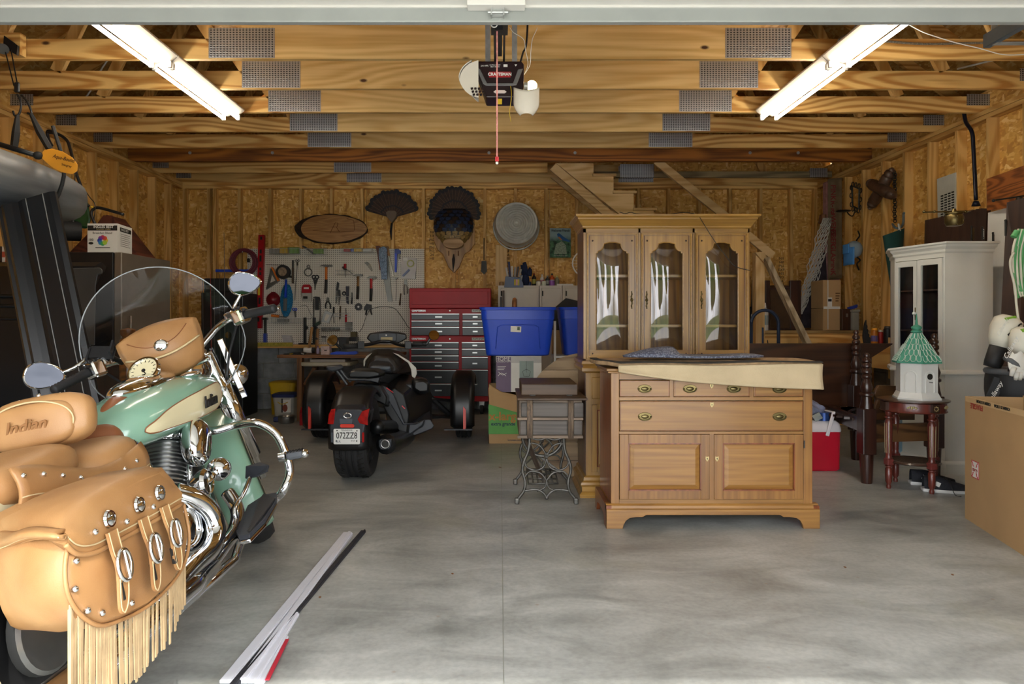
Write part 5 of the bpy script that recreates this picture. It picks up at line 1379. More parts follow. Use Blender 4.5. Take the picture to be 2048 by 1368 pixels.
for f_ in range(6):
 a0, a1 = pi/3*f_+rot, pi/3*(f_+1)+rot
 def rp(u, t):
  r = 0.158+(0.028-0.158)*t; z = zr0+(zr1-zr0)*t
  p0 = Vector((r*math.cos(a0), r*math.sin(a0), z)); p1 = Vector((r*math.cos(a1), r*math.sin(a1), z))
  return p0.lerp(p1, u)
 nn = (rp(1,0)-rp(0,0)).cross(rp(0,1)-rp(0,0)).normalized()
 if nn.z < 0: nn = -nn
 if math.sin((a0+a1)/2) > 0.4: continue
 for r_ in range(5):
  t0 = 0.02+0.19*r_; nS = 4 if r_ < 3 else 2
  for k in range(nS):
   off = 0.5 if r_ % 2 else 0.0
   u0 = (k+off*0.0)/nS + 0.02 + (0.5/nS if r_ % 2 else 0); u1 = u0+0.94/nS
   u1 = min(u1, 0.99)
   if u1-u0 < 0.05: continue
   h = 0.2
   pts = [rp(u0, min(t0+h,0.99)), rp(u0+0.02, t0+0.05), rp(u0+0.3/nS, t0), rp(u1-0.3/nS, t0), rp(u1-0.02, t0+0.05), rp(u1, min(t0+h,0.99))]
   pts = [p+nn*(0.006-0.0004*r_) for p in pts]
   sh = B().add(pts+[p-nn*0.004 for p in pts], [(0,1,2,3,4,5),(11,10,9,8,7,6)]+[(i,(i+1)%6,6+(i+1)%6,6+i) for i in range(6)]).obj('shingle', M_BHG, bh)
   B().tube([p+nn*0.001 for p in pts], 0.0016, 4).obj('shingle_edge', M_SHL, sh)
for f_, hole in ((4, True), (3, False), (5, False)):
 am = pi/3*(f_+0.5)+rot
 ap = 0.132*math.cos(pi/6)
 c = Vector((ap*math.cos(am), ap*math.sin(am), 0.05)); xd = Vector((-math.sin(am), math.cos(am), 0)); nv = Vector((math.cos(am), math.sin(am), 0))
 out = [c+xd*(-0.034)+nv*0.002] + [c+xd*(-0.034*math.cos(pi*k/10))+Vector((0,0,0.115+0.034*math.sin(pi*k/10)))+nv*0.002 for k in range(11)] + [c+xd*0.034+nv*0.002]
 B().tube(out, 0.005, 6).obj('arched_bead', M_BHW, bh, smooth=40)
 if hole:
  B().cyl(c+Vector((0,0,0.112))-nv*0.002, c+Vector((0,0,0.112))+nv*0.003, 0.021, n=16).obj('entrance_hole', M_INK, bh)
  B().cyl(c+Vector((0,0,0.075))+xd*-0.01+nv*0.006, c+Vector((0,0,0.071))+xd*0.016+nv*0.008, 0.0022, n=6).obj('perch', M_INK, bh)
# ------------------------------------------------------------------ shoes
def shoe(label, p, rz):
 t = thing('sneaker', label, 'shoe', p, (0,0,rz), 'black running shoes')
 L = 0.29
 def w_(s): return 0.032+0.02*math.sin(pi*min(s*1.15,1))**0.7 if s < 0.95 else 0.03
 rings = []
 for k in range(11):
  s = k/10
  rings.append((s*L-L/2, 0.030+0.018*math.sin(pi*(0.1+0.85*s))))
 sole = []
 for x, hw in rings: sole.append((x, hw))
 poly = sole + [(x, -hw) for x, hw in reversed(sole)]
 B().prism(poly, 0.0, 0.024, 'XY').obj('sole', mat('white_sole', 'c9c9c6', 0.6), t, bevel=0.006)
 def up(u, v):
  x = -L/2+0.008+(L-0.016)*u
  hw = (0.028+0.018*math.sin(pi*(0.1+0.85*u)))
  h = 0.032+ (0.075-0.055*max(0,(u-0.35)/0.65)**0.8 if u > 0.35 else 0.075-0.0*u)
  a = pi*v
  return Vector((x, hw*math.cos(a), 0.022+(h-0.022)*math.sin(a)**0.6))
 B().surf(up, 14, 10).obj('upper', mat('black_knit', '1b1c22', 0.85, var=0.3, nscale=60), t, smooth=True)
 b = B()
 for k in range(4): b.tube([(-0.01+0.025*k, -0.022, 0.092-0.012*k), (0.0+0.025*k, 0.0, 0.103-0.012*k), (-0.01+0.025*k, 0.022, 0.092-0.012*k)], 0.003, 5)
 b.tube(bez([(0.0,-0.02,0.10),(0.01,-0.06,0.07),(0.03,-0.09,0.005),(0.06,-0.11,0.004)], 5), 0.0025, 5)
 b.obj('lace', M_INK, t)
 B().box((-0.06,-0.046,0.06), (0.03,0.003,0.03), (0,0.4,0)).obj('logo_patch', M_PAPER, t)
shoe('black running shoe with white sole beside the round stand, nearer of the pair', (X_(1888,4.68), 4.66, 0), -0.32)
shoe('black running shoe with white sole, farther and half hidden by the stand', (X_(1866,4.85), 4.86, 0), -0.3)
# ------------------------------------------------------------------ big cardboard box at the right
bx_ = thing('cardboard_box', 'large brown cardboard box with GLASS sticker at the right edge', 'box', (X_(2000,3.6), 3.7, 0))
q0 = FL(1930, 1036); q1 = FL(2048, 1112); dv = (q1-q0).normalized(); q2 = q0 + dv*0.95
nv = Vector((-dv.y, dv.x, 0)); nv = nv if nv.x > 0 else -nv
hb = Z_(792, q0.y)
def cpt(u, z, o=0.0): return q0+dv*u+Vector((0,0,z))+nv*o
def slab(u0, u1, z0, z1, o0, o1):
 v = [cpt(u0,z0,o0),cpt(u1,z0,o0),cpt(u1,z1,o0),cpt(u0,z1,o0),cpt(u0,z0,o1),cpt(u1,z0,o1),cpt(u1,z1,o1),cpt(u0,z1,o1)]
 return B().add(v, [(0,1,2,3),(7,6,5,4),(0,4,5,1),(1,5,6,2),(2,6,7,3),(3,7,4,0)])
slab(0, 0.95, 0, hb, 0, 0.006).obj('front_wall', M_CARD, bx_, w=True)
slab(0, 0.006, 0, hb, 0.006, 0.30).obj('end_wall', M_CARD, bx_, w=True)
slab(0.944, 0.95, 0, hb, 0.006, 0.30).obj('end_wall', M_CARD, bx_, w=True)
slab(0, 0.95, 0, hb+0.01, 0.30, 0.306).obj('back_wall', M_CARD, bx_, w=True)
slab(0.006, 0.944, 0, 0.006, 0.006, 0.30).obj('bottom', M_CARD, bx_, w=True)
slab(0.008, 0.93, hb-0.03, hb-0.0, -0.0012, 0).obj('paper_tape', mat('kraft_tape', 'c2a478', 0.6), bx_, w=True)
mt = lambda u, z, flip=False: frame(cpt(u, z, -0.0022), dv*(-1 if flip else 1), (0,0,-1 if flip else 1))
text('FRAGILE', 0.042, mt(0.155, hb-0.045, True), mat('red_ink', '9a3a2a', 0.7), bx_, w=True, bold=0.001)
text('MEDALS OF AMERICA', 0.022, mt(0.24, hb-0.014), M_INK, bx_, w=True, bold=0.0008, sx=0.8)
text('WORLD OF AMERICA', 0.022, mt(0.45, hb-0.014), M_INK, bx_, w=True, bold=0.0008, sx=0.8)
uu, zz = 0.135, Z_(945, 3.85)
slab(uu-0.047, uu+0.047, zz-0.05, zz+0.05, -0.001, 0).obj('glass_sticker', mat('sticker_red', 'b0202a', 0.6), bx_, w=True)
slab(uu-0.042, uu+0.042, zz-0.045, zz+0.045, -0.0016, -0.001).obj('sticker_paper', M_PAPER, bx_, w=True)
text('GLASS', 0.022, mt(uu, zz-0.002, True), mat('red_ink', '9a3a2a', 0.7), bx_, w=True, bold=0.0006)
for s1 in (-1, 1):
 for s2 in (-1, 1):
  p = [cpt(uu+s1*0.012, zz+s2*0.014, -0.002), cpt(uu+s1*0.022, zz+s2*0.02, -0.002), cpt(uu+s1*0.026, zz+s2*0.034, -0.002), cpt(uu+s1*0.038, zz+s2*0.042, -0.002)]
  B().tube(p, [0.001,0.003,0.002,0.004], 4).obj('sticker_arrow', mat('sticker_red', 'b0202a', 0.6), bx_, w=True)
# ------------------------------------------------------------------ golf bag
gb = thing('golf_bag', 'black golf bag with club covers standing behind the cardboard box', 'golf bag', (X_(2030,4.25), 4.3, 0))
g0 = Vector((X_(2055,4.25), 4.3, 0.0)); g1 = Vector((X_(2035,4.25), 4.25, 0.86))
M_NYL = mat('black_nylon', '17181b', 0.6, var=0.25, nscale=7)
def gbs(u, v):
 a = 2*pi*u
 c = g0.lerp(g1, v); r = 0.15+0.02*math.sin(v*9)
 return c+Vector((r*math.cos(a)*1.05, r*math.sin(a), 0.02*math.sin(a*3)*0.3))
B().surf(gbs, 24, 14, True).obj('body', M_NYL, gb, w=True, smooth=True)
B().ring(g1, 0.158, 0.02, 28, 8).obj('top_collar', mat('grey_collar', '55585c', 0.6), gb, w=True, smooth=True)
B().bar(g1+Vector((-0.15,-0.05,-0.04)), g1+Vector((-0.23,-0.02,-0.28)), 0.02, 0.06).obj('strap', M_NYL, gb, w=True)
text('Callaway', 0.04, frame(P(1990,785,4.08), (0.6,0,1), (-1,0,0.6)), M_PAPER, gb, w=True, shear=0.3)
b = B().tube(bez([P(2012,716,4.05), P(2022,722,4.0), P(2040,735,4.0), P(2052,738,4.02)], 6), 0.018, 8).obj('carry_handle', mat('grey_collar', '55585c', 0.6), gb, w=True, smooth=True)
def cover(p0, p1, r, nm, lab, txt):
 t = thing('club_cover', lab, 'club cover', p0)
 p0, p1 = Vector(p0), Vector(p1)
 d = (p1-p0); L = d.length; q = Vector((0,0,1)).rotation_difference(d.normalized()).to_matrix()
 B().lathe([(r*0.55,0),(r*0.6,L*0.1),(r*0.62,L*0.42)], 16, p0, q).obj('sock', M_NYL, t, w=True, smooth=True)
 B().lathe([(r*0.63,L*0.40),(r*0.85,L*0.55),(r,L*0.75),(r*0.92,L*0.92),(r*0.5,L*1.0),(0.001,L*1.01)], 16, p0, q).obj('head', mat('cream_cover', 'd6d3c4', 0.5), t, w=True, smooth=True)
 sd = d.normalized(); f_ = frame(p0+d*0.70+Vector((0.1*r,-r*1.04,0)), Vector((0.75,0,0.65)), Vector((-0.65,0,0.75)))
 text(txt, r*0.68, f_, M_INK, t, w=True, bold=0.002)
 b = B().tube([p0+d*0.93+Vector((-r*0.7,-r*0.62,0)), p0+d*0.97+Vector((0,-r*0.55,0.0))], 0.012, 6).obj('green_stripe', mat('cover_green', '7fae3c', 0.5), t, w=True)
 return t
g_c = cover(P(1990,715,4.25)-Vector((0.02,0,0.06)), P(2020,632,4.22), 0.085, 'a', 'cream and black driver cover reading EPIC on the golf bag', 'EPIC')
g_c2 = cover(P(2030,745,4.12), P(2050,655,4.1), 0.07, 'b', 'smaller cream and black club cover at the right edge', 'EPIC')
for (p, sz, nm) in ((P(2005,655,4.1), 0.032, 0), (P(2022,696,4.0), 0.04, 1)):
 text('Callaway', sz, frame(p, (0.5,0,0.9), (-1,0,0.5)), M_PAPER, gb, w=True, shear=0.3)
def glove(u, v):
 a = 2*pi*u
 return P(2036, 705+46*v, 4.0) + Vector((0.05*math.cos(a)*(0.6+0.6*math.sin(pi*v)), 0.02*math.sin(a), 0.01*math.sin(3*a)))
t = thing('golf_glove', 'white golf glove clipped to the golf bag', 'glove', P(2036,750,4.0))
B().surf(glove, 14, 8, True).obj('palm', mat('white_glove', 'cfcdc4', 0.7), t, w=True, smooth=True)
for k, (a, c, e, f_) in enumerate(((2028,735,2022,752),(2034,745,2031,760),(2040,745,2040,760),(2046,740,2048,756))):
 B().tube([P(a,c,3.99), P((a+e)/2,(c+f_)/2,3.985), P(e,f_,3.99)], [0.016,0.014,0.009], 8).obj('finger', mat('white_glove', 'cfcdc4', 0.7), t, w=True, smooth=True)
t = thing('extension_cord', 'bundled green and white extension cord hanging at the right edge', 'cord', P(2040,600,4.2))
M_GC = mat('green_cord', '4f9a5c', 0.5)
for k in range(10):
 m = M_GC if k % 3 else mat('white_cord', 'cfcab8', 0.5)
 w_ = 2034+2.6*k;
 B().tube(bez([P(w_+4,458,4.2-0.008*k), P(w_-8+1.5*math.sin(k),500,4.2), P(w_-9+2*math.cos(k*2),550,4.2), P(w_-2+math.sin(k*3)*3,592+3*math.sin(k),4.2), P(w_+3,550,4.22), P(w_+7,500,4.22), P(w_+6,458,4.22)], 6), 0.0075, 6).obj('cord_loop', m, t, w=True, smooth=True)
B().tube(bez([P(2028,505,4.19), P(2021,520,4.19), P(2022,540,4.19), P(2030,575,4.19), P(2033,610,4.19), P(2037,640,4.19)], 6), 0.0075, 6).obj('loose_tail', mat('white_cord', 'cfcab8', 0.5), t, w=True, smooth=True)
B().cyl(P(2027,474,4.17), P(2034,462,4.17), 0.018, 0.016, 10).obj('plug', M_GC, t, w=True, smooth=40)
# ------------------------------------------------------------------ red roll-away tool chest
Yt = 8.45
cxx = lambda q: X_(800+q/3.8, Yt); czz = lambda q: Z_(560+q/3.8, Yt)
tc_ = thing('tool_chest', 'red rolling tool chest with black drawers against the back wall', 'tool chest', (cxx(380), Yt+0.22, 0))
M_DRW = mat('gloss_black_drawer', '15181c', 0.3, 0.0, var=0.1, spec=0.45)
M_SIL = mat('silver_trim', 'a9aaa8', 0.3, 0.85, var=0.05)
B().bx(cxx(70), cxx(690), Yt+0.02, Yt+0.45, czz(925), czz(425)).obj('roller_cabinet', M_RED, tc_, w=True, bevel=0.004)
B().bx(cxx(72), cxx(690), Yt+0.03, Yt+0.42, czz(424), czz(218)).obj('top_chest', M_RED, tc_, w=True, bevel=0.004)
B().bx(cxx(70), cxx(692), Yt+0.0, Yt+0.42, czz(217), czz(62)).obj('lid', M_RED, tc_, w=True, bevel=0.01)
B().bx(cxx(90), cxx(670), Yt-0.008, Yt, czz(187), czz(85)).obj('lid_panel', M_RED, tc_, w=True, bevel=0.004)
def dr_(x0, x1, y0, y1):
 d = B().bx(cxx(x0), cxx(x1), Yt-0.002, Yt+0.03, czz(y1), czz(y0+7)).obj('drawer', M_DRW, tc_, w=True, bevel=0.002)
 B().bx(cxx(x0), cxx(x1), Yt-0.012, Yt+0.01, czz(y0+8), czz(y0)).obj('pull_trim', M_SIL, d, w=True, bevel=0.002)
 xm = (x0+x1)/2 + (25 if x1-x0 > 200 else 0); w_ = 26 if x1-x0 > 200 else 18
 ym = y0 + (y1-y0)*0.55
 B().bx(cxx(xm-w_), cxx(xm+w_), Yt-0.006, Yt-0.002, czz(ym+5), czz(ym-5)).obj('label_plate', M_SIL, d, w=True)
for y0, y1 in ((255,302),(308,352),(356,420)):
 dr_(88, 450, y0, y1); dr_(475, 668, y0, y1)
for y0, y1 in ((472,518),(522,568),(572,616),(621,678),(684,784),(788,882)): dr_(86, 446, y0, y1)
for y0, y1 in ((472,518),(522,578),(584,676),(682,882)): dr_(470, 668, y0, y1)
for yy in (234, 448):
 text('CRAFTSMAN', 0.03, facing(cxx(140), Yt+(0.028 if yy < 400 else 0.018), czz(yy)), M_SIL, tc_, w=True, bold=0.001)
 B().bx(cxx(545), cxx(640), Yt+0.014, Yt+0.02, czz(yy+11), czz(yy-11)).obj('name_plate', M_PAPER, tc_, w=True)
 text('CRAFTSMAN', 0.03, facing(cxx(592), Yt+0.0125, czz(yy)), M_INK, tc_, w=True)
 B().cyl((cxx(378), Yt+0.03, czz(yy)), (cxx(378), Yt+0.012, czz(yy)), 0.008, n=10).obj('lock', M_SIL, tc_, w=True)
for px in (120, 620):
 for yy in (Yt+0.08, Yt+0.38):
  b = B().cyl((cxx(px)-0.02, yy, 0.062), (cxx(px)+0.02, yy, 0.062), 0.062, n=20)
  b.obj('caster', M_BLACKM, tc_, w=True, smooth=40)
  B().bx(cxx(px)-0.03, cxx(px)+0.03, yy-0.03, yy+0.03, 0.11, czz(925)).obj('caster_fork', M_GALV, tc_, w=True)
# ------------------------------------------------------------------ white wall cabinets with clutter on top
Yw = 8.42; zw = Z_(571, Yw)
for k, (a, c, d0, d1, lab) in enumerate(((996, 1078, 1001, 1075, 'white cabinet with single wide door next to the red tool chest'), (1079, 1124, 1083, 1121, 'narrow white cabinet between two other white cabinets'), (1125, 1190, 1130, 1186, 'white cabinet partly hidden by the tall hutch'))):
 t = thing('white_cabinet', lab, 'cabinet', (X_((a+c)/2, Yw), Yw+0.25, 0), group='white cabinets on the back wall')
 B().bx(X_(a,Yw)+0.001, X_(c,Yw)-0.001, Yw, Yw+0.5, 0, zw).obj('body', mat('almond_laminate', 'cbc4b8', 0.5, var=0.04), t, w=True)
 d = B().bx(X_(d0,Yw), X_(d1,Yw), Yw-0.018, Yw, 0.1, Z_(576,Yw)).obj('door', mat('almond_laminate', 'cbc4b8', 0.5), t, w=True, bevel=0.006)
 B().cyl((X_(d0,Yw)+0.012, Yw-0.03, Z_(582,Yw)), (X_(d0,Yw)+0.012, Yw-0.03, Z_(592,Yw)), 0.008, n=8).obj('handle', M_IRON, d, w=True)
Yk = 8.6
cl_ = [('paint_bottle','small black bottle with red cap and yellow label','1d1c1c','8a2a2a',1068,0.028,0.17,0,'c9c35a'),
       ('squat_jar','white jar with grey lid beside the yellow label bottle','cfcbc4','8c8c8c',1077,0.03,0.07,1,None),
       ('spray_bottle','white spray bottle on the middle white cabinet','c9c6c0','d8d5d0',1084,0.026,0.16,0,'a34a66'),
       ('pale_jar','green-white jar in front of the spray bottle','c8ccb8','d9d6cc',1088,0.03,0.065,1,None),
       ('dark_bottle','black and silver bottle in the row on the cabinets','3a3a3c','8a8a8a',1095,0.03,0.14,0,'b0b0ac'),
       ('orange_bottle','bright orange bottle with black cap on the cabinets','c8501f','22201f',1104,0.034,0.17,0,None),
       ('purple_tub','purple and white tub at the end of the bottle row','8a4fae','d6d2d6',1104,0.036,0.075,1,None),
       ('green_bottle','olive bottle with pale yellow cap on the cabinets','8a8a70','c9c36a',1114,0.03,0.14,0,None),
       ('blue_tin','short blue tin behind the work gloves','3a4f8a','5a5f7a',1058,0.03,0.06,1,None),
       ('copper_tin','small copper-lidded jar at the left end of the cabinets','a07a4a','b98a5a',1003,0.03,0.055,1,None),
       ('tall_tin','white and blue tin behind the organizer','bfc3c4','7a8aa0',1044,0.036,0.14,1,'4f7f8f')]
for i, (n_, lab, c1, c2, px, r, h, sh, lb) in enumerate(cl_):
 yy = Yk + (0.10 if sh == 0 else 0.0) + 0.02*(i % 3)
 if n_ == 'purple_tub': yy = Yk-0.08
 bottle(n_, lab, px, yy, zw+0.001, r, h, c1, c2, sh, lab=lb)
t = thing('tool_organizer', 'blue-grey wall organizer stuffed with papers and brushes', 'organizer', (X_(1027, Yw-0.03), Yw-0.03, Z_(575, Yw)))
M_ORG = mat('slate_plastic', '5d6b86', 0.5)
B().prism([(X_(1008,Yw),Z_(575,Yw)),(X_(1047,Yw),Z_(575,Yw)),(X_(1046,Yw),Z_(566,Yw)),(X_(1040,Yw),Z_(555,Yw)),(X_(1011,Yw),Z_(553,Yw))], Yw-0.03, Yw+0.1).obj('tray', M_ORG, t, w=True, bevel=0.004)
for px, c in ((1028, 'b9a52a'), (1032, 'd8a0a0'), (1035, 'c8c04a')): B().bx(X_(px,Yw), X_(px+3.5,Yw), Yw-0.036, Yw-0.03, Z_(571,Yw), Z_(559,Yw)).obj('sticker', mat('stick'+c, c, 0.6), t, w=True)
for k, (a, h, c) in enumerate(((1012, 535, 'b0aca6'), (1017, 524, '2a2a4a'), (1022, 532, 'c0bcb2'), (1028, 534, '8f8b86'), (1033, 533, '4a4648'), (1038, 538, 'a8a49c'))):
 B().box(P(a+2, (h+554)/2, Yw+0.02*k), (0.025, 0.012, (554-h)/F*Yw), (0, 0.08*(k-2), 0)).obj('paper_insert', mat('ins'+c, c, 0.7), t, w=True)
t = thing('work_gloves', 'navy blue work gloves standing upright on the cabinets', 'gloves', (X_(1052, Yk), Yk, zw))
M_GLV = mat('navy_knit', '1c2748', 0.9)
B().sph(P(1051, 561, Yk), (0.05,0.04,0.09), 12, 8).obj('cuff', M_GLV, t, w=True, smooth=True)
for a, c, e, f_ in ((1047,550,1043,530),(1050,548,1047,525),(1053,548,1050,524),(1056,550,1060,535),(1059,552,1062,538)):
 B().tube([P(a,c,Yk), P((a+e)/2,(c+f_)/2,Yk), P(e,f_,Yk)], [0.026,0.024,0.012], 8).obj('finger', M_GLV, t, w=True, smooth=True)
o = B().bx(X_(1112,Yk), X_(1145,Yk), Yk-0.1, Yk+0.1, zw, zw+0.025).obj('paper_pile', M_PAPER, bevel=0.004); tag(o, 'flat white papers at the right end of the cabinets', 'papers')
for a, c, z0, z1, col in ((1000,1004,615,594,'3a2418'),(1005,1009,622,581,'6b4a2a')):
 o = B().bx(X_(a,Yw-0.05), X_(c,Yw-0.05), Yw-0.06, Yw-0.03, Z_(z0+30,Yw-0.05), Z_(z1,Yw-0.05)).obj('wood_strip', wood('strip'+col, col, '2a1a10', 'Z'))
 tag(o, ('short dark' if col[0] == '3' else 'longer brown') + ' wood strip leaning on the white cabinet', 'wood strip')
# ------------------------------------------------------------------ boxes and blue totes
t = thing('moving_box', 'brown and green extra-large moving box open at the top', 'moving box', (X_(1010, 6.55), 6.75, 0))
y = 6.5; bx0, bx1 = X_(977, y), X_(977, y)+0.55; hz_ = Z_(775, y)
slabs = [((bx0,bx1,y,y+0.006,0,hz_-0.08),'front_wall'),((bx0,bx0+0.006,y,y+0.45,0,hz_),'side_wall'),((bx1-0.006,bx1,y,y+0.45,0,hz_),'side_wall'),((bx0,bx1,y+0.444,y+0.45,0,hz_),'back_wall')]
for s_, n_ in slabs: B().bx(*s_).obj(n_, M_CARD, t, w=True)
B().prism([(bx0, hz_-0.16), (bx0+0.28, hz_-0.24), (bx1, hz_-0.22), (bx1, 0.09), (bx0, 0.09)], y-0.0015, y-0.0003).obj('green_print', mat('green_print', '5fa052', 0.7), t, w=True)
B().prism([(bx0+0.006, hz_-0.08), (bx0+0.006, hz_+0.03), (bx0+0.12, hz_-0.04), (bx0+0.3, hz_-0.08)], y, y+0.006).obj('front_flap', M_CARD, t, w=True)
text('x-large', 0.11, facing(bx0+0.16, y-0.002, Z_(833,y)), mat('orange_print', 'b8803f', 0.7), t, w=True, bold=0.003)
text('extra grande', 0.045, facing(bx0+0.14, y-0.002, Z_(848,y)), mat('navy_print', '1f3350', 0.7), t, w=True, bold=0.001)
text('Lowes.com/Moving', 0.03, facing(bx0+0.3, y-0.002, Z_(880,y)), mat('navy_print', '1f3350', 0.7), t, w=True)
t = thing('chandelier_box', 'white and purple light fixture box under the blue tote', 'box', (X_(1037, 6.55), 6.7, Z_(784, 6.52)))
y = 6.52; q = lambda p: X_(p, y); qz = lambda p: Z_(p, y)
hzt = qz(712)
B().bx(q(992), q(1083), y, y+0.4, qz(784), hzt).obj('carton', M_PAPER, t, w=True, bevel=0.003)
B().bx(q(992), q(1022), y-0.0015, y, qz(784), hzt-0.006).obj('purple_panel', mat('purple_print', '6a5a72', 0.6), t, w=True)
B().bx(q(1039), q(1067), y-0.0015, y, qz(770), qz(722)).obj('photo_panel', mat('sage_print', '8a9a94', 0.6), t, w=True)
text('HOME', 0.05, facing(q(1006), y-0.003, qz(718)), M_PAPER, t, w=True)
text('COLLECTION', 0.022, facing(q(1007), y-0.003, qz(723)), M_PAPER, t, w=True)
for k in range(3): B().bx(q(995), q(1012-2*k), y-0.003, y-0.0015, qz(733.5+3*k), qz(732.5+3*k)).obj('print_line', M_PAPER, t, w=True)
b = B().tube(bez([(q(996), y-0.002, qz(752)), (q(1003), y-0.002, qz(746)), (q(1012), y-0.002, qz(752))], 4), 0.003, 4).tube(bez([(q(997), y-0.002, qz(744)), (q(1005), y-0.002, qz(750)), (q(1013), y-0.002, qz(746))], 4), 0.003, 4)
b.obj('leaf_print', M_PAPER, t, w=True)
b = B()
for s in (-1, 1): b.tube([(q(1053), y-0.003, qz(738)), (q(1053+s*8), y-0.003, qz(743)), (q(1053+s*5), y-0.003, qz(753)), (q(1053), y-0.003, qz(753))], 0.0018, 4)
b.tube([(q(1053), y-0.003, qz(722)), (q(1053), y-0.003, qz(745))], 0.0014, 4)
b.obj('lantern_print', M_INK, t, w=True)
B().bx(q(1022)+0.002, q(1083), y-0.001, y, qz(726), hzt-0.002).obj('grey_band', mat('grey_print', 'b9b8b6', 0.6), t, w=True)
def tote(label, x0, x1, y0, y1, z0, z1, extra):
 t = thing('storage_tote', label, 'tote', ((x0+x1)/2, (y0+y1)/2, z0), group='blue storage totes')
 def rg_(o, z): return [Vector((a, b_, z)) for a, b_ in rrect(x0-o, x1+o, y0-o, y1+o, 0.06, 5)]
 H_ = z1-z0
 B().loft([rg_(-0.075,z0), rg_(-0.06,z0+0.012), rg_(-0.02,z1-0.12), rg_(-0.015,z1-0.118), rg_(-0.012,z1-0.03), rg_(0.0,z1-0.028), rg_(0.004,z1-0.004), rg_(0.0,z1), rg_(-0.015,z1-0.002), rg_(-0.03,z1-0.04), rg_(-0.075,z0+0.02)]).obj('body', M_BLUE, t, w=True, smooth=35)
 if extra:
  pts = [(x0+0.15,y0+0.055,z0+0.05),(x0+0.17,y0+0.012,z1-0.19),(x0+0.21,y0+0.008,z1-0.172),((x0+x1)/2,y0+0.006,z1-0.165),(x1-0.21,y0+0.008,z1-0.172),(x1-0.17,y0+0.012,z1-0.19),(x1-0.15,y0+0.055,z0+0.05)]
  B().tube([Vector(p)+Vector((0,0.005,0)) for p in pts], 0.004, 6).obj('molded_panel_edge', M_BLUE, t, w=True, smooth=True)
  B().box(((x0+x1)/2-0.02, y0+0.012, z1-0.21), (0.10, 0.002, 0.055), (-0.09, 0.05, 0)).obj('paper_label', M_PAPER, t, w=True)
  B().box(((x0+x1)/2+0.005, y0+0.0105, z1-0.205), (0.025, 0.002, 0.03), (-0.09, 0.05, 0)).obj('label_print', mat('green_grey', '4a5a4a', 0.6), t, w=True)
 return t
y = 6.45
zt1 = Z_(614, y)
tote('blue plastic storage tote stacked on the light fixture box', X_(955,y)+0.02, X_(1115,y)-0.01, y, y+0.46, hzt+0.001, zt1, True)
b = B().tube(bez([(X_(1028,y+0.2), y+0.1, zt1-0.12), (X_(1028,y+0.2), y+0.1, zt1+0.04), (X_(1029,y+0.2), y+0.16, zt1+0.075), (X_(1030,y+0.2), y+0.24, zt1+0.04), (X_(1030,y+0.2), y+0.26, zt1-0.12)], 6), 0.022, 6)
tag(b.obj('basket_handle', wood('basket_handle', '9a5f28', '5f3816', 'Z', 0.5), smooth=True), 'brown wooden basket handle sticking out of the blue tote', 'basket handle')
t = thing('wire_shelf', 'white metal shelf under the second blue tote', 'shelf', (X_(1150,7.2), 7.2, 0))
y = 7.0; zs_ = Z_(712, y)
B().bx(X_(1108,y), X_(1190,y), y, y+0.45, zs_-0.02, zs_).obj('shelf_board', M_WHITE, t, w=True)
B().bx(X_(1108,y), X_(1190,y), y, y+0.45, 0.2, 0.22).obj('shelf_board', M_WHITE, t, w=True)
for xx in (X_(1110,y), X_(1188,y)):
 for yy in (y+0.02, y+0.43): B().bx(xx-0.012, xx+0.012, yy-0.012, yy+0.012, 0, zs_ if yy > y+0.2 or xx > 1 else Z_(642,y)).obj('leg', M_WHITE, t, w=True)
tote('second blue storage tote half hidden behind the hutch', X_(1118,y), X_(1118,y)+0.62, y, y+0.42, zs_+0.001, Z_(614,y), False)
o = B().prism([(X_(1104,7.7),Z_(615,7.7)),(X_(1110,7.7),Z_(615,7.7)),(X_(1132,7.7),Z_(596,7.7)),(X_(1175,7.7),Z_(606,7.7)),(X_(1175,7.7),Z_(660,7.7)),(X_(1104,7.7),Z_(660,7.7))], 7.7, 7.73).obj('black_tray', M_BLACKM, bevel=0.01)
tag(o, 'black plastic tray standing on edge behind the totes', 'tray')
o = B().bx(X_(1104,7.75), X_(1135,7.75), 7.65, 7.8, 0, Z_(660,7.7)).obj('tray_stand', M_CARD); tag(o, 'brown carton on the floor under the black tray', 'carton')
# ------------------------------------------------------------------ pegboard wall
tp = NT('white_pegboard')
fr_ = tp.n('VectorMath', operation='FRACTION'); tp.set(fr_.inputs[0], tp.coords((39.4,0.0,39.4)))
sb_ = tp.n('VectorMath', operation='SUBTRACT'); tp.set(sb_.inputs[0], fr_.outputs[0]); sb_.inputs[1].default_value = (0.5,0,0.5)
ln_ = tp.n('VectorMath', operation='LENGTH'); tp.set(ln_.inputs[0], sb_.outputs[0])
tp.p(Base_Color=tp.ramp(ln_.outputs['Value'], [(0.16, lin('3d342a')), (0.24, lin('d9d3c6'))]).outputs[0], Roughness=0.6)
Yp = 8.93
pgb = B().bx(X_(493,Yp), X_(848,Yp), Yp+0.03, Yp+0.036, 0.86, Z_(497,Yp)).obj('pegboard', tp.mat)
tag(pgb, 'large white pegboard covered in hand tools', 'pegboard')
o = B().bx(X_(490,Yp), X_(690,Yp), 8.80, 8.999, 0.862-0.045, 0.86).obj('ledge_board', PINE_X); tag(o, 'pine ledge board below the pegboard', 'board')
o = B().bx(X_(493,8.79), X_(585,8.79), 8.785, 8.799, Z_(693,8.79), Z_(685,8.79)).obj('yardstick', mat('yellow_ruler', '9a8a2a', 0.5, var=0.3, nscale=40)); tag(o, 'yellow wooden yardstick on the ledge edge', 'ruler')
ty = Yp
def Q(zx, zy, y=None): return P(400+zx/4.452, 440+zy/4.452, ty if y is None else y)
def TS(l): return l/4.452/F*ty
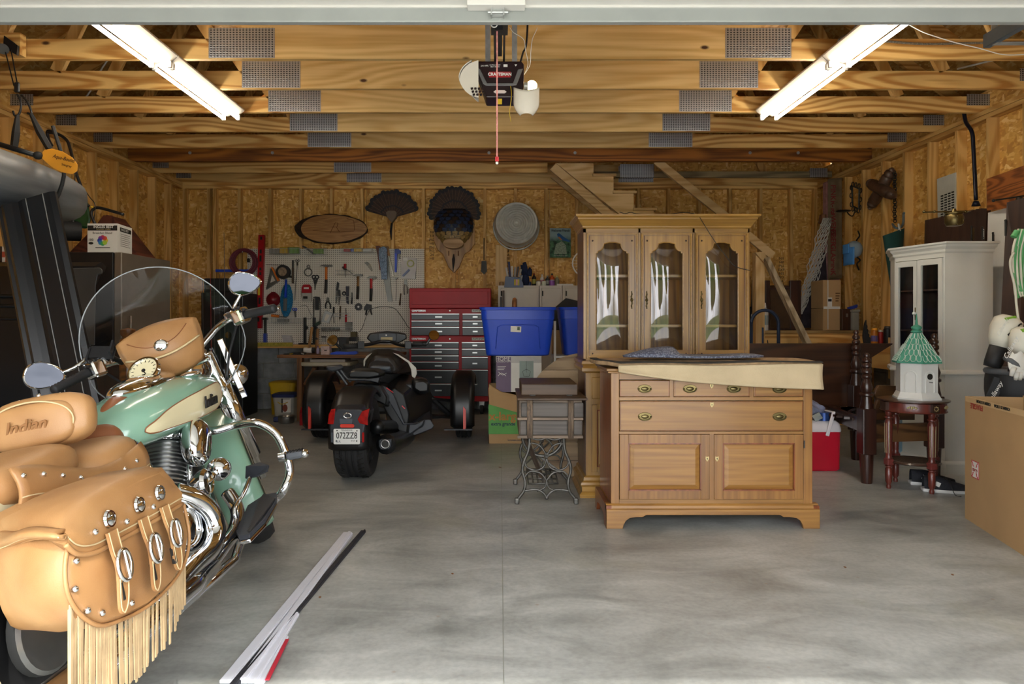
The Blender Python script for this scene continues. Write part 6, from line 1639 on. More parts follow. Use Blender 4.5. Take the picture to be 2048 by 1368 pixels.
def tool(name, label, cat, parts, base=None, y=None):
 """parts: (part name, material, kind, data...)"""
 yy = ty if y is None else y
 b0 = base or parts[0][3]
 b0 = b0[0] if isinstance(b0, list) else b0
 t = thing(name, label, cat, Q(b0[0], b0[1], yy)) if len(parts) > 1 else None
 for nm, m, kind, d, *ex in parts:
  th = ex[0] if ex else 0.015
  b = B()
  if kind == 'poly': b.prism([(p.x, p.z) for p in (Q(a, c, yy) for a, c in d)], yy-th, yy+0.0305)
  elif kind == 'tube': b.tube([Q(a, c, yy) for a, c in d] if len(d) < 3 else bez([Q(a, c, yy) for a, c in d], 5), th, 7)
  elif kind == 'disc': b.cyl(Q(d[0], d[1], yy), Q(d[0], d[1], yy)-Vector((0,th,0)), TS(d[2]), n=22).cyl(Q(d[0], d[1], yy), Q(d[0], d[1], yy)+Vector((0,0.028,0)), 0.006, n=6)
  elif kind == 'ring': b.ring(Q(d[0], d[1], yy), TS(d[2]), th, 22, 6, Matrix.Rotation(pi/2, 4, 'X'))
  elif kind == 'cone': b.lathe(d[1], 18, Q(d[0][0], d[0][1], yy), Matrix.Rotation(pi/2, 3, 'X'))
  o = b.obj(nm if t else name, m, t, w=bool(t), smooth=40)
  if not t: tag(o, label, cat)
M_HND = wood('tool_handle', 'a87a3f', '7a5226', 'Z', 0.5)
M_TST = mat('tool_steel', '6a6a66', 0.4, 0.8, var=0.2)
rect = lambda x0, x1, y0, y1: [(x0,y0),(x1,y0),(x1,y1),(x0,y1)]
tool('level', 'long red spirit level hanging on the pegboard', 'level', [('body', M_RED, 'poly', [(527,135),(577,135),(552,965),(507,965)], 0.03)] +
     [('vial_window', M_INK if k != 3 else M_YEL, 'poly', rect(x-9,x+9,y0,y1), 0.032) for k, (x, y0, y1) in enumerate(((552,150,178),(548,265,300),(546,318,372),(532,590,670),(545,425,450),(544,465,492),(537,692,750),(527,868,905)))])
t = thing('hose_coil', 'coiled burgundy air hose hanging on the pegboard', 'hose', Q(390, 480))
for k in range(9):
 rx, ry = 82+5.5*k, 92+3.5*k
 cx_, cy_ = 390+3*math.sin(k*2), 372+2*k*0.3
 B().tube([Q(cx_+rx*math.cos(a*2*pi/30), cy_+ry*math.sin(a*2*pi/30), Yp-0.02-0.012*(k % 3)) for a in range(30)], 0.009, 6, closed=True).obj('hose_loop', mat('burgundy_hose', '6e2a3c', 0.5, var=0.2), t, w=True, smooth=True)
B().box(Q(432,360,Yp-0.06), (0.03,0.03,0.05)).obj('coupling', M_BLACK, t, w=True)
B().cyl(Q(378,290,Yp), Q(378,280,Yp-0.09), 0.006, n=6).obj('peg', M_GALV, t, w=True)
tool('blue_rule', 'blue straightedge fixed horizontally behind the hose coil', 'ruler', [('body', M_BLUE, 'poly', rect(140,470,440,463), 0.01)])
tool('blue_rule', 'tall blue straightedge standing at the left pegboard edge', 'ruler', [('body', M_BLUE, 'poly', rect(390,415,650,1247), 0.012)])
tool('metal_strip', 'short grey strip hanging behind the motorcycle mirror', 'strip', [('body', mat('grey_strip', '8f8c86', 0.6), 'poly', rect(428,468,600,780), 0.01)])
tool('speed_square', 'steel speed square with orange edge', 'square', [('blade', M_TST, 'poly', [(632,430),(590,620),(705,545)]), ('cutout', mat('white_gap', 'cfc9bc', 0.7), 'poly', [(645,490),(630,560),(675,540)], 0.017), ('orange_fence', M_ORANGE, 'poly', [(636,418),(650,425),(708,540),(695,548)], 0.025)])
tool('tape_reel', 'round black tape reel', 'tape measure', [('case', M_BLACK, 'disc', (747,465,63), 0.05), ('face', mat('reel_face', '8f7a62', 0.5, var=0.4, nscale=30), 'disc', (745,462,39), 0.054), ('hook', M_BLACK, 'poly', [(790,490),(820,500),(810,515),(785,508)])])
tool('metal_rule', 'thin wire rod above the speed square', 'rod', [('body', M_IRON, 'tube', [(585,397),(750,400)], 0.003)])
tool('file', 'steel file with dark handle', 'file', [('blade', mat('rusty', '5a4a3c', 0.6, 0.5), 'poly', rect(820,832,425,565)), ('handle', M_BLACK, 'tube', [(827,358),(827,425)], 0.012)])
tool('chain_whip', 'pull chain with two rings', 'chain', [('chain', M_TST, 'tube', [(866,405),(860,480),(853,560),(848,640),(845,712)], 0.005), ('ring', M_IRON, 'ring', (858,362,9), 0.003), ('ring', M_IRON, 'ring', (878,362,9), 0.003), ('shackle', M_IRON, 'tube', [(866,375),(866,405)], 0.011)])
tool('ring_clamp', 'round hose clamp on the pegboard', 'clamp', [('band', M_TST, 'ring', (963,465,33), 0.008), ('loop', M_TST, 'ring', (965,414,12), 0.005)])
tool('scissors', 'black handled scissors below the round clamp', 'scissors', [('blades', M_TST, 'poly', [(1018,565),(1032,565),(1022,622)]), ('grip', M_BLACK, 'ring', (1013,508,15), 0.008), ('grip', M_BLACK, 'ring', (1041,508,15), 0.008), ('pivot', M_BLACK, 'poly', [(1008,528),(1045,528),(1032,570),(1018,570)])])
tool('blister_pack', 'red and clear plastic blister pack', 'package', [('backing', mat('clear_grey', 'a8a49c', 0.35), 'poly', rect(908,992,645,725)), ('red_card', M_RED, 'poly', [(908,600),(925,575),(975,575),(992,600),(992,650),(908,650)], 0.018), ('label_print', M_PAPER, 'poly', rect(928,972,600,615), 0.02), ('item', M_INK, 'poly', rect(925,960,680,700), 0.03)])
def hammer(label, hx0, hx1, hy, xh, y1, c1, c2, ysp):
 hd = [(hx0,hy+14),(hx0+18,hy+4),((hx0+hx1)/2-12,hy),(hx1-28,hy+1),(hx1-26,hy+4),(hx1-18,hy+1),(hx1,hy+2),(hx1,hy+18),(hx1-18,hy+19),(hx1-26,hy+15),((hx0+hx1)/2+10,hy+22),((hx0+hx1)/2-12,hy+20),(hx0+18,hy+11)]
 tool('claw_hammer', label, 'hammer', [('head', M_TST, 'poly', hd, 0.02), ('handle', c1, 'tube', [(xh,hy+8),(xh-1,ysp)], 0.017), ('grip', c2, 'tube', [(xh-1,ysp),((xh-3),(ysp+y1)/2),(xh-6,y1)], 0.02)])
hammer('claw hammer with orange handle and black grip', 1068, 1176, 398, 1124, 655, M_ORANGE, M_BLACK, 530)
hammer('claw hammer with wooden handle', 1362, 1446, 482, 1408, 707, M_HND, M_IRON, 590)
hammer('claw hammer with red handle and black grip', 1484, 1568, 502, 1525, 724, M_REDP, M_BLACK, 610)
tool('screwdriver', 'stubby screwdriver with red and black handle', 'screwdriver', [('handle', M_RED, 'tube', [(1292,390),(1292,430)], 0.018), ('collar', M_BLACK, 'tube', [(1270,420),(1302,448)], 0.013), ('shaft', M_TST, 'tube', [(1296,445),(1295,512)], 0.004)])
tool('putty_knife', 'small grey putty knife hung at a slant', 'putty knife', [('blade', M_TST, 'poly', [(1465,382),(1485,372),(1512,392),(1490,408)]), ('handle', mat('grey_grip', '8a867c', 0.5), 'poly', [(1490,408),(1512,392),(1535,445),(1525,455)])])
tool('screwdriver', 'long thin screwdriver slanting across the wire rack', 'screwdriver', [('handle', M_BLACK, 'tube', [(1268,420),(1290,432)], 0.012), ('shaft', M_TST, 'tube', [(1300,435),(1362,482)], 0.004)])
def rack(label, x0, x1, y0, y1):
 b = B()
 for yy in (y0, y1): b.tube([Q(x0,yy,Yp-0.03), Q(x1,yy,Yp-0.03)], 0.003, 5)
 for k in range(7):
  x = x0+(x1-x0)*k/6; b.tube([Q(x,y0,Yp-0.03), Q(x,y1,Yp-0.03), Q(x,y1,Yp+0.03)], 0.0025, 5)
 tag(b.obj('wire_rack', M_GALV), label, 'rack')
rack('wire tool rack below the stubby screwdriver', 1205, 1365, 450, 485)
rack('wire tool rack holding knives and shears', 1205, 1345, 680, 715)
rack('wire tool rack holding the lower screwdrivers', 1190, 1340, 830, 860)
tool('saw', 'hand saw with wooden handle behind the blue rope', 'saw', [('blade', M_TST, 'poly', [(1625,470),(1672,320),(1712,725),(1672,725)], 0.004), ('handle', wood('saw_handle', '7a3a22', '4a2012', 'Z'), 'poly', [(1565,232),(1600,232),(1670,320),(1630,470),(1600,440),(1585,330)], 0.02)])
tool('saw', 'narrow grey saw blade beside the rope bundle', 'saw', [('blade', mat('pale_blade', 'a39f94', 0.4, 0.6), 'poly', [(1672,300),(1690,330),(1728,500),(1715,500)], 0.01), ('handle', M_HND, 'poly', [(1655,235),(1675,235),(1692,320),(1675,320)])])
trp = mat('blue_white_rope', '8295ad', 0.9, var=0.6, nscale=70)
t = thing('rope_bundle', 'blue and white rope hank hanging on the pegboard', 'rope', Q(1635,530))
for k in range(7):
 B().tube(bez([Q(1600+9*k,250+6*math.sin(k),Yp-0.05), Q(1597+10*k,320,Yp-0.06-0.01*(k % 2)), Q(1608+8.5*k,400,Yp-0.05), Q(1617+7*k,470,Yp-0.06), Q(1622+6*k,528,Yp-0.05)], 5), 0.010, 6).obj('strand', trp, t, w=True, smooth=True)
B().ring(Q(1632,270,Yp-0.06), TS(26), 0.013, 18, 6, Matrix.Rotation(pi/2, 4, 'X')).obj('loop', trp, t, w=True, smooth=True)
tool('pipe_wrench', 'blue pipe wrench hanging near the rope', 'wrench', [('handle', M_BLUE, 'poly', [(1735,285),(1758,285),(1750,465),(1735,465)], 0.02), ('head', mat('blue_paint', '3a4f9a', 0.5), 'poly', [(1735,258),(1772,262),(1786,275),(1786,300),(1762,305),(1735,295)], 0.025), ('jaw', M_TST, 'poly', [(1765,300),(1780,300),(1780,345),(1770,345)], 0.02)])
tool('blister_pack', 'clear blister pack with ring and blue clip', 'package', [('backing', mat('clear_film', 'aaa49e', 0.25), 'poly', [(1800,330),(1930,338),(1918,525),(1788,518)], 0.004), ('ring', mat('yellow_green', 'a5a562', 0.5), 'ring', (1875,388,28), 0.010), ('clip', mat('blue_clip', '6a7494', 0.5), 'poly', [(1800,495),(1860,435),(1872,448),(1815,505)], 0.02), ('card', M_PAPER, 'poly', rect(1808,1850,335,362), 0.007)])
tool('locking_pliers', 'locking pliers under the clear blister pack', 'pliers', [('jaws', M_TST, 'poly', [(1820,530),(1840,530),(1845,575),(1815,575)]), ('handle', M_STEEL, 'tube', [(1820,575),(1816,620),(1820,665)], 0.009), ('handle', M_STEEL, 'tube', [(1840,575),(1848,620),(1842,655)], 0.009)])
tool('fine_chain', 'fine steel chain hanging beside the saw', 'chain', [('links', M_TST, 'tube', [(1745,505),(1748,600),(1744,720)], 0.003), ('clip', M_TST, 'poly', [(1730,510),(1762,512),(1748,535)])])
tool('drill_bit', 'rusty drill bit hanging near the tool chest', 'drill bit', [('body', mat('rusty', '5a4a3c', 0.6), 'tube', [(1788,655),(1776,760)], 0.009)])
tool('funnel', 'dark red plastic funnel hung mouth out', 'funnel', [('bowl', mat('dark_red_plastic', '74141f', 0.35), 'cone', ((655,710), [(TS(62),0.0),(TS(63),0.012),(TS(40),0.05),(0.014,0.08)])), ('hanger', mat('dark_red_plastic', '74141f', 0.35), 'poly', [(612,668),(640,640),(665,640),(698,668)], 0.012)], (655,770))
t = thing('duster', 'blue chenille duster with blue handle', 'duster', Q(765, 860))
def dus(u, v):
 a = 2*pi*u; r = 52*math.sin(pi*(0.06+0.9*v))**0.6*(1+0.12*math.sin(17*a+40*v))
 p = Q(775-10*v+r*math.cos(a), 575+285*v, Yp-0.05); p.y += 0.04*math.sin(a); return p
B().surf(dus, 40, 24, True).obj('chenille', mat('blue_chenille', '1f6a94', 0.95, var=0.4, nscale=60), t, w=True, smooth=False)
B().tube([Q(766,530,Yp-0.1), Q(762,690,Yp-0.11)], [0.014,0.02], 8).obj('handle', M_BLUE, t, w=True, smooth=True)
B().tube([Q(760,700,Yp-0.10), Q(756,810,Yp-0.10)], 0.025, 8).obj('grey_pad', mat('grey_pad', '5a5f62', 0.8), t, w=True)
tool('knife', 'black handled knife in the wire rack', 'knife', [('handle', M_BLACK, 'poly', [(1222,552),(1237,560),(1228,630),(1212,630)]), ('blade', M_TST, 'poly', [(1212,632),(1228,632),(1210,745)])])
tool('knife', 'second smaller knife in the wire rack', 'knife', [('handle', M_BLACK, 'poly', [(1232,620),(1246,625),(1248,690),(1234,690)]), ('blade', M_TST, 'poly', [(1234,690),(1246,690),(1236,760)])])
tool('shears', 'black shears in a dark sheath', 'shears', [('sheath', mat('navy_sheath', '1a1e30', 0.5), 'poly', [(1300,590),(1326,590),(1322,748),(1305,740)]), ('grip', M_BLACK, 'ring', (1283,655,14), 0.009)])
tool('chisel', 'slim dark chisel at the end of the wire rack', 'chisel', [('handle', M_BLACK, 'tube', [(1352,690),(1350,748)], 0.012), ('blade', M_TST, 'poly', [(1348,645),(1354,645),(1358,690),(1346,690)])])
tool('pliers', 'slip-joint pliers with spread dark handles', 'pliers', [('jaws', M_TST, 'poly', [(1130,690),(1142,690),(1148,722),(1125,722)]), ('handle', M_BLACK, 'tube', [(1132,722),(1118,755),(1120,790)], 0.010), ('handle', M_BLACK, 'tube', [(1140,722),(1160,755),(1162,792)], 0.010)])
tool('grinding_disc', 'round black grinding disc with pale hub', 'disc', [('disc', M_BLACK, 'disc', (1412,773,33), 0.012), ('hub', M_PAPER, 'disc', (1412,773,9), 0.014)])
tool('pipe_cutter', 'black pipe cutter with splayed grips', 'cutter', [('head', M_BLACK, 'poly', [(1485,745),(1525,755),(1530,790),(1465,805),(1462,785)], 0.03), ('handle', M_BLACK, 'tube', [(1485,795),(1476,845)], 0.011), ('handle', M_BLACK, 'tube', [(1515,790),(1530,845)], 0.011)])
tool('screwdriver', 'black screwdriver in the lower rack', 'screwdriver', [('handle', M_BLACK, 'tube', [(1190,775),(1190,835)], 0.013), ('shaft', M_TST, 'tube', [(1190,835),(1194,918)], 0.006)])
tool('screwdriver', 'brown rasp in the lower rack', 'rasp', [('handle', mat('rusty', '5a4a3c', 0.6), 'tube', [(1250,765),(1244,880)], 0.010), ('tip', M_TST, 'tube', [(1244,880),(1243,895)], 0.004)])
tool('screwdriver', 'red handled screwdriver in the lower rack', 'screwdriver', [('handle', M_RED, 'tube', [(1300,845),(1300,915)], 0.014), ('shaft', M_TST, 'tube', [(1298,785),(1300,845)], 0.005)])
tool('staple_gun', 'grey metal staple gun hung at a slant', 'staple gun', [('body', M_GALV, 'poly', [(1118,802),(1182,835),(1150,920),(1085,905)], 0.03), ('grip_hole', mat('white_gap', 'cfc9bc', 0.7), 'poly', [(1130,835),(1160,848),(1130,900),(1110,892)], 0.032)])
tool('caulk_gun', 'black caulking gun frame with trigger', 'caulk gun', [('frame', M_IRON, 'tube', [(1008,690),(1060,690),(1070,740),(1068,900)], 0.006), ('grip', M_BLACK, 'poly', [(1030,680),(1060,685),(1058,800),(1030,800)], 0.03), ('trigger', mat('dark_green', '24382e', 0.6), 'poly', [(1020,925),(1070,900),(1072,925),(1030,950)], 0.03)])
for x, y0, lab in ((935, 868, 'shorter black bar clamp standing on the ledge'), (1018, 700, 'taller black bar clamp standing on the ledge')):
 tool('bar_clamp', lab, 'clamp', [('bar', M_BLACK, 'poly', rect(x-9,x+9,868,1108), 0.03), ('rod', M_IRON, 'tube', [(x-6,y0),(x-4,1000)], 0.007), ('foot', M_BLACKM, 'poly', rect(x-42,x+30,1095,1128), 0.09), ('slider', M_BLACK, 'poly', [(x+6,930),(x+28,960),(x+6,985)], 0.03)], (x,1128))
tool('bar_clamp', 'slim black bar clamp with blue grip near the red level', 'clamp', [('bar', M_IRON, 'poly', rect(574,588,870,1010), 0.02), ('grip', mat('blue_grip', '2b3f9a', 0.4), 'poly', rect(570,594,1010,1095), 0.03), ('jaw', M_IRON, 'poly', rect(565,600,868,890), 0.05)])
tool('screwdriver', 'orange handled screwdriver lying on the wire basket', 'screwdriver', [('handle', M_ORANGE, 'tube', [(636,850),(705,858)], 0.018), ('shaft', M_TST, 'tube', [(705,858),(772,866)], 0.005)])
tool('scissors', 'small blue handled scissors above the wire basket', 'scissors', [('grip', M_BLUE, 'ring', (833,795,10), 0.006), ('grip', M_BLUE, 'ring', (853,795,10), 0.006), ('blades', M_TST, 'poly', [(838,810),(850,810),(852,865),(846,865)])])
tool('bent_wire', 'length of bent steel wire', 'wire', [('body', M_TST, 'tube', [(885,770),(940,760),(965,790),(980,830),(998,858),(980,880),(930,875)], 0.003)])
def basket(label, x0, x1, y0, y1):
 b = B(); n_ = int((x1-x0)/11)
 for yy in (Yp-0.09, Yp):
  for z in (y0, y1): b.tube([Q(x0,z,yy), Q(x1,z,yy)], 0.0028, 5)
 for k in range(n_+1):
  x = x0+(x1-x0)*k/n_; b.tube([Q(x,y0,Yp-0.09), Q(x,y1,Yp-0.09), Q(x,y1,Yp+0.028)], 0.0018, 4)
 tag(b.obj('wire_basket', M_GALV), label, 'basket')
basket('white wire basket at the top left of the pegboard', 620, 895, 252, 306)
basket('white wire basket at the top center of the pegboard', 925, 1130, 255, 308)
basket('white wire basket at the top right of the pegboard', 1245, 1550, 255, 290)
basket('white wire basket holding small tools beside the duster', 600, 905, 872, 915)
basket('white wire basket low on the pegboard with a drill guide', 1080, 1360, 955, 985)
M_GRN = mat('green_pack', '6a9a3c', 0.5)
for (x0,x1,y0,y1,m,lab) in ((632,718,262,302,mat('grey_pack','7a7a74',0.5),'grey package in the top left basket'),(724,795,245,300,M_YEL,'yellow package in the top left basket'),(808,892,248,302,M_GRN,'green and white package in the top left basket'),(1020,1105,262,304,M_GRN,'green package in the top center basket'),(1290,1345,258,286,M_RED,'red package in the top right basket'),(1352,1372,258,286,M_BLUE,'blue package in the top right basket'),(1382,1450,254,286,M_YEL,'yellow package in the top right basket'),(1460,1540,260,286,M_PAPER,'white package in the top right basket'),(700,800,880,910,mat('grey_pack','7a7a74',0.5),'grey box in the tool basket by the duster'),(1305,1360,908,982,mat('grey_pack','7a7a74',0.5),'grey box at the end of the low basket')):
 o = B().bx(Q(x0,0).x, Q(x1,0).x, Yp-0.07, Yp-0.01, Q(0,y1-1).z, Q(0,y0).z).obj('package', m, bevel=0.003); tag(o, lab, 'package', 'packages in the wire baskets')
tool('angle_bracket', 'grey angled bracket leaning in the top center basket', 'bracket', [('body', mat('dark_strip', '3a3a38', 0.6), 'poly', [(915,235),(935,235),(1035,308),(1012,308)], 0.06)])
tool('spiral_tool', 'grey ribbed tapered tool in the low basket', 'tool', [('body', M_TST, 'tube', [(1085,972),(1110,968),(1180,968),(1245,968)], 0.022)])
tool('clear_case', 'clear plastic parts case on the ledge', 'case', [('body', mat('milky_plastic', 'b9b4b6', 0.3), 'poly', [(735,1025),(812,1030),(832,1090),(755,1085)], 0.05)], y=8.86)
t = thing('gun_safe', 'black steel safe standing in the back left corner', 'safe', (X_(445,8.3), 8.45, 0))
y = 8.2
B().bx(X_(402,y), X_(486,y), y, y+0.5, 0, Z_(585,y)).obj('body', M_BLACK, t, w=True, bevel=0.008)
B().bx(X_(408,y), X_(480,y), y-0.012, y, 0.08, Z_(592,y)).obj('door', M_BLACK, t, w=True, bevel=0.006)
B().cyl((X_(460,y), y-0.012, 1.0), (X_(460,y), y-0.05, 1.0), 0.04, n=14).obj('dial', M_CHROME, t, w=True, smooth=40)
t = thing('tool_case', 'black hard case lying on the safe', 'case', (X_(432,8.25), 8.3, Z_(585,8.2)))
B().bx(X_(405,8.22), X_(464,8.22), 8.25, 8.6, Z_(585,8.2)+0.001, Z_(556,8.2)).obj('shell', M_BLACKM, t, w=True, bevel=0.012)
B().bx(X_(410,8.22), X_(420,8.22), 8.235, 8.25, Z_(578,8.2), Z_(570,8.2)).obj('latch', M_STEEL, t, w=True)
for k, (px, c, y1) in enumerate(((405,'4a4a48',560), (421,'9c2a2a',548), (428,'5a544a',540), (439,'3c3c3c',548), (448,'6a6660',545))):
 o = B().tube([(X_(px+3,8.05),8.05,0.0), P(px,y1-80 if k == 4 else y1,8.15)], [0.006,0.003], 6).obj('fishing_rod', mat('rod'+c, c, 0.5))
 tag(o, ('red' if k == 1 else ('first','','third','fourth','fifth')[k]+' grey') + ' fishing rod from the left in front of the safe', 'fishing rod', 'fishing rods by the safe')
tool('pencil_level', 'short dark green strip fixed to the left wall studs', 'strip', [('body', mat('deep_green', '1f3a34', 0.6), 'poly', [(-378,-190),(-372,-190),(-372,30),(-378,30)], 0.01)])
# ------------------------------------------------------------------ wall trophies
Yv = 8.93
v_ = lambda zx, zy, y=Yv: P(560+zx/3.793, 350+zy/3.793, y)
t = thing('wood_slice', 'oval wood slice plaque with bark edge on the back wall', 'plaque', v_(380,515))
SL = wood('slice_face', 'b98a52', '8f6036', 'X', 0.4, ring=0.35, size=0.4)
ov = [(410+250*math.cos(a)*(1.0 if math.cos(a) > 0 else 1.0), 408+105*math.sin(a)*(1-0.12*math.cos(a))) for a in [2*pi*k/36 for k in range(36)]]
B().prism([(v_(a,c).x, v_(a,c).z) for a, c in ov], Yv-0.01, Yv+0.05).obj('face', SL, t, w=True, bevel=0.004)
bk = [(385+275*math.cos(a)+(3*math.sin(9*a)), 408+112*math.sin(a)+3*math.sin(13*a)) for a in [2*pi*k/48 for k in range(48)]]
B().prism([(v_(a,c).x, v_(a,c).z) for a, c in bk], Yv+0.0, Yv+0.066).obj('bark', mat('tree_bark', '33241a', 0.95, var=0.4, nscale=25, bump=0.8), t, w=True)
b = B()
for pts in ([(380,440),(400,400),(420,360),(440,365),(430,400),(450,430)], [(250,420),(350,430),(460,432),(560,425)], [(505,330),(560,345),(565,420)]):
 b.tube([v_(a,c,Yv-0.011) for a, c in pts], 0.004, 4)
b.obj('burned_drawing', mat('burn_mark', '6a3f1c', 0.8), t, w=True)
M_FTH = mat('turkey_feather', '3a2a24', 0.7, var=0.4, nscale=22); M_TIP = mat('feather_tip', '12121c', 0.6)
M_COV = mat('covert_feather', '4a352a', 0.7, var=0.5, nscale=40)
def fan(t, cx_, cy_, R0, a0, a1, n, w_, y):
 """overlapping tail feathers fanned about a centre; each its own part"""
 for k in range(n):
  a = a0+(a1-a0)*k/(n-1); L = R0*(0.97+0.03*math.sin(k*2.3))
  yy = y - 0.004*(k % 2) - 0.0006*k
  def fp(s, d):
   p = v_(cx_+L*s*math.cos(a)-d*math.sin(a), cy_-L*s*math.sin(a)-d*math.cos(a), yy); return p
  body = [fp(0.15,-w_*0.25), fp(0.55,-w_*0.7), fp(0.86,-w_), fp(0.86,w_), fp(0.55,w_*0.7), fp(0.15,w_*0.25)]
  f_ = B().prism([(p.x,p.z) for p in body], yy, yy+0.004).obj('feather', M_FTH, t, w=True)
  tip = [fp(0.86,-w_), fp(0.95,-w_*0.95), fp(1.0,-w_*0.5), fp(1.015,0), fp(1.0,w_*0.5), fp(0.95,w_*0.95), fp(0.86,w_)]
  B().prism([(p.x,p.z) for p in tip], yy, yy+0.004).obj('tip', M_TIP, f_, w=True)
  B().tube([fp(0.2,0)-Vector((0,0.002,0)), fp(0.9,0)-Vector((0,0.002,0))], 0.003, 4).obj('quill', mat('quill', '6a4a3a', 0.6), f_, w=True)
t = thing('turkey_fan', 'spread brown turkey tail fan with hanging beard', 'turkey fan', v_(850,490))
fan(t, 850, 325, 218, R(22), R(158), 15, 22, Yv-0.01)
fan(t, 850, 330, 105, R(35), R(145), 9, 16, Yv-0.03)
B().prism([(p.x,p.z) for p in [v_(a,c) for a, c in [(808,290),(825,275),(875,275),(892,290),(885,325),(852,368),(818,325)]]], Yv-0.06, Yv+0.03).obj('fan_mount', mat('grey_oak_mount', '6b5c4e', 0.6), t, w=True, bevel=0.004)
B().tube([v_(848,365), v_(841,430), v_(846,492)], [0.014,0.016,0.004], 7).obj('beard', M_TIP, t, w=True)
t = thing('turkey_mount', 'turkey trophy with round tail fan and feathered back on wooden shield', 'trophy', v_(1320,640))
sh_ = [(1165,330),(1475,330),(1480,520),(1440,575),(1400,600),(1360,700),(1318,745),(1278,700),(1235,600),(1195,570),(1165,500)]
B().prism([(v_(a,c).x, v_(a,c).z) for a, c in sh_], Yv, Yv+0.05).obj('shield', wood('shield', 'b98a4c', '8a5f2c', 'Z', 0.4, coat=0.3), t, w=True, bevel=0.008)
fan(t, 1320, 285, 205, R(-12), R(192), 22, 20, Yv-0.02)
fan(t, 1320, 295, 110, R(15), R(165), 12, 17, Yv-0.05)
def tb(u, v):
 a = pi*u; w_ = (100+45*math.sin(pi*min(1,v*1.1)))*(1 if v < 0.8 else 1-(v-0.8)*1.6)
 p = v_(1320-w_*math.cos(a), 260+265*v, Yv-0.02); p.y -= 0.13*math.sin(a)*(0.5+0.5*math.sin(pi*v)); return p
B().surf(tb, 18, 16).obj('back', mat('iridescent_feathers', '16161c', 0.4, var=0.6, nscale=40), t, w=True, smooth=True)
random.seed(3)
for r_ in range(9):
 for k in range(8):
  v = 0.06+0.1*r_; u = (k+0.5+(0.5 if r_ % 2 else 0))/8.5
  if u > 0.97: continue
  p = tb(u, v); q_ = tb(min(u+0.05,1), v); d = tb(u, min(v+0.08,1))
  col = ('feather_bronze','8a7040') if r_ > 5 else (('feather_blue','2a3856') if (k+r_) % 3 else ('feather_dark','3a2a20'))
  n_ = (q_-p).cross(d-p).normalized()
  if n_.y > 0: n_ = -n_
  x_ = (q_-p).normalized()*TS(15)*1.6; z_ = (d-p).normalized()*TS(20)*1.9
  pts = [p-x_+n_*0.004, p+x_+n_*0.004, p+x_*0.9+z_*0.7+n_*0.016, p+z_+n_*0.02, p-x_*0.9+z_*0.7+n_*0.016]
  B().add(pts, [(0,1,2,3,4)]).obj('feather', mat(col[0], col[1], 0.45, var=0.5, nscale=50), t, w=True)
B().prism([(v_(1320+78*math.cos(a), 527+40*math.sin(a)).x, v_(1320+78*math.cos(a), 527+40*math.sin(a)).z) for a in [2*pi*k/24 for k in range(24)]], Yv-0.16, Yv-0.02).obj('wooden_plug', wood('plug', 'c9a374', '9a7448', 'X', 0.5), t, w=True, bevel=0.006)
B().tube([v_(1318,600,Yv-0.03), v_(1316,640,Yv-0.03), v_(1313,735,Yv-0.02)], [0.006,0.02,0.004], 7).obj('beard', M_TIP, t, w=True)
for px in (1280, 1352): B().cyl(v_(px,575,Yv-0.02), v_(px,612,Yv-0.02), 0.006, n=6).obj('spur_mark', mat('burn_mark', '6a3f1c', 0.8), t, w=True)
t = thing('galvanised_tub', 'round galvanised wash tub hung bottom out on the back wall', 'tub', v_(1795,555))
Mx = Matrix.Rotation(pi/2, 3, 'X')
prof = [(0.155,0.23)]
pr = []
for k in range(8):
 r0 = 0.022+0.03*k; pr += [(r0, 0.20+0.005), (r0+0.015, 0.20-0.004)]
pr = [(0.001,0.2)] + pr + [(0.268,0.205),(0.27,0.198),(0.285,0.04),(0.298,0.02),(0.29,0.0)]
B().lathe(pr[::-1], 36, v_(1792,382,Yv+0.03)-Vector((0,0,0.0)), Mx).obj('shell', mat('tub_zinc', 'c6c9c6', 0.45, 0.35, var=0.12, nscale=14), t, w=True, smooth=35)
B().ring(v_(1792,395,Yv+0.02), 0.298, 0.010, 36, 8, Matrix.Rotation(pi/2, 4, 'X')).obj('rolled_rim', M_GALV, t, w=True, smooth=True)
t = thing('bird_flag', 'small flag with a bluebird reading Welcome Friends', 'flag', P(1121,515,Yv))
ff = NT('bluebird_print')
nz = ff.n('TexNoise', {'Vector': ff.coords((1,1,1)), 'Scale': 26.0, 'Detail': 5.0})
gr = ff.n('SeparateXYZ', {0: ff.n('TexCoord').outputs['Generated']})
cA = ff.ramp(nz, [(0.35, lin('1c3028')), (0.6, lin('4f7a5a'))]).outputs[0]
ff.p(Base_Color=ff.mix(ff.ramp(gr.outputs['Z'], [(0.55,(0,0,0,1)),(0.75,(1,1,1,1))]).outputs[0], cA, lin('8aa3ac')), Roughness=0.8)
B().bx(X_(1100,Yv), X_(1142,Yv), Yv+0.02, Yv+0.026, Z_(515,Yv), Z_(456,Yv)).obj('cloth', ff.mat, t, w=True)
text('Welcome Friends', 0.042, facing(X_(1121,Yv), Yv+0.018, Z_(461,Yv)), M_INK, t, w=True, shear=0.2, sx=0.8, bold=0.001)
text('Our home is our nest', 0.02, facing(X_(1121,Yv), Yv+0.018, Z_(511,Yv)), M_PAPER, t, w=True, shear=0.2)
f2 = lambda a, c: (X_(a,Yv), Z_(c,Yv))
B().prism([f2(1114,468),f2(1117,466),f2(1120,467),f2(1127,473),f2(1140,481),f2(1139,484),f2(1128,481),f2(1120,479),f2(1116,474)], Yv+0.016, Yv+0.02).obj('bird_print', mat('bird_blue', '2f5f9a', 0.8), t, w=True)
B().prism([f2(1116,474),f2(1120,479),f2(1125,480),f2(1119,473)], Yv+0.0155, Yv+0.016).obj('breast_print', mat('bird_breast', 'b0703f', 0.8), t, w=True)
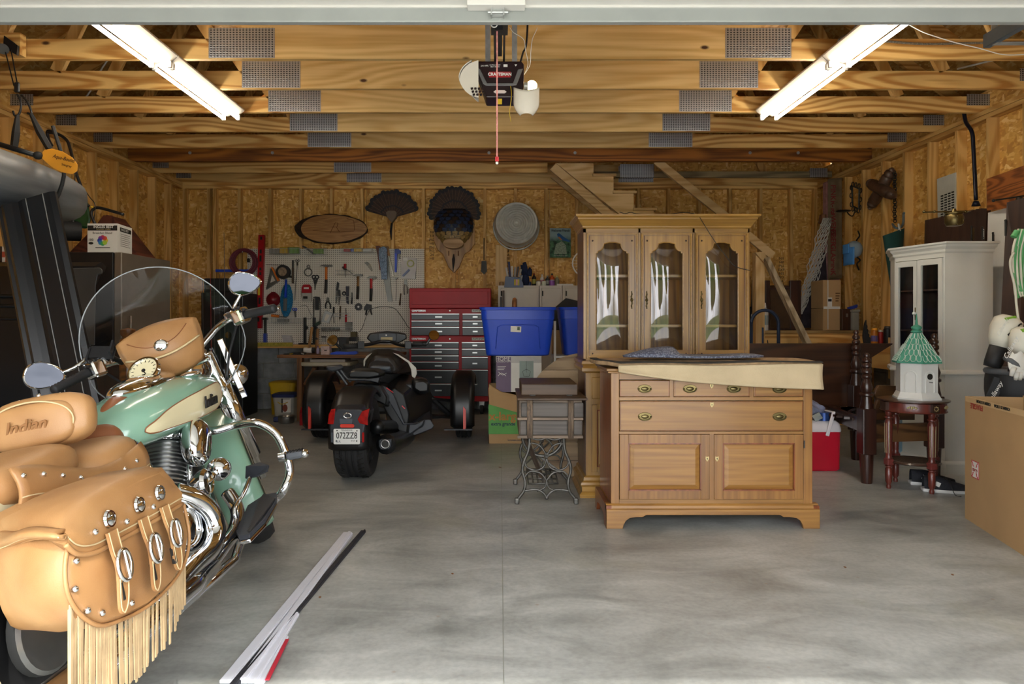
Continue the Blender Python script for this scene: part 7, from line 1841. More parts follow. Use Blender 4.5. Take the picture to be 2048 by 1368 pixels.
B().prism([f2(1108,508),f2(1112,488),f2(1124,482),f2(1132,490),f2(1134,508)], Yv+0.018, Yv+0.02).obj('stump_print', mat('stump_print', '8a9a86', 0.8, var=0.4, nscale=60), t, w=True)
t = thing('hand_trowel', 'thin iron stick with a small spade hanging on the wall', 'trowel', P(968,548,Yv))
B().cyl(P(968,476,Yv), P(968,520,Yv), 0.006, n=6).cyl(P(968,477,Yv), (X_(968,Yv),9.095,Z_(477,Yv)), 0.004, n=6).obj('shaft', M_IRON, t, w=True)
B().prism([f2(963,522),f2(973,522),f2(974,543),f2(968,549),f2(962,543)], Yv-0.01, Yv+0.0).obj('blade', M_IRON, t, w=True)
o = B().bx(X_(991,Yv), X_(1014,Yv), Yv+0.02, Yv+0.06, Z_(572,Yv), Z_(490,Yv)).obj('nailed_board', PINE_PALE); tag(o, 'short pale board nailed vertically below the tub', 'board')
t = thing('box_fan', 'round white fan partly hidden behind the tall hutch', 'fan', (X_(1168,7.6), 7.6, 0))
B().ring(P(1170,527,7.6), 0.14, 0.008, 30, 6, Matrix.Rotation(pi/2, 4, 'X')).obj('guard_rim', M_WHITE, t, w=True)
B().cyl(P(1170,527,7.6), P(1170,527,7.55), 0.05, n=16).obj('hub', M_WHITE, t, w=True)
b = B()
for k in range(20): b.tube([P(1170,527,7.57), P(1170,527,7.59)+Vector((0.14*math.cos(2*pi*k/20),0,0.14*math.sin(2*pi*k/20)))], 0.002, 4)
b.obj('guard_wires', M_WHITE, t, w=True)
B().cyl((X_(1170,7.6), 7.62, 0.0), (X_(1170,7.6), 7.62, Z_(535,7.6)), 0.015, n=8).cyl((X_(1170,7.6), 7.62, 0.0), (X_(1170,7.6), 7.62, 0.03), 0.2, n=20).obj('stand', M_WHITE, t, w=True)
# ------------------------------------------------------------------ workbench and floor clutter
z_ = lambda zx, zy, y: P(500+zx/6.84, 660+zy/6.84, y)
wbn = thing('workbench', 'low wooden workbench under the pegboard', 'workbench', (X_(700,8.1), 8.2, 0))
y = 7.9; zb_ = Z_(710, y)
BW = wood('bench_wood', '8a5a30', '5a3618', 'X', 0.55)
B().bx(X_(554,y), -1.2, y, 8.72, zb_-0.035, zb_).obj('top', BW, wbn, w=True)
for xx in (X_(598,y), -1.3):
 for yy in (y+0.06, 8.6): B().bx(xx-0.03, xx+0.03, yy-0.045, yy+0.045, 0, zb_-0.035).obj('leg', wood('bench_leg', '7a5432', '4c3018', 'Z', 0.6), wbn, w=True)
B().bx(X_(612,y), -1.3, 8.3, 8.33, 0.28, 0.45).obj('back_board', BW, wbn, w=True)
B().bar((X_(606,y), y+0.08, 0.42), (X_(626,y), y+0.08, 0.62), 0.04, 0.04).obj('brace', BW, wbn, w=True)
t = thing('plastic_tray', 'cream plastic tray hanging under the bench top', 'tray', z_(1050,500,7.8))
B().loft([[Vector((a, b_, z)) for a, b_ in rrect(X_(606,y)+o, X_(704,y)-o, 7.78+o, 8.3-o, 0.05)] for o, z in ((0.02,Z_(732,y)),(0.0,Z_(730,y)),(0.0,Z_(724,y)),(0.03,Z_(724,y)))]).obj('rim', mat('cream_plastic', 'a8a08a', 0.5), t, w=True)
B().bx(X_(620,y), X_(690,y), 7.9, 8.2, Z_(724,y), Z_(719,y)).obj('contents', mat('grey_strip', '8f8c86', 0.6), t, w=True)
def ztool(name, label, cat, parts, y):
 t = thing(name, label, cat, z_(parts[0][3][0][0], parts[0][3][0][1], y))
 for nm, m, kind, d, th in parts:
  pts = [z_(a, c, y) for a, c in d]
  b = B()
  if kind == 'poly': b.prism([(p.x,p.z) for p in pts], y-th, y+th)
  else: b.tube(pts, th, 8)
  b.obj(nm, m, t, w=True, smooth=40)
ztool('mallet', 'white and black headed mallet resting head down on the bench', 'mallet', [('head', M_PAPER, 'tube', [(740,278),(850,278)], 0.035), ('black_face', M_BLACK, 'tube', [(850,278),(890,278)], 0.036), ('handle', M_HND, 'tube', [(805,255),(850,-40)], 0.018)], 8.3)
ztool('stick', 'brown wooden handle leaning beside the mallet', 'handle', [('shaft', wood('dark_handle', '8a5f30', '5f3c1a', 'Z'), 'tube', [(905,340),(928,-20)], 0.02), ('band', M_BLACK, 'tube', [(916,100),(918,130)], 0.021)], 8.45)
ztool('parts_box', 'small pink and white box of parts on the bench', 'box', [('carton', mat('pink_white', 'c0aaa4', 0.5, var=0.2, nscale=40), 'poly', [(980,222),(1100,222),(1105,345),(985,345)], 0.05), ('print', M_INK, 'poly', [(1030,270),(1065,270),(1065,282),(1030,282)], 0.052)], 8.05)
ztool('blue_tool', 'blue hand tool lying on the bench', 'tool', [('body', M_BLUE, 'poly', [(1110,345),(1115,310),(1200,290),(1330,300),(1460,285),(1480,320),(1400,345)], 0.04)], 8.05)
ztool('glass_jar', 'small clear jar with black lid on the ledge above the bench', 'jar', [('glass', mat('jar_clear', 'a8aaa6', 0.2), 'poly', [(992,100),(1035,100),(1035,165),(992,165)], 0.03), ('lid', M_BLACK, 'poly', [(983,85),(1042,85),(1042,102),(983,102)], 0.035)], 8.85)
ztool('black_bucket', 'black cup-shaped container on the bench', 'container', [('body', M_BLACK, 'poly', [(1225,95),(1340,100),(1330,260),(1245,260)], 0.08)], 8.4)
ztool('olive_block', 'olive block on a black base at the bench back', 'block', [('block', mat('olive', '5c5234', 0.7), 'poly', [(1385,25),(1460,25),(1460,95),(1385,95)], 0.05), ('base', M_BLACK, 'poly', [(1372,95),(1470,95),(1470,150),(1372,150)], 0.06)], 8.84)
ztool('black_drill', 'black power tool lying on the left end of the bench', 'power tool', [('body', M_BLACK, 'poly', [(470,345),(480,320),(560,318),(600,305),(700,300),(760,310),(740,345)], 0.05), ('yellow_mark', M_YEL, 'poly', [(560,322),(605,315),(605,325),(560,332)], 0.052)], 8.05)
ztool('pliers', 'dark pliers lying on the bench beside the power tool', 'pliers', [('handle', M_IRON, 'tube', [(640,345),(700,320)], 0.014), ('jaw', M_TST, 'tube', [(700,320),(740,335)], 0.012)], 7.97)
bottle('purple_bottle', 'tiny purple and white bottle on the bench', 636, 8.2, zb_, 0.02, 0.09, '9a90a8', '6a4a8a', 0)
def pail(name, label, px0, px1, py0, py1, y, m, lidm, lab=False):
 t = thing(name, label, 'bucket', (X_((px0+px1)/2,y), y+0.14, 0))
 x0, x1 = X_(px0,y), X_(px1,y); zt2 = Z_(py0,y)
 B().loft([[Vector((a,b_,z)) for a, b_ in rrect(x0-o, x1+o, y-o, y+0.28+o, 0.05)] for o, z in ((-0.02,0),(-0.012,zt2*0.55),(-0.002,zt2*0.78),(0,zt2*0.9))]).obj('body', m, t, w=True, smooth=35)
 B().loft([[Vector((a,b_,z)) for a, b_ in rrect(x0-o, x1+o, y-o, y+0.28+o, 0.05)] for o, z in ((0.008,zt2*0.86),(0.012,zt2*0.97),(-0.01,zt2))]).obj('lid', lidm, t, w=True, smooth=35)
 if lab:
  B().bx(x0+(x1-x0)*0.48, x0+(x1-x0)*0.86, y+0.002, y+0.014, zt2*0.28, zt2*0.82).obj('picture_label', M_PAPER, t, w=True)
  B().bx(x0+(x1-x0)*0.44, x0+(x1-x0)*0.50, y+0.0, y+0.014, zt2*0.28, zt2*0.82).obj('label_stripe', M_INK, t, w=True)
  B().prism(circ(x0+(x1-x0)*0.6, zt2*0.45, 0.03, 12, ry=0.045), y-0.001, y+0.003).obj('label_figure', mat('figure_print', '7a3a2a', 0.7), t, w=True)
 b = B().tube(bez([(x0-0.01,y+0.1,zt2*0.85),((x0+x1)/2,y-0.03,zt2*0.62),(x1+0.01,y+0.1,zt2*0.85)], 6), 0.005, 6)
 b.obj('bail_handle', lidm if not lab else M_YEL, t, w=True)
pail('yellow_bucket', 'tall yellow bucket by the block wall', 537, 588, 764, 828, 8.45, M_YEL, M_YEL)
pail('white_bucket', 'white bucket with blue lid and picture label', 543, 588, 788, 836, 8.05, mat('grey_white_pail', 'a9a69c', 0.5), mat('navy_lid', '1f2a58', 0.5), True)
t = thing('pet_bowl', 'stainless steel pet bowl on the floor', 'bowl', (X_(573,7.8), 7.8, 0))
B().lathe([(0.08,0),(0.088,0.01),(0.092,0.075),(0.10,0.08),(0.096,0.083),(0.085,0.07),(0.075,0.02),(0.001,0.018)], 24).obj('shell', M_STEEL, t, smooth=40)
o = B().bx(X_(546,7.85), X_(556,7.85), 7.85, 7.92, 0, 0.06).obj('blue_cup', mat('navy_lid', '1f2a58', 0.5), bevel=0.01); tag(o, 'small navy blue plastic cup beside the pet bowl', 'cup')
t = thing('metal_toolbox', 'red steel toolbox with peaked lid under the workbench', 'toolbox', (X_(625,7.8), 7.9, 0))
x0 = X_(599,7.6); x1 = x0+0.42
B().bx(x0, x1, 7.6, 7.8, 0, 0.135).obj('body', M_RED, t, w=True, bevel=0.004)
B().prism([(7.6,0.136),(7.8,0.136),(7.8,0.15),(7.73,0.2),(7.67,0.2),(7.6,0.15)], x0, x1, 'YZ').obj('lid', M_RED, t, w=True, bevel=0.004)
B().tube([(x0+0.1,7.7,0.2),(x0+0.1,7.7,0.225),(x0+0.3,7.7,0.225),(x0+0.3,7.7,0.2)], 0.008, 6).obj('handle', M_STEEL, t, w=True)
# ------------------------------------------------------------------ three-wheeled motorcycle
K = lambda zx, zy, Y: P(600+zx/4.024, 640+zy/4.024, Y)
XT, YT = -1.075, 5.14
tk = thing('three_wheeler', 'black three-wheeled motorcycle with Tennessee plate parked before the workbench', 'trike', (XT, YT, 0))
M_TIRE = mat('tyre_rubber', '1c1c1d', 0.75, var=0.25, nscale=14)
M_TB = mat('trike_black', '0f1012', 0.38, var=0.2)
M_TG = mat('trike_grey', '2a2d33', 0.4, var=0.15)
RX = Matrix.Rotation(pi/2, 3, 'Y')
def wheel(par, c, r, w_, rim, nm='tire', m=None, grooves=3):
 h = w_/2
 pr = [(rim,-h*0.75),(r*0.82,-h*0.98),(r*0.93,-h),(r*0.985,-h*0.86)]
 n_ = grooves
 for k in range(n_):
  z = -h*0.7 + 1.4*h*(k+0.5)/n_
  rr = r*(1-0.02*(z/h)**2)
  pr += [(rr, z-0.010), (rr-0.012, z-0.006), (rr-0.012, z+0.006), (rr, z+0.010)]
 pr += [(r*0.985,h*0.86),(r*0.93,h),(r*0.82,h*0.98),(rim,h*0.75)]
 return B().lathe(pr, 48, c, RX).obj(nm, m or M_TIRE, par, w=True, smooth=35)
tr = wheel(tk, (XT, YT, 0.305), 0.305, 0.24, 0.20, 'rear_tire', None, 4)
b = B()
for k in range(44):
 a = 2*pi*k/44
 for s in (-1, 1):
  b.box((XT+s*0.072, YT+0.304*math.cos(a), 0.305+0.304*math.sin(a)), (0.05, 0.007, 0.006), Matrix.Rotation(a-pi/2, 3, 'X') @ Matrix.Rotation(s*0.5, 3, 'Z'))
o = b.obj('tread_sipes', M_INK, tr, w=True); o['kind'] = 'stuff'
rim = B().lathe([(0.2,-0.09),(0.205,0.09),(0.19,0.09),(0.185,-0.09)], 36, (XT,YT,0.305), RX)
for k in range(5):
 a = 2*pi*k/5
 rim.bar((XT+0.06,YT,0.305), (XT+0.09,YT+0.19*math.cos(a),0.305+0.19*math.sin(a)), 0.05, 0.03, (1,0,0))
rim.obj('rear_rim', mat('rim_grey', '3c3c3e', 0.35, 0.7), tk, w=True, smooth=35)
def fender(nm, c, r, w_, a0, a1, edge=0.05):
 def f_(u, v):
  a = a0+(a1-a0)*u; t = (v-0.5)*2
  rr = r - edge*max(0, abs(t)-0.72)/0.28
  return Vector((c[0]+w_/2*t, c[1]-rr*math.cos(a), c[2]+rr*math.sin(a)))
 return B().surf(f_, 24, 12).obj(nm, M_TB, tk, w=True, smooth=50, solid=0.01)
fender('rear_fender', (XT,YT,0.33), 0.345, 0.285, R(-12), R(125), 0.04)
B().loft([[K(a,c,4.78) for a, c in ((235,860),(275,740),(300,720),(470,720),(545,740),(520,860),(500,990),(255,990))], [K(a,c,5.0) for a, c in ((245,840),(285,700),(320,640),(560,640),(600,720),(560,850),(520,960),(260,960))]]).obj('tail_panel', M_TG, tk, w=True, bevel=0.01)
M_LAMP = mat('red_lamp_lens', '8f0f0a', 0.3, spec=0.2, var=0.35, nscale=30)
for pts in ([(222,838),(232,760),(250,720),(286,712),(278,790),(270,840)], [(463,800),(500,735),(560,712),(545,790),(548,848),(480,832)]):
 B().loft([[K(a,c,4.76) for a, c in pts], [K(a,c,4.84) for a, c in pts]]).obj('tail_lamp', M_LAMP, tk, w=True, bevel=0.004)
B().loft([[K(a,c,4.755) for a, c in rrect(322,437,838,866,12)], [K(a,c,4.79) for a, c in rrect(322,437,838,866,12)]]).obj('red_reflector', mat('reflector_red', 'c43c2e', 0.3), tk, w=True)
B().loft([[K(a,c,4.77) for a, c in ((318,795),(422,795),(418,836),(322,836))], [K(a,c,4.8) for a, c in ((318,795),(422,795),(418,836),(322,836))]]).obj('lamp_panel', mat('slate', '4a5058', 0.4), tk, w=True)
B().ring(K(382,770,4.775), 0.021, 0.006, 20, 6, Matrix.Diagonal((1.25,1,0.8)).to_4x4() @ Matrix.Rotation(pi/2, 4, 'X')).obj('round_emblem', M_CHROME, tk, w=True, smooth=True)
pl_ = B().loft([[K(a,c,4.74) for a, c in rrect(270,483,876,1000,10)], [K(a,c,4.746) for a, c in rrect(270,483,876,1000,10)]]).obj('number_plate', M_PAPER, tk, w=True)
cc_ = K(376,938,4.738)
text('072ZZ8', 0.062, facing(cc_.x, 4.737, K(0,932,4.74).z), M_INK, pl_, w=True, sx=0.72, bold=0.0005, name='plate_number')
text('TENNESSEE', 0.016, facing(cc_.x, 4.737, K(0,888,4.74).z), mat('grey_ink', '55504c', 0.7), pl_, w=True, name='plate_state')
text('JUL', 0.02, facing(K(313,0,4.74).x, 4.737, K(0,978,4.74).z), mat('navy_print', '1f3350', 0.7), pl_, w=True, name='plate_month')
text('07-24', 0.012, facing(K(428,0,4.74).x, 4.737, K(0,972,4.74).z), M_INK, pl_, w=True, name='plate_date')
for a, c in ((298,890),(458,892),(292,974),(456,974)): B().cyl(K(a,c,4.737), K(a,c,4.742), 0.005, n=8).obj('plate_screw', M_INK, pl_, w=True)
for a in (258, 508): B().loft([[K(x,c,4.77) for x, c in rrect(a-8,a+8,905,985,5)], [K(x,c,4.80) for x, c in rrect(a-8,a+8,905,985,5)]]).obj('side_marker', M_LAMP if a > 400 else mat('slate', '4a5058', 0.4), tk, w=True)
B().tube(bez([K(690,1000,5.05), K(760,985,5.3), K(850,940,5.7), K(900,880,6.0)], 5), [0.075]*6+[0.07]*6+[0.05]*4, 14).obj('muffler', M_TB, tk, w=True, smooth=True)
B().loft([[K(a,c,4.98) for a, c in ((632,965),(650,958),(738,958),(735,1010),(715,1042),(650,1045),(632,1020))], [K(a,c,5.12) for a, c in ((650,960),(670,950),(750,950),(750,1010),(730,1040),(670,1040),(650,1015))]]).obj('exhaust_tip', M_TG, tk, w=True, bevel=0.008)
B().ring(K(685,998,4.975), 0.030, 0.008, 18, 6, Matrix.Rotation(pi/2, 4, 'X')).obj('tip_ring', M_STEEL, tk, w=True, smooth=True)
B().cyl(K(685,998,4.972), K(685,998,5.0), 0.026, n=14).obj('tip_bore', M_INK, tk, w=True)
B().tube(bez([K(610,860,5.15), K(720,860,5.5), K(840,840,5.8), K(900,780,6.0)], 5), 0.055, 10).obj('swing_arm', M_TB, tk, w=True, smooth=True)
def hull(nm, rings, m, bev=0.012, sub=0):
 return B().loft([[K(a,c,Y) for a, c in ring] for Y, ring in rings]).obj(nm, m, tk, w=True, bevel=bev if not sub else 0, sub=sub, smooth=40)
hull('engine_case', [(5.35, [(425,520),(470,505),(640,520),(700,620),(690,690),(640,665),(440,610)]), (5.9, [(430,500),(480,480),(700,500),(760,600),(760,720),(700,720),(440,640)])], M_TB)
hull('side_body', [(5.55, [(640,640),(760,540),(840,600),(880,760),(860,940),(830,950),(700,760)]), (6.3, [(640,560),(820,430),(1000,460),(1065,600),(1060,800),(900,880),(700,800)])], M_TB)
hull('belly', [(5.6, [(840,830),(930,830),(1000,800),(990,850),(850,950)]), (6.4, [(840,720),(1060,700),(1065,820),(1020,900),(860,960)])], M_TG)
hull('storage_case', [(5.85, [(905,480),(1000,470),(1050,505),(1048,590),(960,600),(900,560)]), (6.3, [(880,470),(990,455),(1040,490),(1040,580),(950,600),(880,560)])], M_TB, 0.03)
hull('cooling_louvre', [(5.80, [(845,515),(900,515),(918,700),(890,725),(860,690)]), (5.95, [(845,515),(905,515),(925,700),(890,725),(860,690)])], M_TG)
hull('passenger_seat', [(5.25, [(385,445),(400,415),(450,402),(600,405),(645,425),(640,455),(560,470),(400,468)]), (5.6, [(400,440),(420,395),(480,385),(640,385),(690,410),(680,450),(600,470),(420,465)])], M_TB, 0.02)
hull('seat_trim', [(5.22, [(360,478),(400,470),(560,472),(640,462),(630,505),(560,490),(400,486)]), (5.4, [(360,478),(400,470),(560,472),(650,462),(640,520),(560,495),(400,488)])], M_TG, 0.004)
hull('rider_seat', [(5.62, [(560,395),(570,372),(620,362),(720,370),(742,390),(735,420),(600,425)]), (5.95, [(540,380),(560,330),(620,310),(720,320),(760,370),(750,430),(580,430)])], M_TG, 0.03)
hull('tank', [(5.85, [(530,420),(560,330),(600,280),(720,280),(760,330),(800,420),(740,440)]), (6.2, [(512,330),(560,270),(600,240),(720,238),(790,260),(880,330),(900,440)]), (6.5, [(520,300),(580,245),(620,232),(720,232),(800,250),(880,310),(890,420)])], mat('tank_dark', '1d1714', 0.45, var=0.2), 0.03)
hull('white_panel', [(6.0, [(745,262),(790,275),(880,330),(935,385),(942,430),(925,470),(900,455),(895,400),(870,345),(790,290)]), (6.08, [(745,262),(790,275),(880,330),(935,385),(942,430),(925,470),(900,455),(895,400),(870,345),(790,290)])], mat('pearl_white', 'b9b6ac', 0.35), 0.004)
hull('white_panel', [(6.0, [(583,262),(535,290),(512,325),(510,372),(522,372),(526,330),(545,305)]), (6.06, [(583,262),(535,290),(512,325),(510,372),(522,372),(526,330),(545,305)])], mat('pearl_white', 'b9b6ac', 0.35), 0.003)
hull('grab_pad', [(5.3, [(205,372),(330,365),(358,378),(330,402),(260,418),(220,405)]), (5.5, [(215,365),(330,358),(350,372),(325,395),(260,408),(225,395)])], M_TG, 0.012)
hull('grab_pad', [(5.55, [(555,385),(575,368),(720,372),(740,385),(715,405),(600,402)]), (5.7, [(560,382),(580,365),(720,368),(738,382),(712,398),(600,398)])], mat('slate', '4a5058', 0.4), 0.012)
for pts in ([(285,395),(330,450),(380,520)], [(320,395),(365,455),(410,500)]): B().tube([K(a,c,5.35) for a, c in pts], 0.012, 8).obj('grab_arm', M_TG, tk, w=True)
hull('side_strut', [(5.5, [(640,520),(700,540),(760,610),(840,830),(930,828),(935,840),(830,845),(730,680)]), (5.54, [(640,520),(700,540),(760,610),(840,830),(930,828),(935,840),(830,845),(730,680)])], M_TG, 0.006)
for pts in ([(695,545),(750,585)], [(820,690),(845,715)]): B().tube([K(a,c,5.48) for a, c in pts], 0.005, 5).obj('red_accent', M_REDP, tk, w=True)
hull('foot_board', [(5.7, [(960,830),(1000,800),(1050,800),(1080,850),(1065,875),(920,930),(900,920)]), (5.78, [(960,830),(1000,800),(1050,800),(1080,850),(1065,875),(920,930),(900,920)])], M_TG, 0.006)
for px, s in ((645, -1), (928, 1)):
 xw = X_(px, 6.83)
 wheel(tk, (xw, 6.85, 0.29), 0.29, 0.15, 0.19, 'front_tire')
 fender('front_fender', (xw-0.0*s, 6.85, 0.30), 0.37, 0.225, R(-25), R(140), 0.045)
 B().loft([[Vector((xw+s*0.025+dx, 6.85-0.40, z)) for dx, z in ((-0.013,0.14),(0.013,0.15),(0.013,0.33),(-0.013,0.36))], [Vector((xw+s*0.025+dx, 6.85-0.36, z)) for dx, z in ((-0.013,0.14),(0.013,0.15),(0.013,0.33),(-0.013,0.36))]]).obj('front_reflector', mat('reflector_red', 'c43c2e', 0.3), tk, w=True)
 for z0, z1, yy in ((0.42,0.36,6.75), (0.22,0.22,6.75), (0.22,0.2,6.95)):
  B().tube([(XT+s*0.25,yy-0.1,z0), (xw-s*0.06,6.85,z1)], 0.018, 8).obj('suspension_arm', M_BLACK, tk, w=True)
 B().tube([(XT+s*0.3,6.7,0.5), (xw-s*0.15,6.8,0.24)], 0.028, 8).obj('shock_absorber', M_BLACK, tk, w=True)
 B().bx(xw-0.17 if s > 0 else xw-0.1, xw+0.1 if s > 0 else xw+0.17, 6.44, 6.5, 0.135, 0.145).obj('fender_brace', M_TG, tk, w=True)
hull('nose', [(6.5, [(540,300),(880,300),(920,560),(860,760),(560,760),(520,560)]), (7.1, [(600,330),(820,330),(860,560),(820,720),(600,720),(560,560)])], M_TB, 0.03)
B().tube(bez([K(350,218,6.05), K(470,205,6.1), K(560,195,6.2), K(640,175,6.3), K(690,172,6.3), K(740,178,6.3), K(800,200,6.2), K(870,205,6.1), K(1020,190,6.05)], 5), 0.016, 8).obj('handlebar', M_BLACK, tk, w=True, smooth=True)
for a, c in ((350,470),(905,1015)): B().tube([K(a,214 if a < 600 else 193,6.05), K(c,207 if a < 600 else 192,6.07)], 0.024, 10).obj('grip', M_BLACKM, tk, w=True, smooth=True)
for a in (490, 870): B().loft([[K(x,c,6.02) for x, c in rrect(a-28,a+28,170,235,8)], [K(x,c,6.12) for x, c in rrect(a-28,a+28,170,235,8)]]).obj('switch_pod', M_BLACK, tk, w=True, bevel=0.006)
hull('dash', [(6.35, [(535,150),(560,112),(640,100),(700,92),(780,100),(850,112),(862,150),(800,185),(700,190),(580,188)]), (6.5, [(535,140),(560,105),(640,92),(700,88),(780,92),(850,105),(862,140),(800,175),(700,180),(580,178)])], M_TB, 0.01)
B().loft([[K(a,c,6.33) for a, c in rrect(630,775,108,170,8)], [K(a,c,6.36) for a, c in rrect(630,775,108,170,8)]]).obj('instrument', M_TG, tk, w=True, bevel=0.004)
B().loft([[K(a,c,6.325) for a, c in rrect(650,745,138,165,2)], [K(a,c,6.333) for a, c in rrect(650,745,138,165,2)]]).obj('display', mat('amber_lcd', '8a7a4c', 0.3), tk, w=True)
B().cyl(K(694,122,6.32), K(694,122,6.335), 0.007, n=8).obj('warning_lamp', M_PAPER, tk, w=True)
M_MIR = mat('mirror_glass', 'd9d2c0', 0.03, 1.0, var=0.0)
for a, c, r, st in ((262,165,0.052,(335,235)), (1078,123,0.047,(1018,195))):
 p = K(a,c,6.0)
 q_ = (Matrix.Rotation(R(-16 if a < 600 else 12), 3, 'Z') @ Matrix.Rotation(R(-20), 3, 'X') @ Matrix.Rotation(pi/2, 3, 'X'))
 mo = B().lathe([(0.001,-0.03),(r*0.6,-0.025),(r,-0.008),(r*1.02,0.0),(r*0.98,0.004)], 24, p, q_).obj('mirror', M_BLACK, tk, w=True, smooth=40)
 B().lathe([(0.001,0.005),(r*0.94,0.005),(r*0.94,0.003)], 24, p, q_).obj('mirror_glass', M_MIR, mo, w=True)
 B().tube([K(st[0],st[1],6.05), K((a+st[0])/2,(c+st[1])/2+ (0 if a < 600 else -10),6.05), p+Vector((0,0.03,0))], 0.012, 7).obj('mirror_stem', M_BLACK, tk, w=True)
W2 = lambda zx, zy, Y: P(620+zx/5.7, 480+zy/5.7, Y)
scr = [(560,1050),(598,1000),(640,870),(672,812),(720,778),(790,762),(870,760),(940,768),(985,795),(1030,855),(1080,930),(1112,985),(1160,1020)]
WS = lambda a, c: W2(a, c, 6.50+(c-760)/1900)
B().add([WS(a,c) for a, c in scr+[(1050,1060),(860,1085),(680,1080)]], [tuple(range(len(scr)+3))]).obj('windscreen', M_PANE, tk, w=True)
B().tube([WS(a,c) for a, c in scr], 0.0035, 6).obj('windscreen_edge', mat('smoked_edge', '4a4640', 0.3), tk, w=True, smooth=True)
# ------------------------------------------------------------------ strips lying on the slab
def strip(label, a0, a1, w_, h, m, z=0.0, name='vinyl_strip', parts=None, group='trim strips on the slab'):
 p0, p1 = FL(*a0), FL(*a1)
 t = thing(name, label, 'trim strip', (p0+p1)/2 + Vector((0,0,z)), group=group)
 B().bar(p0+Vector((0,0,z+h/2)), p1+Vector((0,0,z+h/2)), w_, h).obj('strip', m, t, w=True, bevel=min(0.003, h*0.3))
 d = (p1-p0).cross(Vector((0,0,1))).normalized()
 B().bar(p0+d*w_*0.25+Vector((0,0,z+h+0.002)), p1+d*w_*0.25+Vector((0,0,z+h+0.002)), w_*0.25, 0.004).obj('bead', m, t, w=True)
 return t
M_VIN = mat('white_vinyl', 'd0d2da', 0.45, var=0.03)
strip('white vinyl trim strip, leftmost of the bundle on the floor', (452,1368), (695,1068), 0.045, 0.012, M_VIN)
strip('white vinyl trim strip, second from the left on the floor', (486,1368), (700,1072), 0.03, 0.018, M_VIN, 0.0)
strip('white vinyl trim strip, third of the bundle on the floor', (505,1368), (590,1232), 0.035, 0.012, M_VIN)
strip('black rubber strip lying beside the white trim strips', (455,1390), (727,1065), 0.028, 0.014, mat('black_rubber_strip', '24252b', 0.6, var=0.4, nscale=20))
tr_ = strip('short white trim piece with red printed tape on the floor', (518,1372), (569,1276), 0.030, 0.008, M_VIN, name='taped_trim')
p0, p1 = FL(532,1366), FL(572,1284)
B().bar(p0+Vector((0.004,0,0.010)), p1+Vector((0.004,0,0.010)), 0.014, 0.003).obj('red_tape', mat('red_tape', 'b8283a', 0.5), tr_, w=True)
for (a, c, lab) in ((1000, 935, 'dry brown leaf on the slab joint before the moving box'), (905, 1148, 'brown leaf scrap on open concrete left of the slab joint'), (640, 1195, 'rusty leaf scrap between motorcycle and white strips'), (1690, 1135, 'small leaf scrap on the concrete right of the sideboard'), (1905, 1150, 'tiny pale scrap beside the large cardboard box')):
 o = B().sph(FL(a, c)+Vector((0,0,0.002)), (0.016 if a == 1000 else 0.009,0.006,0.002), 7, 4, (0,0,a*0.7)).obj('dry_leaf_scrap', mat('leaf_scrap', '7a5432', 0.8))
 tag(o, lab, 'leaf', 'leaf scraps on the slab')
# ------------------------------------------------------------------ green and cream cruiser motorcycle
BL = Vector((-1.29, 1.87, 0)); LEAN = R(-11)
mc = thing('cruiser_motorcycle', 'mint green and cream cruiser motorcycle with tan fringed saddlebags', 'motorcycle', BL, (0, LEAN, 0))
RI = Matrix.Rotation(LEAN, 3, 'Y').transposed()
def L(px, py, xl):
 """bike coordinates of the point on plane x = xl seen at a photograph pixel"""
 o = RI @ (Vector((0,0,CAMH))-BL); d = RI @ Vector(((px-CX)/F, 1, -(py-CY)/F))
 return o + d*((xl-o.x)/d.x)
AX = Vector((0,-math.sin(R(29)),math.cos(R(29)))); AP = Vector((0,1.36,0.88))
ST = Matrix.Translation(AP) @ Matrix.Rotation(R(24), 4, AX) @ Matrix.Translation(-AP)
M_MINT = mat('mint_paint', '82ab94', 0.22, var=0.03, coat=0.5)
M_CRM = mat('cream_paint', 'ddd3ac', 0.25, var=0.02, coat=0.4)
tl = NT('tan_leather')
ln1 = tl.n('TexNoise', {'Vector': tl.coords(), 'Scale': 5.0, 'Detail': 4.0}); lv = tl.n('TexVoronoi', {'Vector': tl.coords(), 'Scale': 260.0})
tl.p(Base_Color=tl.ramp(ln1, [(0.3, lin('94693f')), (0.7, lin('ad8354'))]).outputs[0], Roughness=0.45).bump(lv.outputs['Distance'], 0.12, 0.002)
M_LEA = tl.mat
M_LEAD = mat('dark_tan_leather', '875231', 0.45, var=0.12)
M_STI = mat('cream_stitching', 'c4ae84', 0.8)
M_SUE = mat('fringe_suede', 'b59b74', 0.85, var=0.15, nscale=20)
def bo(b, nm, m, par=None, **k): return b.obj(nm, m, par or mc, **k)
def bwheel(M, c, r, w_, nm):
 pr = [(r*0.68,-w_*0.3),(r*0.82,-w_*0.5),(r*0.93,-w_*0.47),(r*0.99,-w_*0.22),(r,0),(r*0.99,w_*0.22),(r*0.93,w_*0.47),(r*0.82,w_*0.5),(r*0.68,w_*0.3)]
 t = bo(B(M).lathe(pr, 40, c, RX), nm, M_TIRE, smooth=40)
 b = B(M).ring(c, r*0.67, 0.014, 36, 8, Matrix.Rotation(pi/2, 4, 'Y')).cyl(Vector(c)-Vector((0.07,0,0)), Vector(c)+Vector((0.07,0,0)), 0.035, n=16)
 for k in range(20):
  a = 2*pi*k/20; s = 0.045 if k % 2 else -0.045
  b.tube([Vector(c)+Vector((s,0.03*math.cos(a),0.03*math.sin(a))), Vector(c)+Vector((0,r*0.66*math.cos(a+0.3),r*0.66*math.sin(a+0.3)))], 0.0025, 4)
 bo(b, 'spoked_rim', M_CHROME, t, smooth=40)
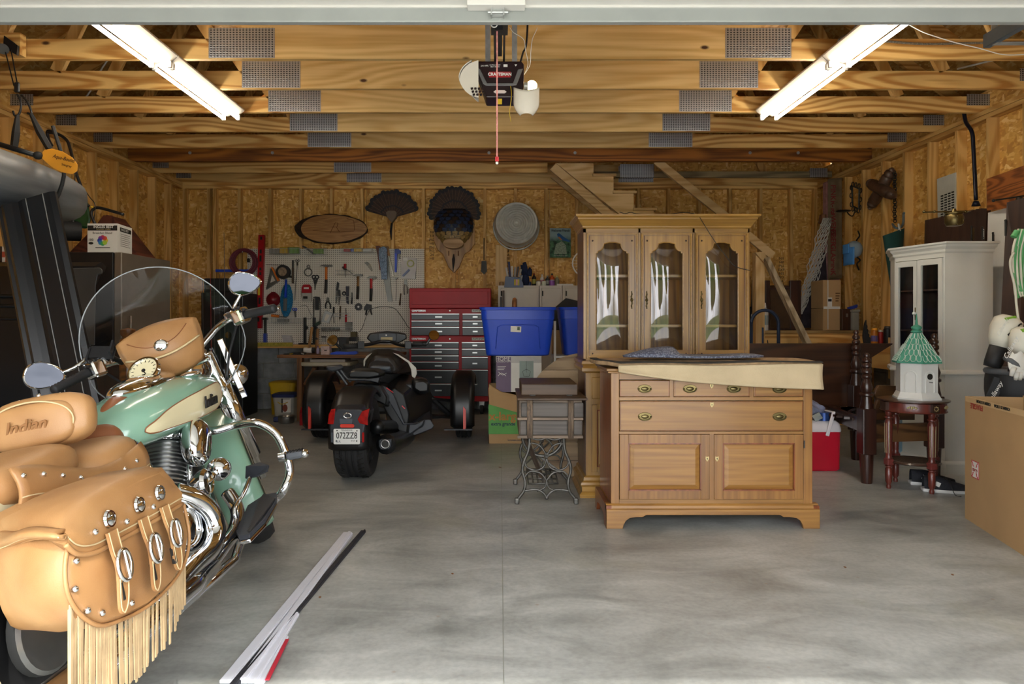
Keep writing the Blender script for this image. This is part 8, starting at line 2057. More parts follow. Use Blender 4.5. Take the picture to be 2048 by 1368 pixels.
bwheel(None, (0,0,0.33), 0.33, 0.15, 'rear_tire')
bwheel(ST, (0,1.73,0.32), 0.32, 0.14, 'front_tire')
def bfender(M, c, r, hw, a0, a1, nm, skirt, m):
 def f_(u, v):
  a = a0+(a1-a0)*u; t = (v-0.5)*2
  if abs(t) < 0.6: x = hw*math.sin(t/0.6*pi/2)*0.96; rr = r*(1-0.10*(t/0.6)**2)
  else:
   k = (abs(t)-0.6)/0.4; x = math.copysign(hw*(0.96+0.06*k), t); rr = r*0.90-skirt*k
  return Vector((x, c[1]+rr*math.cos(a), c[2]+rr*math.sin(a)))
 return bo(B(M).surf(f_, 32, 20), nm, m, smooth=55, solid=0.006)
ff_ = bfender(ST, (0,1.73,0.32), 0.42, 0.10, R(-5), R(208), 'front_fender', 0.15, M_MINT)
def cre(u, v):
 a = R(120)+R(86)*u; rr = 0.36-0.10*v-0.02*math.sin(pi*u)
 return Vector((0.107, 1.73+rr*math.cos(a), 0.32+rr*math.sin(a)))
bo(B(ST).surf(cre, 16, 3), 'cream_fender_panel', M_CRM, ff_, smooth=True)
rf = bfender(None, (0,0,0.33), 0.43, 0.115, R(20), R(212), 'rear_fender', 0.16, M_MINT)
bo(B().surf(lambda u, v: Vector((0.124, (0.385-0.17*v)*math.cos(R(95)+R(116)*u), 0.33+(0.385-0.17*v)*math.sin(R(95)+R(116)*u))), 20, 3), 'cream_valance', M_CRM, rf, smooth=True)
bo(B().lathe([(0.02,-0.02),(0.12,-0.02),(0.13,-0.012),(0.13,0.012),(0.12,0.02),(0.10,0.014),(0.03,0.016)], 30, (0.105,0,0.33), RX), 'belt_pulley', M_STEEL, smooth=35)
for s in (-1, 1):
 bo(B(ST).tube([(s*0.11,1.72,0.32),(s*0.11,1.50,0.72),(s*0.11,1.34,1.0)], [0.032,0.032,0.028], 14), 'fork_leg', M_CHROME, smooth=True)
 bo(B(ST).tube([(s*0.112,1.66,0.45),(s*0.112,1.44,0.84)], 0.045, 16), 'fork_shroud', M_CHROME, smooth=True)
 bo(B(ST).sph((s*0.20,1.50,0.86), (0.055,0.06,0.055), 16, 10), 'driving_lamp', M_CHROME, smooth=True)
bo(B(ST).sph((0,1.42,0.97), (0.13,0.17,0.125), 24, 14), 'headlamp_nacelle', M_CHROME, smooth=True)
bo(B(ST).bx(-0.13,0.13,1.30,1.42,0.80,0.83).bx(-0.12,0.12,1.26,1.36,0.96,0.985), 'triple_clamp', M_CHROME, bevel=0.01)
for s in (-1, 1): bo(B(ST).bar((s*0.19,1.40,1.05),(s*0.19,1.47,0.74),0.03,0.012,(0,1,0)), 'windshield_bracket', M_CHROME, bevel=0.004)
def whw(v):
 if v > 0.38: return max(0.012, 0.345*max(0, 1-((v-0.38)/0.62)**2.2)**0.5)
 return 0.345-0.22*((0.38-v)/0.38)**2
def wsp(u, v):
 v = 1-(1-v)**1.8
 x = (u-0.5)*2*whw(v)
 return Vector((x*0.97-0.03, 1.49-0.36*v-0.9*x*x*0.8, 0.80+0.64*v))
wsd = bo(B(ST).surf(wsp, 20, 26), 'windshield', pane_mat('bike_windshield', (0.95,0.96,0.97,1), 0.9), smooth=True)
edge = [wsp(0, k/26) for k in range(27)] + [wsp(1, k/26) for k in range(26,-1,-1)]
bo(B(ST).tube(edge, 0.0028, 6), 'windshield_rim', mat('clear_edge', '8f9498', 0.35), wsd, smooth=True)
def pch(u, v):
 a = (u-0.5)*2; w_ = 0.168-0.04*(1-v)**2
 return Vector((a*w_-0.035, 1.19-0.085*(1-a*a*0.8)*math.sin(pi*(0.12+0.8*v))-0.03*(v-0.5), 0.985+0.17*v-0.035*(1-a*a)*(1-v)+0.03*(1-a*a)*v))
po = bo(B(ST).surf(pch, 20, 12), 'windshield_pouch', M_LEA, smooth=True, solid=0.03)
def pfl(u, v):
 p = pch(0.01+0.98*u, 0.36+0.16*abs((u-0.5)*2)**2.2+(0.66-0.16*abs((u-0.5)*2)**2.2)*v); p.y -= 0.022; return p
fl = bo(B(ST).surf(pfl, 20, 10), 'pouch_flap', M_LEA, po, smooth=True, solid=0.008)
bo(B(ST).tube([pfl(k/20,0.03)-Vector((0,0.007,0)) for k in range(21)], 0.005, 6), 'flap_piping', M_STI, po, smooth=True)
bo(B(ST).tube([pfl(0.12+0.76*k/20,0.35+0.4*abs(k/10-1)**3)-Vector((0,0.006,0)) for k in range(21)], 0.002, 5), 'flap_seam', M_LEAD, po, smooth=True)
pc_ = pfl(0.5,0.33)
bo(B(ST).sph(pc_-Vector((0,0.006,0)), (0.030,0.010,0.026), 18, 8), 'concho', M_CHROME, po, smooth=True)
for s in (-1, 1):
 pts = bez([(s*0.05,1.30,1.0),(s*0.12,1.30,1.05),(s*0.22,1.27,1.10),(s*0.30,1.19,1.10),(s*0.42,1.07,1.07)], 6)
 bo(B(ST).tube(pts, 0.0145, 10), 'handlebar', M_CHROME, smooth=True)
 g0, g1 = Vector((s*0.34,1.15,1.092)), Vector((s*0.46,1.03,1.06))
 gr = bo(B(ST).tube([g0.lerp(g1,k/24) for k in range(25)], [0.021 if k % 2 else 0.018 for k in range(24)]+[0.017], 12), 'grip', M_BLACKM, smooth=True)
 bo(B(ST).tube([g0.lerp(g1,-0.06), g0.lerp(g1,0.02)], 0.026, 12), 'grip_flange', M_BLACK, gr, smooth=40)
 sw_ = bo(B(ST).box((s*0.315,1.17,1.095),(0.065,0.07,0.075),(0,0,-s*0.75)), 'switch_housing', M_CHROME, bevel=0.014)
 for k in range(3): bo(B(ST).box((s*0.30+s*0.018*k,1.145-0.014*k,1.13-0.016*(k == 2)),(0.016,0.014,0.012),(0,0,-s*0.75)), 'button', M_BLACK, sw_, bevel=0.003)
 bo(B(ST).box((s*0.275,1.20,1.115),(0.05,0.04,0.04),(0,0,-s*0.6)), 'lever_clamp', M_CHROME, bevel=0.01)
 bo(B(ST).tube(bez([(s*0.28,1.23,1.11),(s*0.36,1.21,1.10),(s*0.48,1.09,1.06)], 5), [0.010]*6+[0.007]*5, 8), 'lever', M_CHROME, smooth=True)
bo(B(ST).tube(bez([(0.30,1.20,1.09),(0.25,1.26,1.02),(0.20,1.30,0.95),(0.15,1.32,0.85)], 6), 0.006, 6).tube(bez([(-0.30,1.20,1.09),(-0.25,1.26,1.0),(-0.2,1.30,0.9),(-0.12,1.3,0.8)], 6), 0.006, 6), 'control_cable', M_BLACK, smooth=True)
def bmir(c, rx, rz, st, tilt):
 q_ = (Matrix.Rotation(tilt[0], 3, 'Z') @ Matrix.Rotation(tilt[1], 3, 'X') @ Matrix.Rotation(tilt[2], 3, 'Y')).to_4x4(); q_.translation = c
 def tear(a, k): return (rx*k*math.cos(a)*(1.0), rz*k*math.sin(a)*(1-0.28*math.cos(a)))
 rings = [[Vector((tear(2*pi*i/32,k)[0], y, tear(2*pi*i/32,k)[1])) for i in range(32)] for k, y in ((0.3,0.028),(0.75,0.024),(1.0,0.004),(1.03,-0.004),(0.97,-0.010),(0.90,-0.006))]
 m_ = bo(B(q_).loft(rings), 'mirror', M_CHROME, smooth=40)
 bo(B(q_).add([Vector((tear(2*pi*i/32,0.91)[0],-0.008,tear(2*pi*i/32,0.91)[1])) for i in range(32)], [tuple(range(32))]), 'mirror_glass', mat('bike_mirror', '303236', 0.01, 1.0, var=0.0), m_)
 bo(B().tube(bez(st+[c+Vector((0,0.02,-0.0))], 6), 0.008, 8), 'mirror_stem', M_CHROME, m_, smooth=True)
mr_ = L(490,567,0.37); ml = L(90,752,-0.44)
gR, gL = ST @ Vector((0.29,1.19,1.12)), ST @ Vector((-0.29,1.19,1.12))
bmir(mr_, 0.072, 0.052, [gR, gR+Vector((0.02,-0.02,0.03)), mr_+Vector((-0.05,0.02,-0.06))], (R(14), R(-1), R(-6)+LEAN*-1))
bmir(ml, 0.078, 0.056, [gL, gL+Vector((-0.04,0,0.03)), ml+Vector((0.10,0.03,0.01))], (R(20), R(-9), R(6)+LEAN*-1))
ph = L(205,705,-0.24)
bo(B().box(ph,(0.10,0.012,0.06),(R(-35),R(12),R(10))).box(ph+Vector((-0.052,-0.012,0)),(0.008,0.03,0.062),(R(-35),R(12),R(10))).box(ph+Vector((0.05,-0.012,0.012)),(0.008,0.03,0.062),(R(-35),R(12),R(10))), 'phone_mount', M_BLACK)
bo(B().tube([ph, ST @ Vector((-0.22,1.26,1.09))], 0.012, 8), 'phone_mount_arm', M_BLACK, smooth=True)
TKS = [(0.52,0.03,0.72,0.78),(0.57,0.11,0.70,0.835),(0.66,0.165,0.695,0.88),(0.82,0.185,0.70,0.915),(0.98,0.205,0.71,0.935),(1.15,0.20,0.725,0.94),(1.28,0.17,0.745,0.93),(1.36,0.12,0.77,0.915),(1.40,0.05,0.80,0.89)]
def tks(y):
 for a, c in zip(TKS, TKS[1:]):
  if y <= c[0]:
   k = (y-a[0])/(c[0]-a[0]); k = max(0, k)
   return tuple(a[i]+(c[i]-a[i])*k for i in (1,2,3))
 return TKS[-1][1:]
def tring(y, n=28):
 w_, zb2, zt2 = tks(y); out = []
 for k in range(n):
  a = 2*pi*k/n; cx_, sz = math.cos(a), math.sin(a)
  out.append(Vector((w_*math.copysign(abs(cx_)**0.75, cx_), y, (zb2+zt2)/2+(zt2-zb2)/2*math.copysign(abs(sz)**0.8, sz))))
 return out
tank = bo(B().loft([tring(y) for y in (0.52,0.55,0.58,0.63,0.68,0.75,0.82,0.9,0.98,1.06,1.15,1.22,1.28,1.32,1.36,1.385,1.40)]), 'fuel_tank', M_MINT, smooth=True)
def tkx(y, z):
 w_, zb2, zt2 = tks(y); s = min(1, abs((z-(zb2+zt2)/2)/((zt2-zb2)/2))); s = s**(1/0.8)
 return w_*max(0.02, 1-s*s)**0.375
ol = [L(a,c,0.195) for a, c in ((320,858),(322,846),(345,818),(375,795),(410,775),(438,763),(444,770),(446,795),(443,812),(425,825),(395,838),(355,853),(330,862))]
ol = bez(ol+[ol[0]], 4)[:-1]
cen = sum(ol, Vector())/len(ol)
for nm, k0, m, e in (('cream_panel', 1.0, M_CRM, 0.004), ('panel_pinstripe', 1.0, M_LEAD, 0)):
 b = B()
 if e:
  vs_ = []; n_ = len(ol)
  for j in range(6):
   for p in ol:
    q_ = cen.lerp(p, j/5 if j else 0.001); vs_.append(Vector((tkx(q_.y,q_.z)+e, q_.y, q_.z)))
  b.add(vs_, [(j*n_+i, j*n_+(i+1) % n_, (j+1)*n_+(i+1) % n_, (j+1)*n_+i) for j in range(5) for i in range(n_)])
 else: b.tube([Vector((tkx(p.y,p.z)+0.003, p.y, p.z)) for p in ol], 0.0025, 5, closed=True)
 bo(b, nm, m, tank, smooth=True)
lg = L(424,799,0.2)
text('Indian', 0.068, frame((0.216, lg.y-0.05, lg.z-0.002), (-0.1,1,0.05), (0,0,1)), M_IRON, tank, 'tank_badge', extrude=0.003, shear=0.45, bold=0.0008)
bo(B().sph((0,0.93,0.925), (0.085,0.24,0.05), 24, 12, (R(4),0,0)), 'console', M_CHROME, smooth=True)
gz = frame((0,0.965,0.985), (1,0,0), (0,0.55,0.83))
gq = gz.to_3x3() @ Matrix.Rotation(0, 3, 'X')
gz2 = Matrix.Translation((0,0.955,0.985)) @ Matrix.Rotation(R(52), 4, 'X')
ga = bo(B(gz2).lathe([(0.045,-0.05),(0.066,-0.01),(0.070,0.004),(0.066,0.012),(0.058,0.012),(0.056,0.004)], 28), 'speedometer', M_CHROME, smooth=40)
bo(B(gz2).lathe([(0.001,0.005),(0.057,0.005),(0.057,0.003)], 28), 'dial_face', M_CRM, ga)
b = B(gz2)
for k in range(13):
 a = R(-45)+R(270)*k/12; b.box((0.046*math.cos(a),0.046*math.sin(a),0.007),(0.010,0.0022,0.001),(0,0,a))
b.box((0.012,-0.018,0.007),(0.004,0.05,0.001),(0,0,0.7)).cyl((0,0,0.005),(0,0,0.009),0.008,n=10)
bo(b, 'dial_marks', M_INK, ga)
bo(B(gz2).box((0.0,-0.033,0.0065),(0.05,0.018,0.001)), 'dial_display', M_BLACK, ga)
for s in (-1, 1): bo(B().sph((s*0.11,1.12,0.935), (0.045,0.045,0.016), 18, 8), 'filler_cap', M_CHROME, smooth=True)
bo(B().surf(lambda u, v: Vector(((u-0.5)*0.065*(1+0.25*v), 0.80-0.26*v, 0.915-0.115*v*v*1.15+0.006-0.02*((u-0.5)*2)**2)), 6, 8), 'tank_strap', M_LEAD, smooth=True, solid=0.006)
def pad(nm, c, r, m, rot=(0,0,0), e=0.6):
 b = B(); nu, nv = 26, 14; q_ = Euler(rot).to_matrix(); rings = []
 sg = lambda t: math.copysign(abs(t)**e, t)
 for j in range(nv+1):
  a = -pi/2+pi*j/nv
  rings.append([q_ @ Vector((r[0]*sg(math.cos(a))*sg(math.cos(2*pi*k/nu)), r[1]*sg(math.cos(a))*sg(math.sin(2*pi*k/nu)), r[2]*sg(math.sin(a)))) + Vector(c) for k in range(nu)])
 return bo(b.loft(rings), nm, m, smooth=True)
def studs(par, pts, r=0.007):
 for p in pts: bo(B().sph(p, r, 8, 6), 'stud', M_CHROME, par, smooth=True)
bc = L(88,845,-0.01)
br = pad('back_rest', bc, (0.165,0.05,0.085), M_LEA, (R(-12),0,0))
bf = pad('back_rest_face', bc+Vector((-0.012,-0.035,-0.004)), (0.14,0.035,0.072), M_LEA, (R(-12),0,0))
text('Indian', 0.055, frame(bc+Vector((-0.012,-0.073,0.0)), (1,0,0), (0,-0.2,1)), mat('embossed_leather', '8a6038', 0.5), bf, 'embossed_name', extrude=0.002, shear=0.45, bold=0.001)
studs(br, [bc+Vector((0.165*math.cos(a)*0.93,0.0,0.085*math.sin(a)*0.98+0.004)) for a in [R(12+26*k) for k in range(7)]])
bo(B().tube([bc+Vector((0.140*math.cos(a)-0.012,-0.05,0.072*math.sin(a))) for a in [2*pi*k/40 for k in range(40)]], 0.003, 5, closed=True), 'back_rest_seam', M_STI, bf, smooth=True)
s1 = L(80,930,0.0)
ps = pad('passenger_seat', (0, 0.06, 0.735), (0.165,0.22,0.07), M_LEA, (R(4),0,0), 0.7)
ds = pad('rider_seat', (0, 0.40, 0.695), (0.185,0.17,0.075), M_LEA, (R(10),0,0), 0.7)
pm_ = pad('seat_pommel', (0, 0.53, 0.735), (0.10,0.045,0.09), M_LEAD, (R(-30),0,0), 0.75)
sk = bo(B().surf(lambda u, v: Vector((0.178+0.018*math.sin(pi*v), -0.12+0.62*u, 0.745-0.02*u+0.055*math.cos(u*5)*0.6-0.12*v)), 20, 6), 'seat_skirt', M_LEA, smooth=True, solid=0.01)
bo(B().tube([(0.198, -0.12+0.62*k/20, 0.725-0.02*k/20+0.033*math.cos(k/4)-0.06) for k in range(21)], 0.0025, 5), 'skirt_seam', M_STI, sk, smooth=True)
studs(ps, [(0.196, -0.10+0.075*k, 0.738-0.004*k+0.033*math.cos((0.02+0.075*k)/0.62*5)-0.02) for k in range(8)], 0.008)
face = [L(a,c,0.46) for a, c in ((138,1075),(128,1120),(128,1165),(138,1200),(162,1232),(196,1250),(235,1240),(290,1212),(340,1165),(366,1120),(373,1070),(362,1010),(346,962),(322,935),(270,955),(195,995))]
fc = sum(face, Vector())/len(face)
def off(o, x, pts=face, c=fc, sh=0.0): return [Vector((x, p.y+(p.y-c.y)*o+sh*max(0, min(1, (c.y-p.y)/0.28)), p.z+(p.z-c.z)*o)) for p in pts]
for s in (1, -1):
 b = B(Matrix.Diagonal((s,1,1,1)))
 b.loft([off(-0.06,0.472), off(0.0,0.462), off(0.02,0.44), off(0.03,0.36,sh=0.03), off(0.02,0.27,sh=0.10), off(0.0,0.17,sh=0.19)])
 sbag = bo(b, 'saddlebag', M_LEA, smooth=45)
 le = [L(a,c,0.475) for a, c in ((128,1090),(150,1108),(180,1108),(215,1092),(260,1068),(310,1040),(362,1008))]
 te = [p for p in (L(130,1062,0.47),L(150,1032,0.47),L(190,1000,0.47),L(235,975,0.47),L(275,955,0.47),L(318,938,0.47),L(352,968,0.47))]
 rings = []
 for k in range(7):
  a, c = le[k], te[k]; m = a.lerp(c, 0.5)
  rings.append([Vector((0.476,a.y,a.z)), Vector((0.484,m.y,m.z)), Vector((0.470,c.y,c.z-0.004)), Vector((0.44,c.y+0.02*(6-k)/6,c.z+0.014)), Vector((0.30,c.y+0.11*(6-k)/6,c.z+0.018)), Vector((0.165,c.y+0.20*(6-k)/6,c.z)), Vector((0.165,c.y+0.20*(6-k)/6,c.z-0.02)), Vector((0.43,c.y,c.z-0.012)), Vector((0.455,a.y,a.z+0.01))])
 lid = bo(B(Matrix.Diagonal((s,1,1,1))).loft(rings), 'saddlebag_lid', M_LEA, sbag, smooth=50)
 bo(B(Matrix.Diagonal((s,1,1,1))).tube(bez([Vector((0.479,p.y,p.z)) for p in le], 5), 0.006, 6), 'lid_piping', M_LEA, sbag, smooth=True)
 bo(B(Matrix.Diagonal((s,1,1,1))).tube(bez([Vector((0.481,p.y+0.004,p.z+0.018)) for p in le], 5), 0.002, 5), 'lid_stitching', M_STI, sbag, smooth=True)
 bo(B(Matrix.Diagonal((s,1,1,1))).tube(bez([Vector((0.466,p.y,p.z)) for p in off(0.015,0)[:12]], 4), 0.005, 6), 'bag_piping', M_LEA, sbag, smooth=True)
 if s < 0: continue
 def ovh(u, v):
  T_ = Vector((0.468-0.30*u, te[0].y+0.004+0.20*u**1.3, te[0].z+0.012*math.sin(pi*min(1,u*1.6))-0.005*u)); Bt = Vector((0.484-0.30*u, -0.392+0.20*u**1.3-0.014, 0.632-0.03*u+0.012*math.sin(pi*u*1.5)))
  p = T_.lerp(Bt, v); p.y -= 0.03*math.sin(pi*v); p.z += 0.006*math.sin(pi*v); return p
 oh = bo(B().surf(ovh, 14, 8), 'lid_rear_flap', M_LEA, lid, smooth=True, solid=0.008)
 bo(B().tube([ovh(k/14,1.0) for k in range(15)], 0.006, 6), 'flap_piping', M_LEA, oh, smooth=True)
 bo(B().tube([ovh(k/14,0.82)-Vector((0,0.005,0)) for k in range(15)], 0.002, 5), 'flap_stitching', M_STI, oh, smooth=True)
 for (cx_, cy_), (tx_, ty_), (bx1_, by1_), (ex, ey) in (((218,1038),(223,1062),(236,1132),(247,1226)), ((278,1010),(286,1036),(300,1098),(313,1182)), ((319,986),(328,1012),(341,1068),(358,1140))):
  c = L(cx_,cy_,0.488)
  cn_ = bo(B().lathe([(0.001,0.012),(0.010,0.011),(0.016,0.006),(0.020,0.006),(0.022,0.0)], 18, c, RX), 'concho', M_CHROME, sbag, smooth=40)
  p0, p1, p2 = L(tx_,ty_,0.49), L(bx1_,by1_,0.50), L(ex,ey,0.505)
  path = bez([p0, p0.lerp(p1,0.5)+Vector((0.003,0,0)), p1+Vector((0.008,0,0)), p1.lerp(p2,0.5)+Vector((0.006,0,0)), p2], 5); n_ = len(path)
  hw = [0.021]*(n_-4)+[0.020,0.018,0.013,0.004]
  rings = [[q_+Vector((0.003,-h_,0)), q_+Vector((0.003,h_,0)), q_+Vector((-0.003,h_,0)), q_+Vector((-0.003,-h_,0))] for q_, h_ in zip(path, hw)]
  st_ = bo(B().loft(rings), 'strap', M_LEA, sbag, smooth=40)
  for sg in (-1, 1): bo(B().tube([q_+Vector((0.004,sg*(h_-0.004),0)) for q_, h_ in zip(path, hw)], 0.0014, 4), 'strap_stitching', M_STI, st_)
  bo(B().tube([p1+Vector((0.016,0.026*math.cos(a),0.036*math.sin(a))) for a in [2*pi*k/24 for k in range(24)]], 0.0055, 8, closed=True), 'buckle', M_CHROME, st_, smooth=True)
  bo(B().tube([p1+Vector((0.02,0,0.034)), p1+Vector((0.02,0.004,-0.034))], 0.004, 6), 'buckle_tongue', M_CHROME, st_)
  bo(B().box(p1+Vector((0.006,-0.016,-0.055)),(0.012,0.012,0.045)), 'quick_clip', M_IRON, st_, bevel=0.003)
 studs(sbag, [L(a,c,0.474) for a, c in ((152,1122),(150,1178),(175,1221),(204,1226),(263,1206),(352,1098))], 0.008)
 studs(lid, [L(a,c,0.486) for a, c in ((190,1064),(253,1043),(306,1014))], 0.008)
 b = B(); random.seed(5)
 bot = bez([L(a,c,0.455) for a, c in ((140,1205),(165,1238),(200,1252),(240,1243),(290,1215),(340,1168),(372,1112))], 12); n_ = 74
 for k in range(n_):
  t_ = k/(n_-1)*(len(bot)-1.001); i = int(t_); p = bot[i].lerp(bot[i+1], t_-i)
  ln_f = 0.185-0.02*k/n_-0.07*max(0,(k/n_-0.75))*4*0.3 + random.uniform(-0.008,0.008) + (0.03 if k < 18 else 0)
  dn = RI @ Vector((0,0,-1)); x = 0.455+random.uniform(-0.008,0.006)
  q_ = Vector((x, p.y, p.z+0.01)); w_ = 0.0036
  b.bar(q_, q_+dn*ln_f+Vector((random.uniform(-0.004,0.004),random.uniform(-0.004,0.004),0)), w_*2, 0.003, (1,0,0))
 o = bo(b, 'fringe', M_SUE, sbag); o['kind'] = 'stuff'
for (ya, za), (yb2, zb2) in (((0.74,0.42),(0.585,0.715)), ((0.84,0.42),(0.985,0.70))):
 a, c = Vector((0.02,ya,za)), Vector((0.02,yb2,zb2)); b = B(); d = (c-a)
 for k in range(13):
  p = a+d*(0.22+0.055*k); r_ = 0.098 if k < 9 else 0.088
  b.cyl(p, p+d.normalized()*0.006, r_, n=22)
 b.cyl(a, c, 0.075, n=18)
 cy = bo(b, 'finned_barrel', M_STEEL, smooth=35)
 bo(B().sph(c, (0.10,0.10,0.075), 20, 10, (math.atan2(-(yb2-ya), zb2-za),0,0)), 'rocker_cover', M_CHROME, cy, smooth=True)
 bo(B().tube([a+Vector((0.115,0.02,0.02)), c+Vector((0.09,0.0,-0.02))], 0.013, 8), 'pushrod_tube', M_CHROME, cy, smooth=True)
pad('crankcase', (0.0,0.78,0.36), (0.15,0.24,0.13), M_STEEL, (0,0,0), 0.7)
pad('cam_cover', (0.15,0.80,0.40), (0.05,0.16,0.11), M_CHROME, (0,0,0), 0.75)
pad('air_cleaner', L(393,885,0.17), (0.05,0.075,0.10), M_CHROME, (R(-25),0,0), 0.8)
hc = L(412,965,0.25); bo(B().lathe([(0.02,-0.06),(0.05,-0.02),(0.055,0.0),(0.045,0.012),(0.040,0.008),(0.001,0.010)], 26, hc, RX), 'horn_cover', M_CHROME, smooth=40)
bo(B().sph(L(438,938,0.24), 0.048, 20, 12), 'chrome_dome', M_CHROME, smooth=True)
bo(B().tube([hc, L(438,938,0.22)], 0.018, 10), 'dome_stalk', M_CHROME, smooth=True)
pad('gearbox_cover', L(378,1060,0.21), (0.04,0.09,0.09), M_CHROME, (0,0,0), 0.8)
bo(B().tube(bez([L(350,985,0.20), L(385,995,0.24), L(418,1020,0.27), L(432,1060,0.28), L(420,1100,0.28), L(385,1135,0.28), L(330,1195,0.28)], 7), 0.036, 14), 'exhaust_header', M_CHROME, smooth=True)
bo(B().tube(bez([L(455,985,0.17), L(475,1020,0.22), L(470,1060,0.26), L(445,1095,0.28), L(405,1150,0.29), L(350,1215,0.29)], 7), 0.030, 12), 'front_header', M_CHROME, smooth=True)
bo(B().tube([(0.29,0.62,0.235),(0.29,0.42,0.225),(0.29,-0.35,0.235),(0.29,-0.5,0.24)], [0.03,0.045,0.05,0.045], 16), 'silencer', M_CHROME, smooth=True)
bo(B().tube([(0.23,1.02,0.2),(0.24,0.9,0.155),(0.24,0.1,0.17)], 0.02, 10), 'frame_tube', M_CHROME, smooth=True)
pad('lower_frame', (0,0.7,0.22), (0.12,0.36,0.05), M_BLACK, (0,0,0), 0.7)
pad('down_tube', (0,1.15,0.52), (0.06,0.06,0.30), M_BLACK, (R(28),0,0), 0.8)
cb = [(0.02,1.22,0.735)]+[L(a,c,x) for a, c, x in ((420,862,0.12),(470,851,0.22),(515,846,0.33),(552,868,0.40),(573,910,0.43),(580,945,0.43),(568,978,0.40),(548,1000,0.34))]+[(0.18,1.05,0.24)]
bo(B().tube(bez(cb, 7), 0.019, 12), 'crash_bar', M_CHROME, smooth=True)
bo(B().tube(bez([Vector((-p[0],p[1],p[2])) for p in cb], 7), 0.019, 12), 'crash_bar', M_CHROME, smooth=True)
pg = L(572,912,0.44); pe = pg+Vector((0.085,0.0,-0.005))
hp_ = bo(B().tube([pg+Vector((-0.03,0,0)), pg], 0.022, 12), 'highway_peg', M_CHROME, smooth=40)
bo(B().box((pg+pe)/2,(0.075,0.055,0.034)), 'peg_rubber', mat('grey_rubber', '4a4d52', 0.6), hp_, bevel=0.012)
for k in range(5): bo(B().box((pg+pe)/2+Vector((-0.028+0.014*k,0,0.018)),(0.006,0.05,0.006)), 'peg_rib', M_BLACKM, hp_)
bo(B().sph(pe, (0.02,0.024,0.02), 12, 8), 'peg_end', M_CHROME, hp_, smooth=True)
fbp = [L(a,c,x) for a, c, x in ((472,1062,0.30),(478,1072,0.40),(498,1068,0.45),(530,1035,0.47),(552,998,0.47),(553,984,0.44),(530,988,0.36),(495,1010,0.29))]
fn = Vector((0,0,0.018))
fb = bo(B().loft([[p-fn for p in fbp], fbp]), 'floorboard', mat('board_rubber', '2c2f36', 0.6), bevel=0.004)
bo(B().loft([[p-fn*1.8 for p in off(0.05,0,[*fbp],sum(fbp,Vector())/8)] if False else [p*1.0-fn*1.9 for p in fbp], [p-fn*1.05 for p in fbp]]), 'floorboard_pan', M_CHROME, fb, bevel=0.004)
a0_, a1_, c0_, c1_ = fbp[0], fbp[6], fbp[2], fbp[4]
for k in range(15):
 t_ = (k+0.5)/15
 bo(B().tube([a0_.lerp(c0_,t_)+Vector((0,0.01,0.003)), a1_.lerp(c1_,t_)+Vector((0,-0.01,0.003))], 0.0045, 5), 'tread_rib', M_BLACKM, fb)
bp = [L(a,c,x) for a, c, x in ((490,957,0.24),(491,932,0.24),(520,924,0.30),(537,930,0.36),(534,942,0.36),(512,953,0.30))]
bpd = bo(B().loft([[p+Vector((0,0.012,-0.006)) for p in bp], bp]), 'brake_pedal', mat('board_rubber', '2c2f36', 0.6), bevel=0.003)
bo(B().tube(bez([L(500,955,0.27), L(488,985,0.26), L(472,1010,0.25), L(470,1030,0.25), L(478,1045,0.26)], 5), 0.010, 8), 'pedal_arm', M_CHROME, bpd, smooth=True)
bo(B().tube([(-0.1,0.55,0.2),(-0.27,0.62,0.055)], 0.014, 8), 'side_stand', M_CHROME, smooth=True)
for k in (-1, 1): bo(B(Matrix.Diagonal((k,1,1,1))).box((0.15,0.12,0.5),(0.03,0.5,0.04),(R(8),0,0)), 'swing_arm', M_BLACK, bevel=0.01)
# ------------------------------------------------------------------ left side: fridge, furniture, kayak
fr_t = thing('refrigerator', 'dark stainless steel refrigerator behind the windshield', 'refrigerator', (-3.5, 6.1, 0))
M_STN = mat('dark_stainless', '857a6c', 0.42, 0.6, var=0.08)
fxr, fy0, fy1, fzt = -3.15, 5.66, 6.50, 1.745
B().bx(-3.92, fxr-0.07, fy0, fy1, 0.03, fzt).obj('cabinet', M_BLACK, fr_t, w=True, bevel=0.006)
for z0, z1 in ((0.06,0.60),(0.615,fzt)):
 d = B().bx(fxr-0.065, fxr, fy0+0.004, fy1-0.004, z0, z1).obj('door', M_STN, fr_t, w=True, bevel=0.008)
 B().cyl((fxr+0.045, fy0+0.06, z0+0.1), (fxr+0.045, fy0+0.06, min(z1-0.1, z0+0.6)), 0.012, n=10).obj('handle', M_STN, d, w=True, smooth=40)
cb_ = thing('coffee_box', 'white Breakfast Blend coffee box with colour wheel on the refrigerator', 'box', (X_(205,5.75), 5.85, fzt+0.001))
y = 5.7; q = lambda p: X_(p, y); qz = lambda p: Z_(p, y)
a0, a1 = q(175), q(235); zt = qz(447); sd = Vector((X_(264,6.0), 6.0, 0))
B().add([(a0,y,fzt),(a1,y,fzt),(sd.x,sd.y,fzt),(a0+0.13,6.02,fzt),(a0,y,zt),(a1,y,zt),(sd.x,sd.y,zt),(a0+0.13,6.02,zt)], [(3,2,1,0),(4,5,6,7),(0,1,5,4),(1,2,6,5),(2,3,7,6),(3,0,4,7)]).obj('carton', M_PAPER, cb_, w=True)
B().bx(a0+0.002, a1-0.002, y-0.001, y, qz(461), qz(451)).obj('black_band', M_INK, cb_, w=True)
text('INGLES BEST', 0.03, facing((a0+a1)/2+0.01, y-0.0025, qz(454)), M_PAPER, cb_, w=True, bold=0.0006)
text('Premium Coffee', 0.018, facing((a0+a1)/2+0.01, y-0.0025, qz(458.5)), mat('gilt', 'b8a878', 0.4), cb_, w=True)
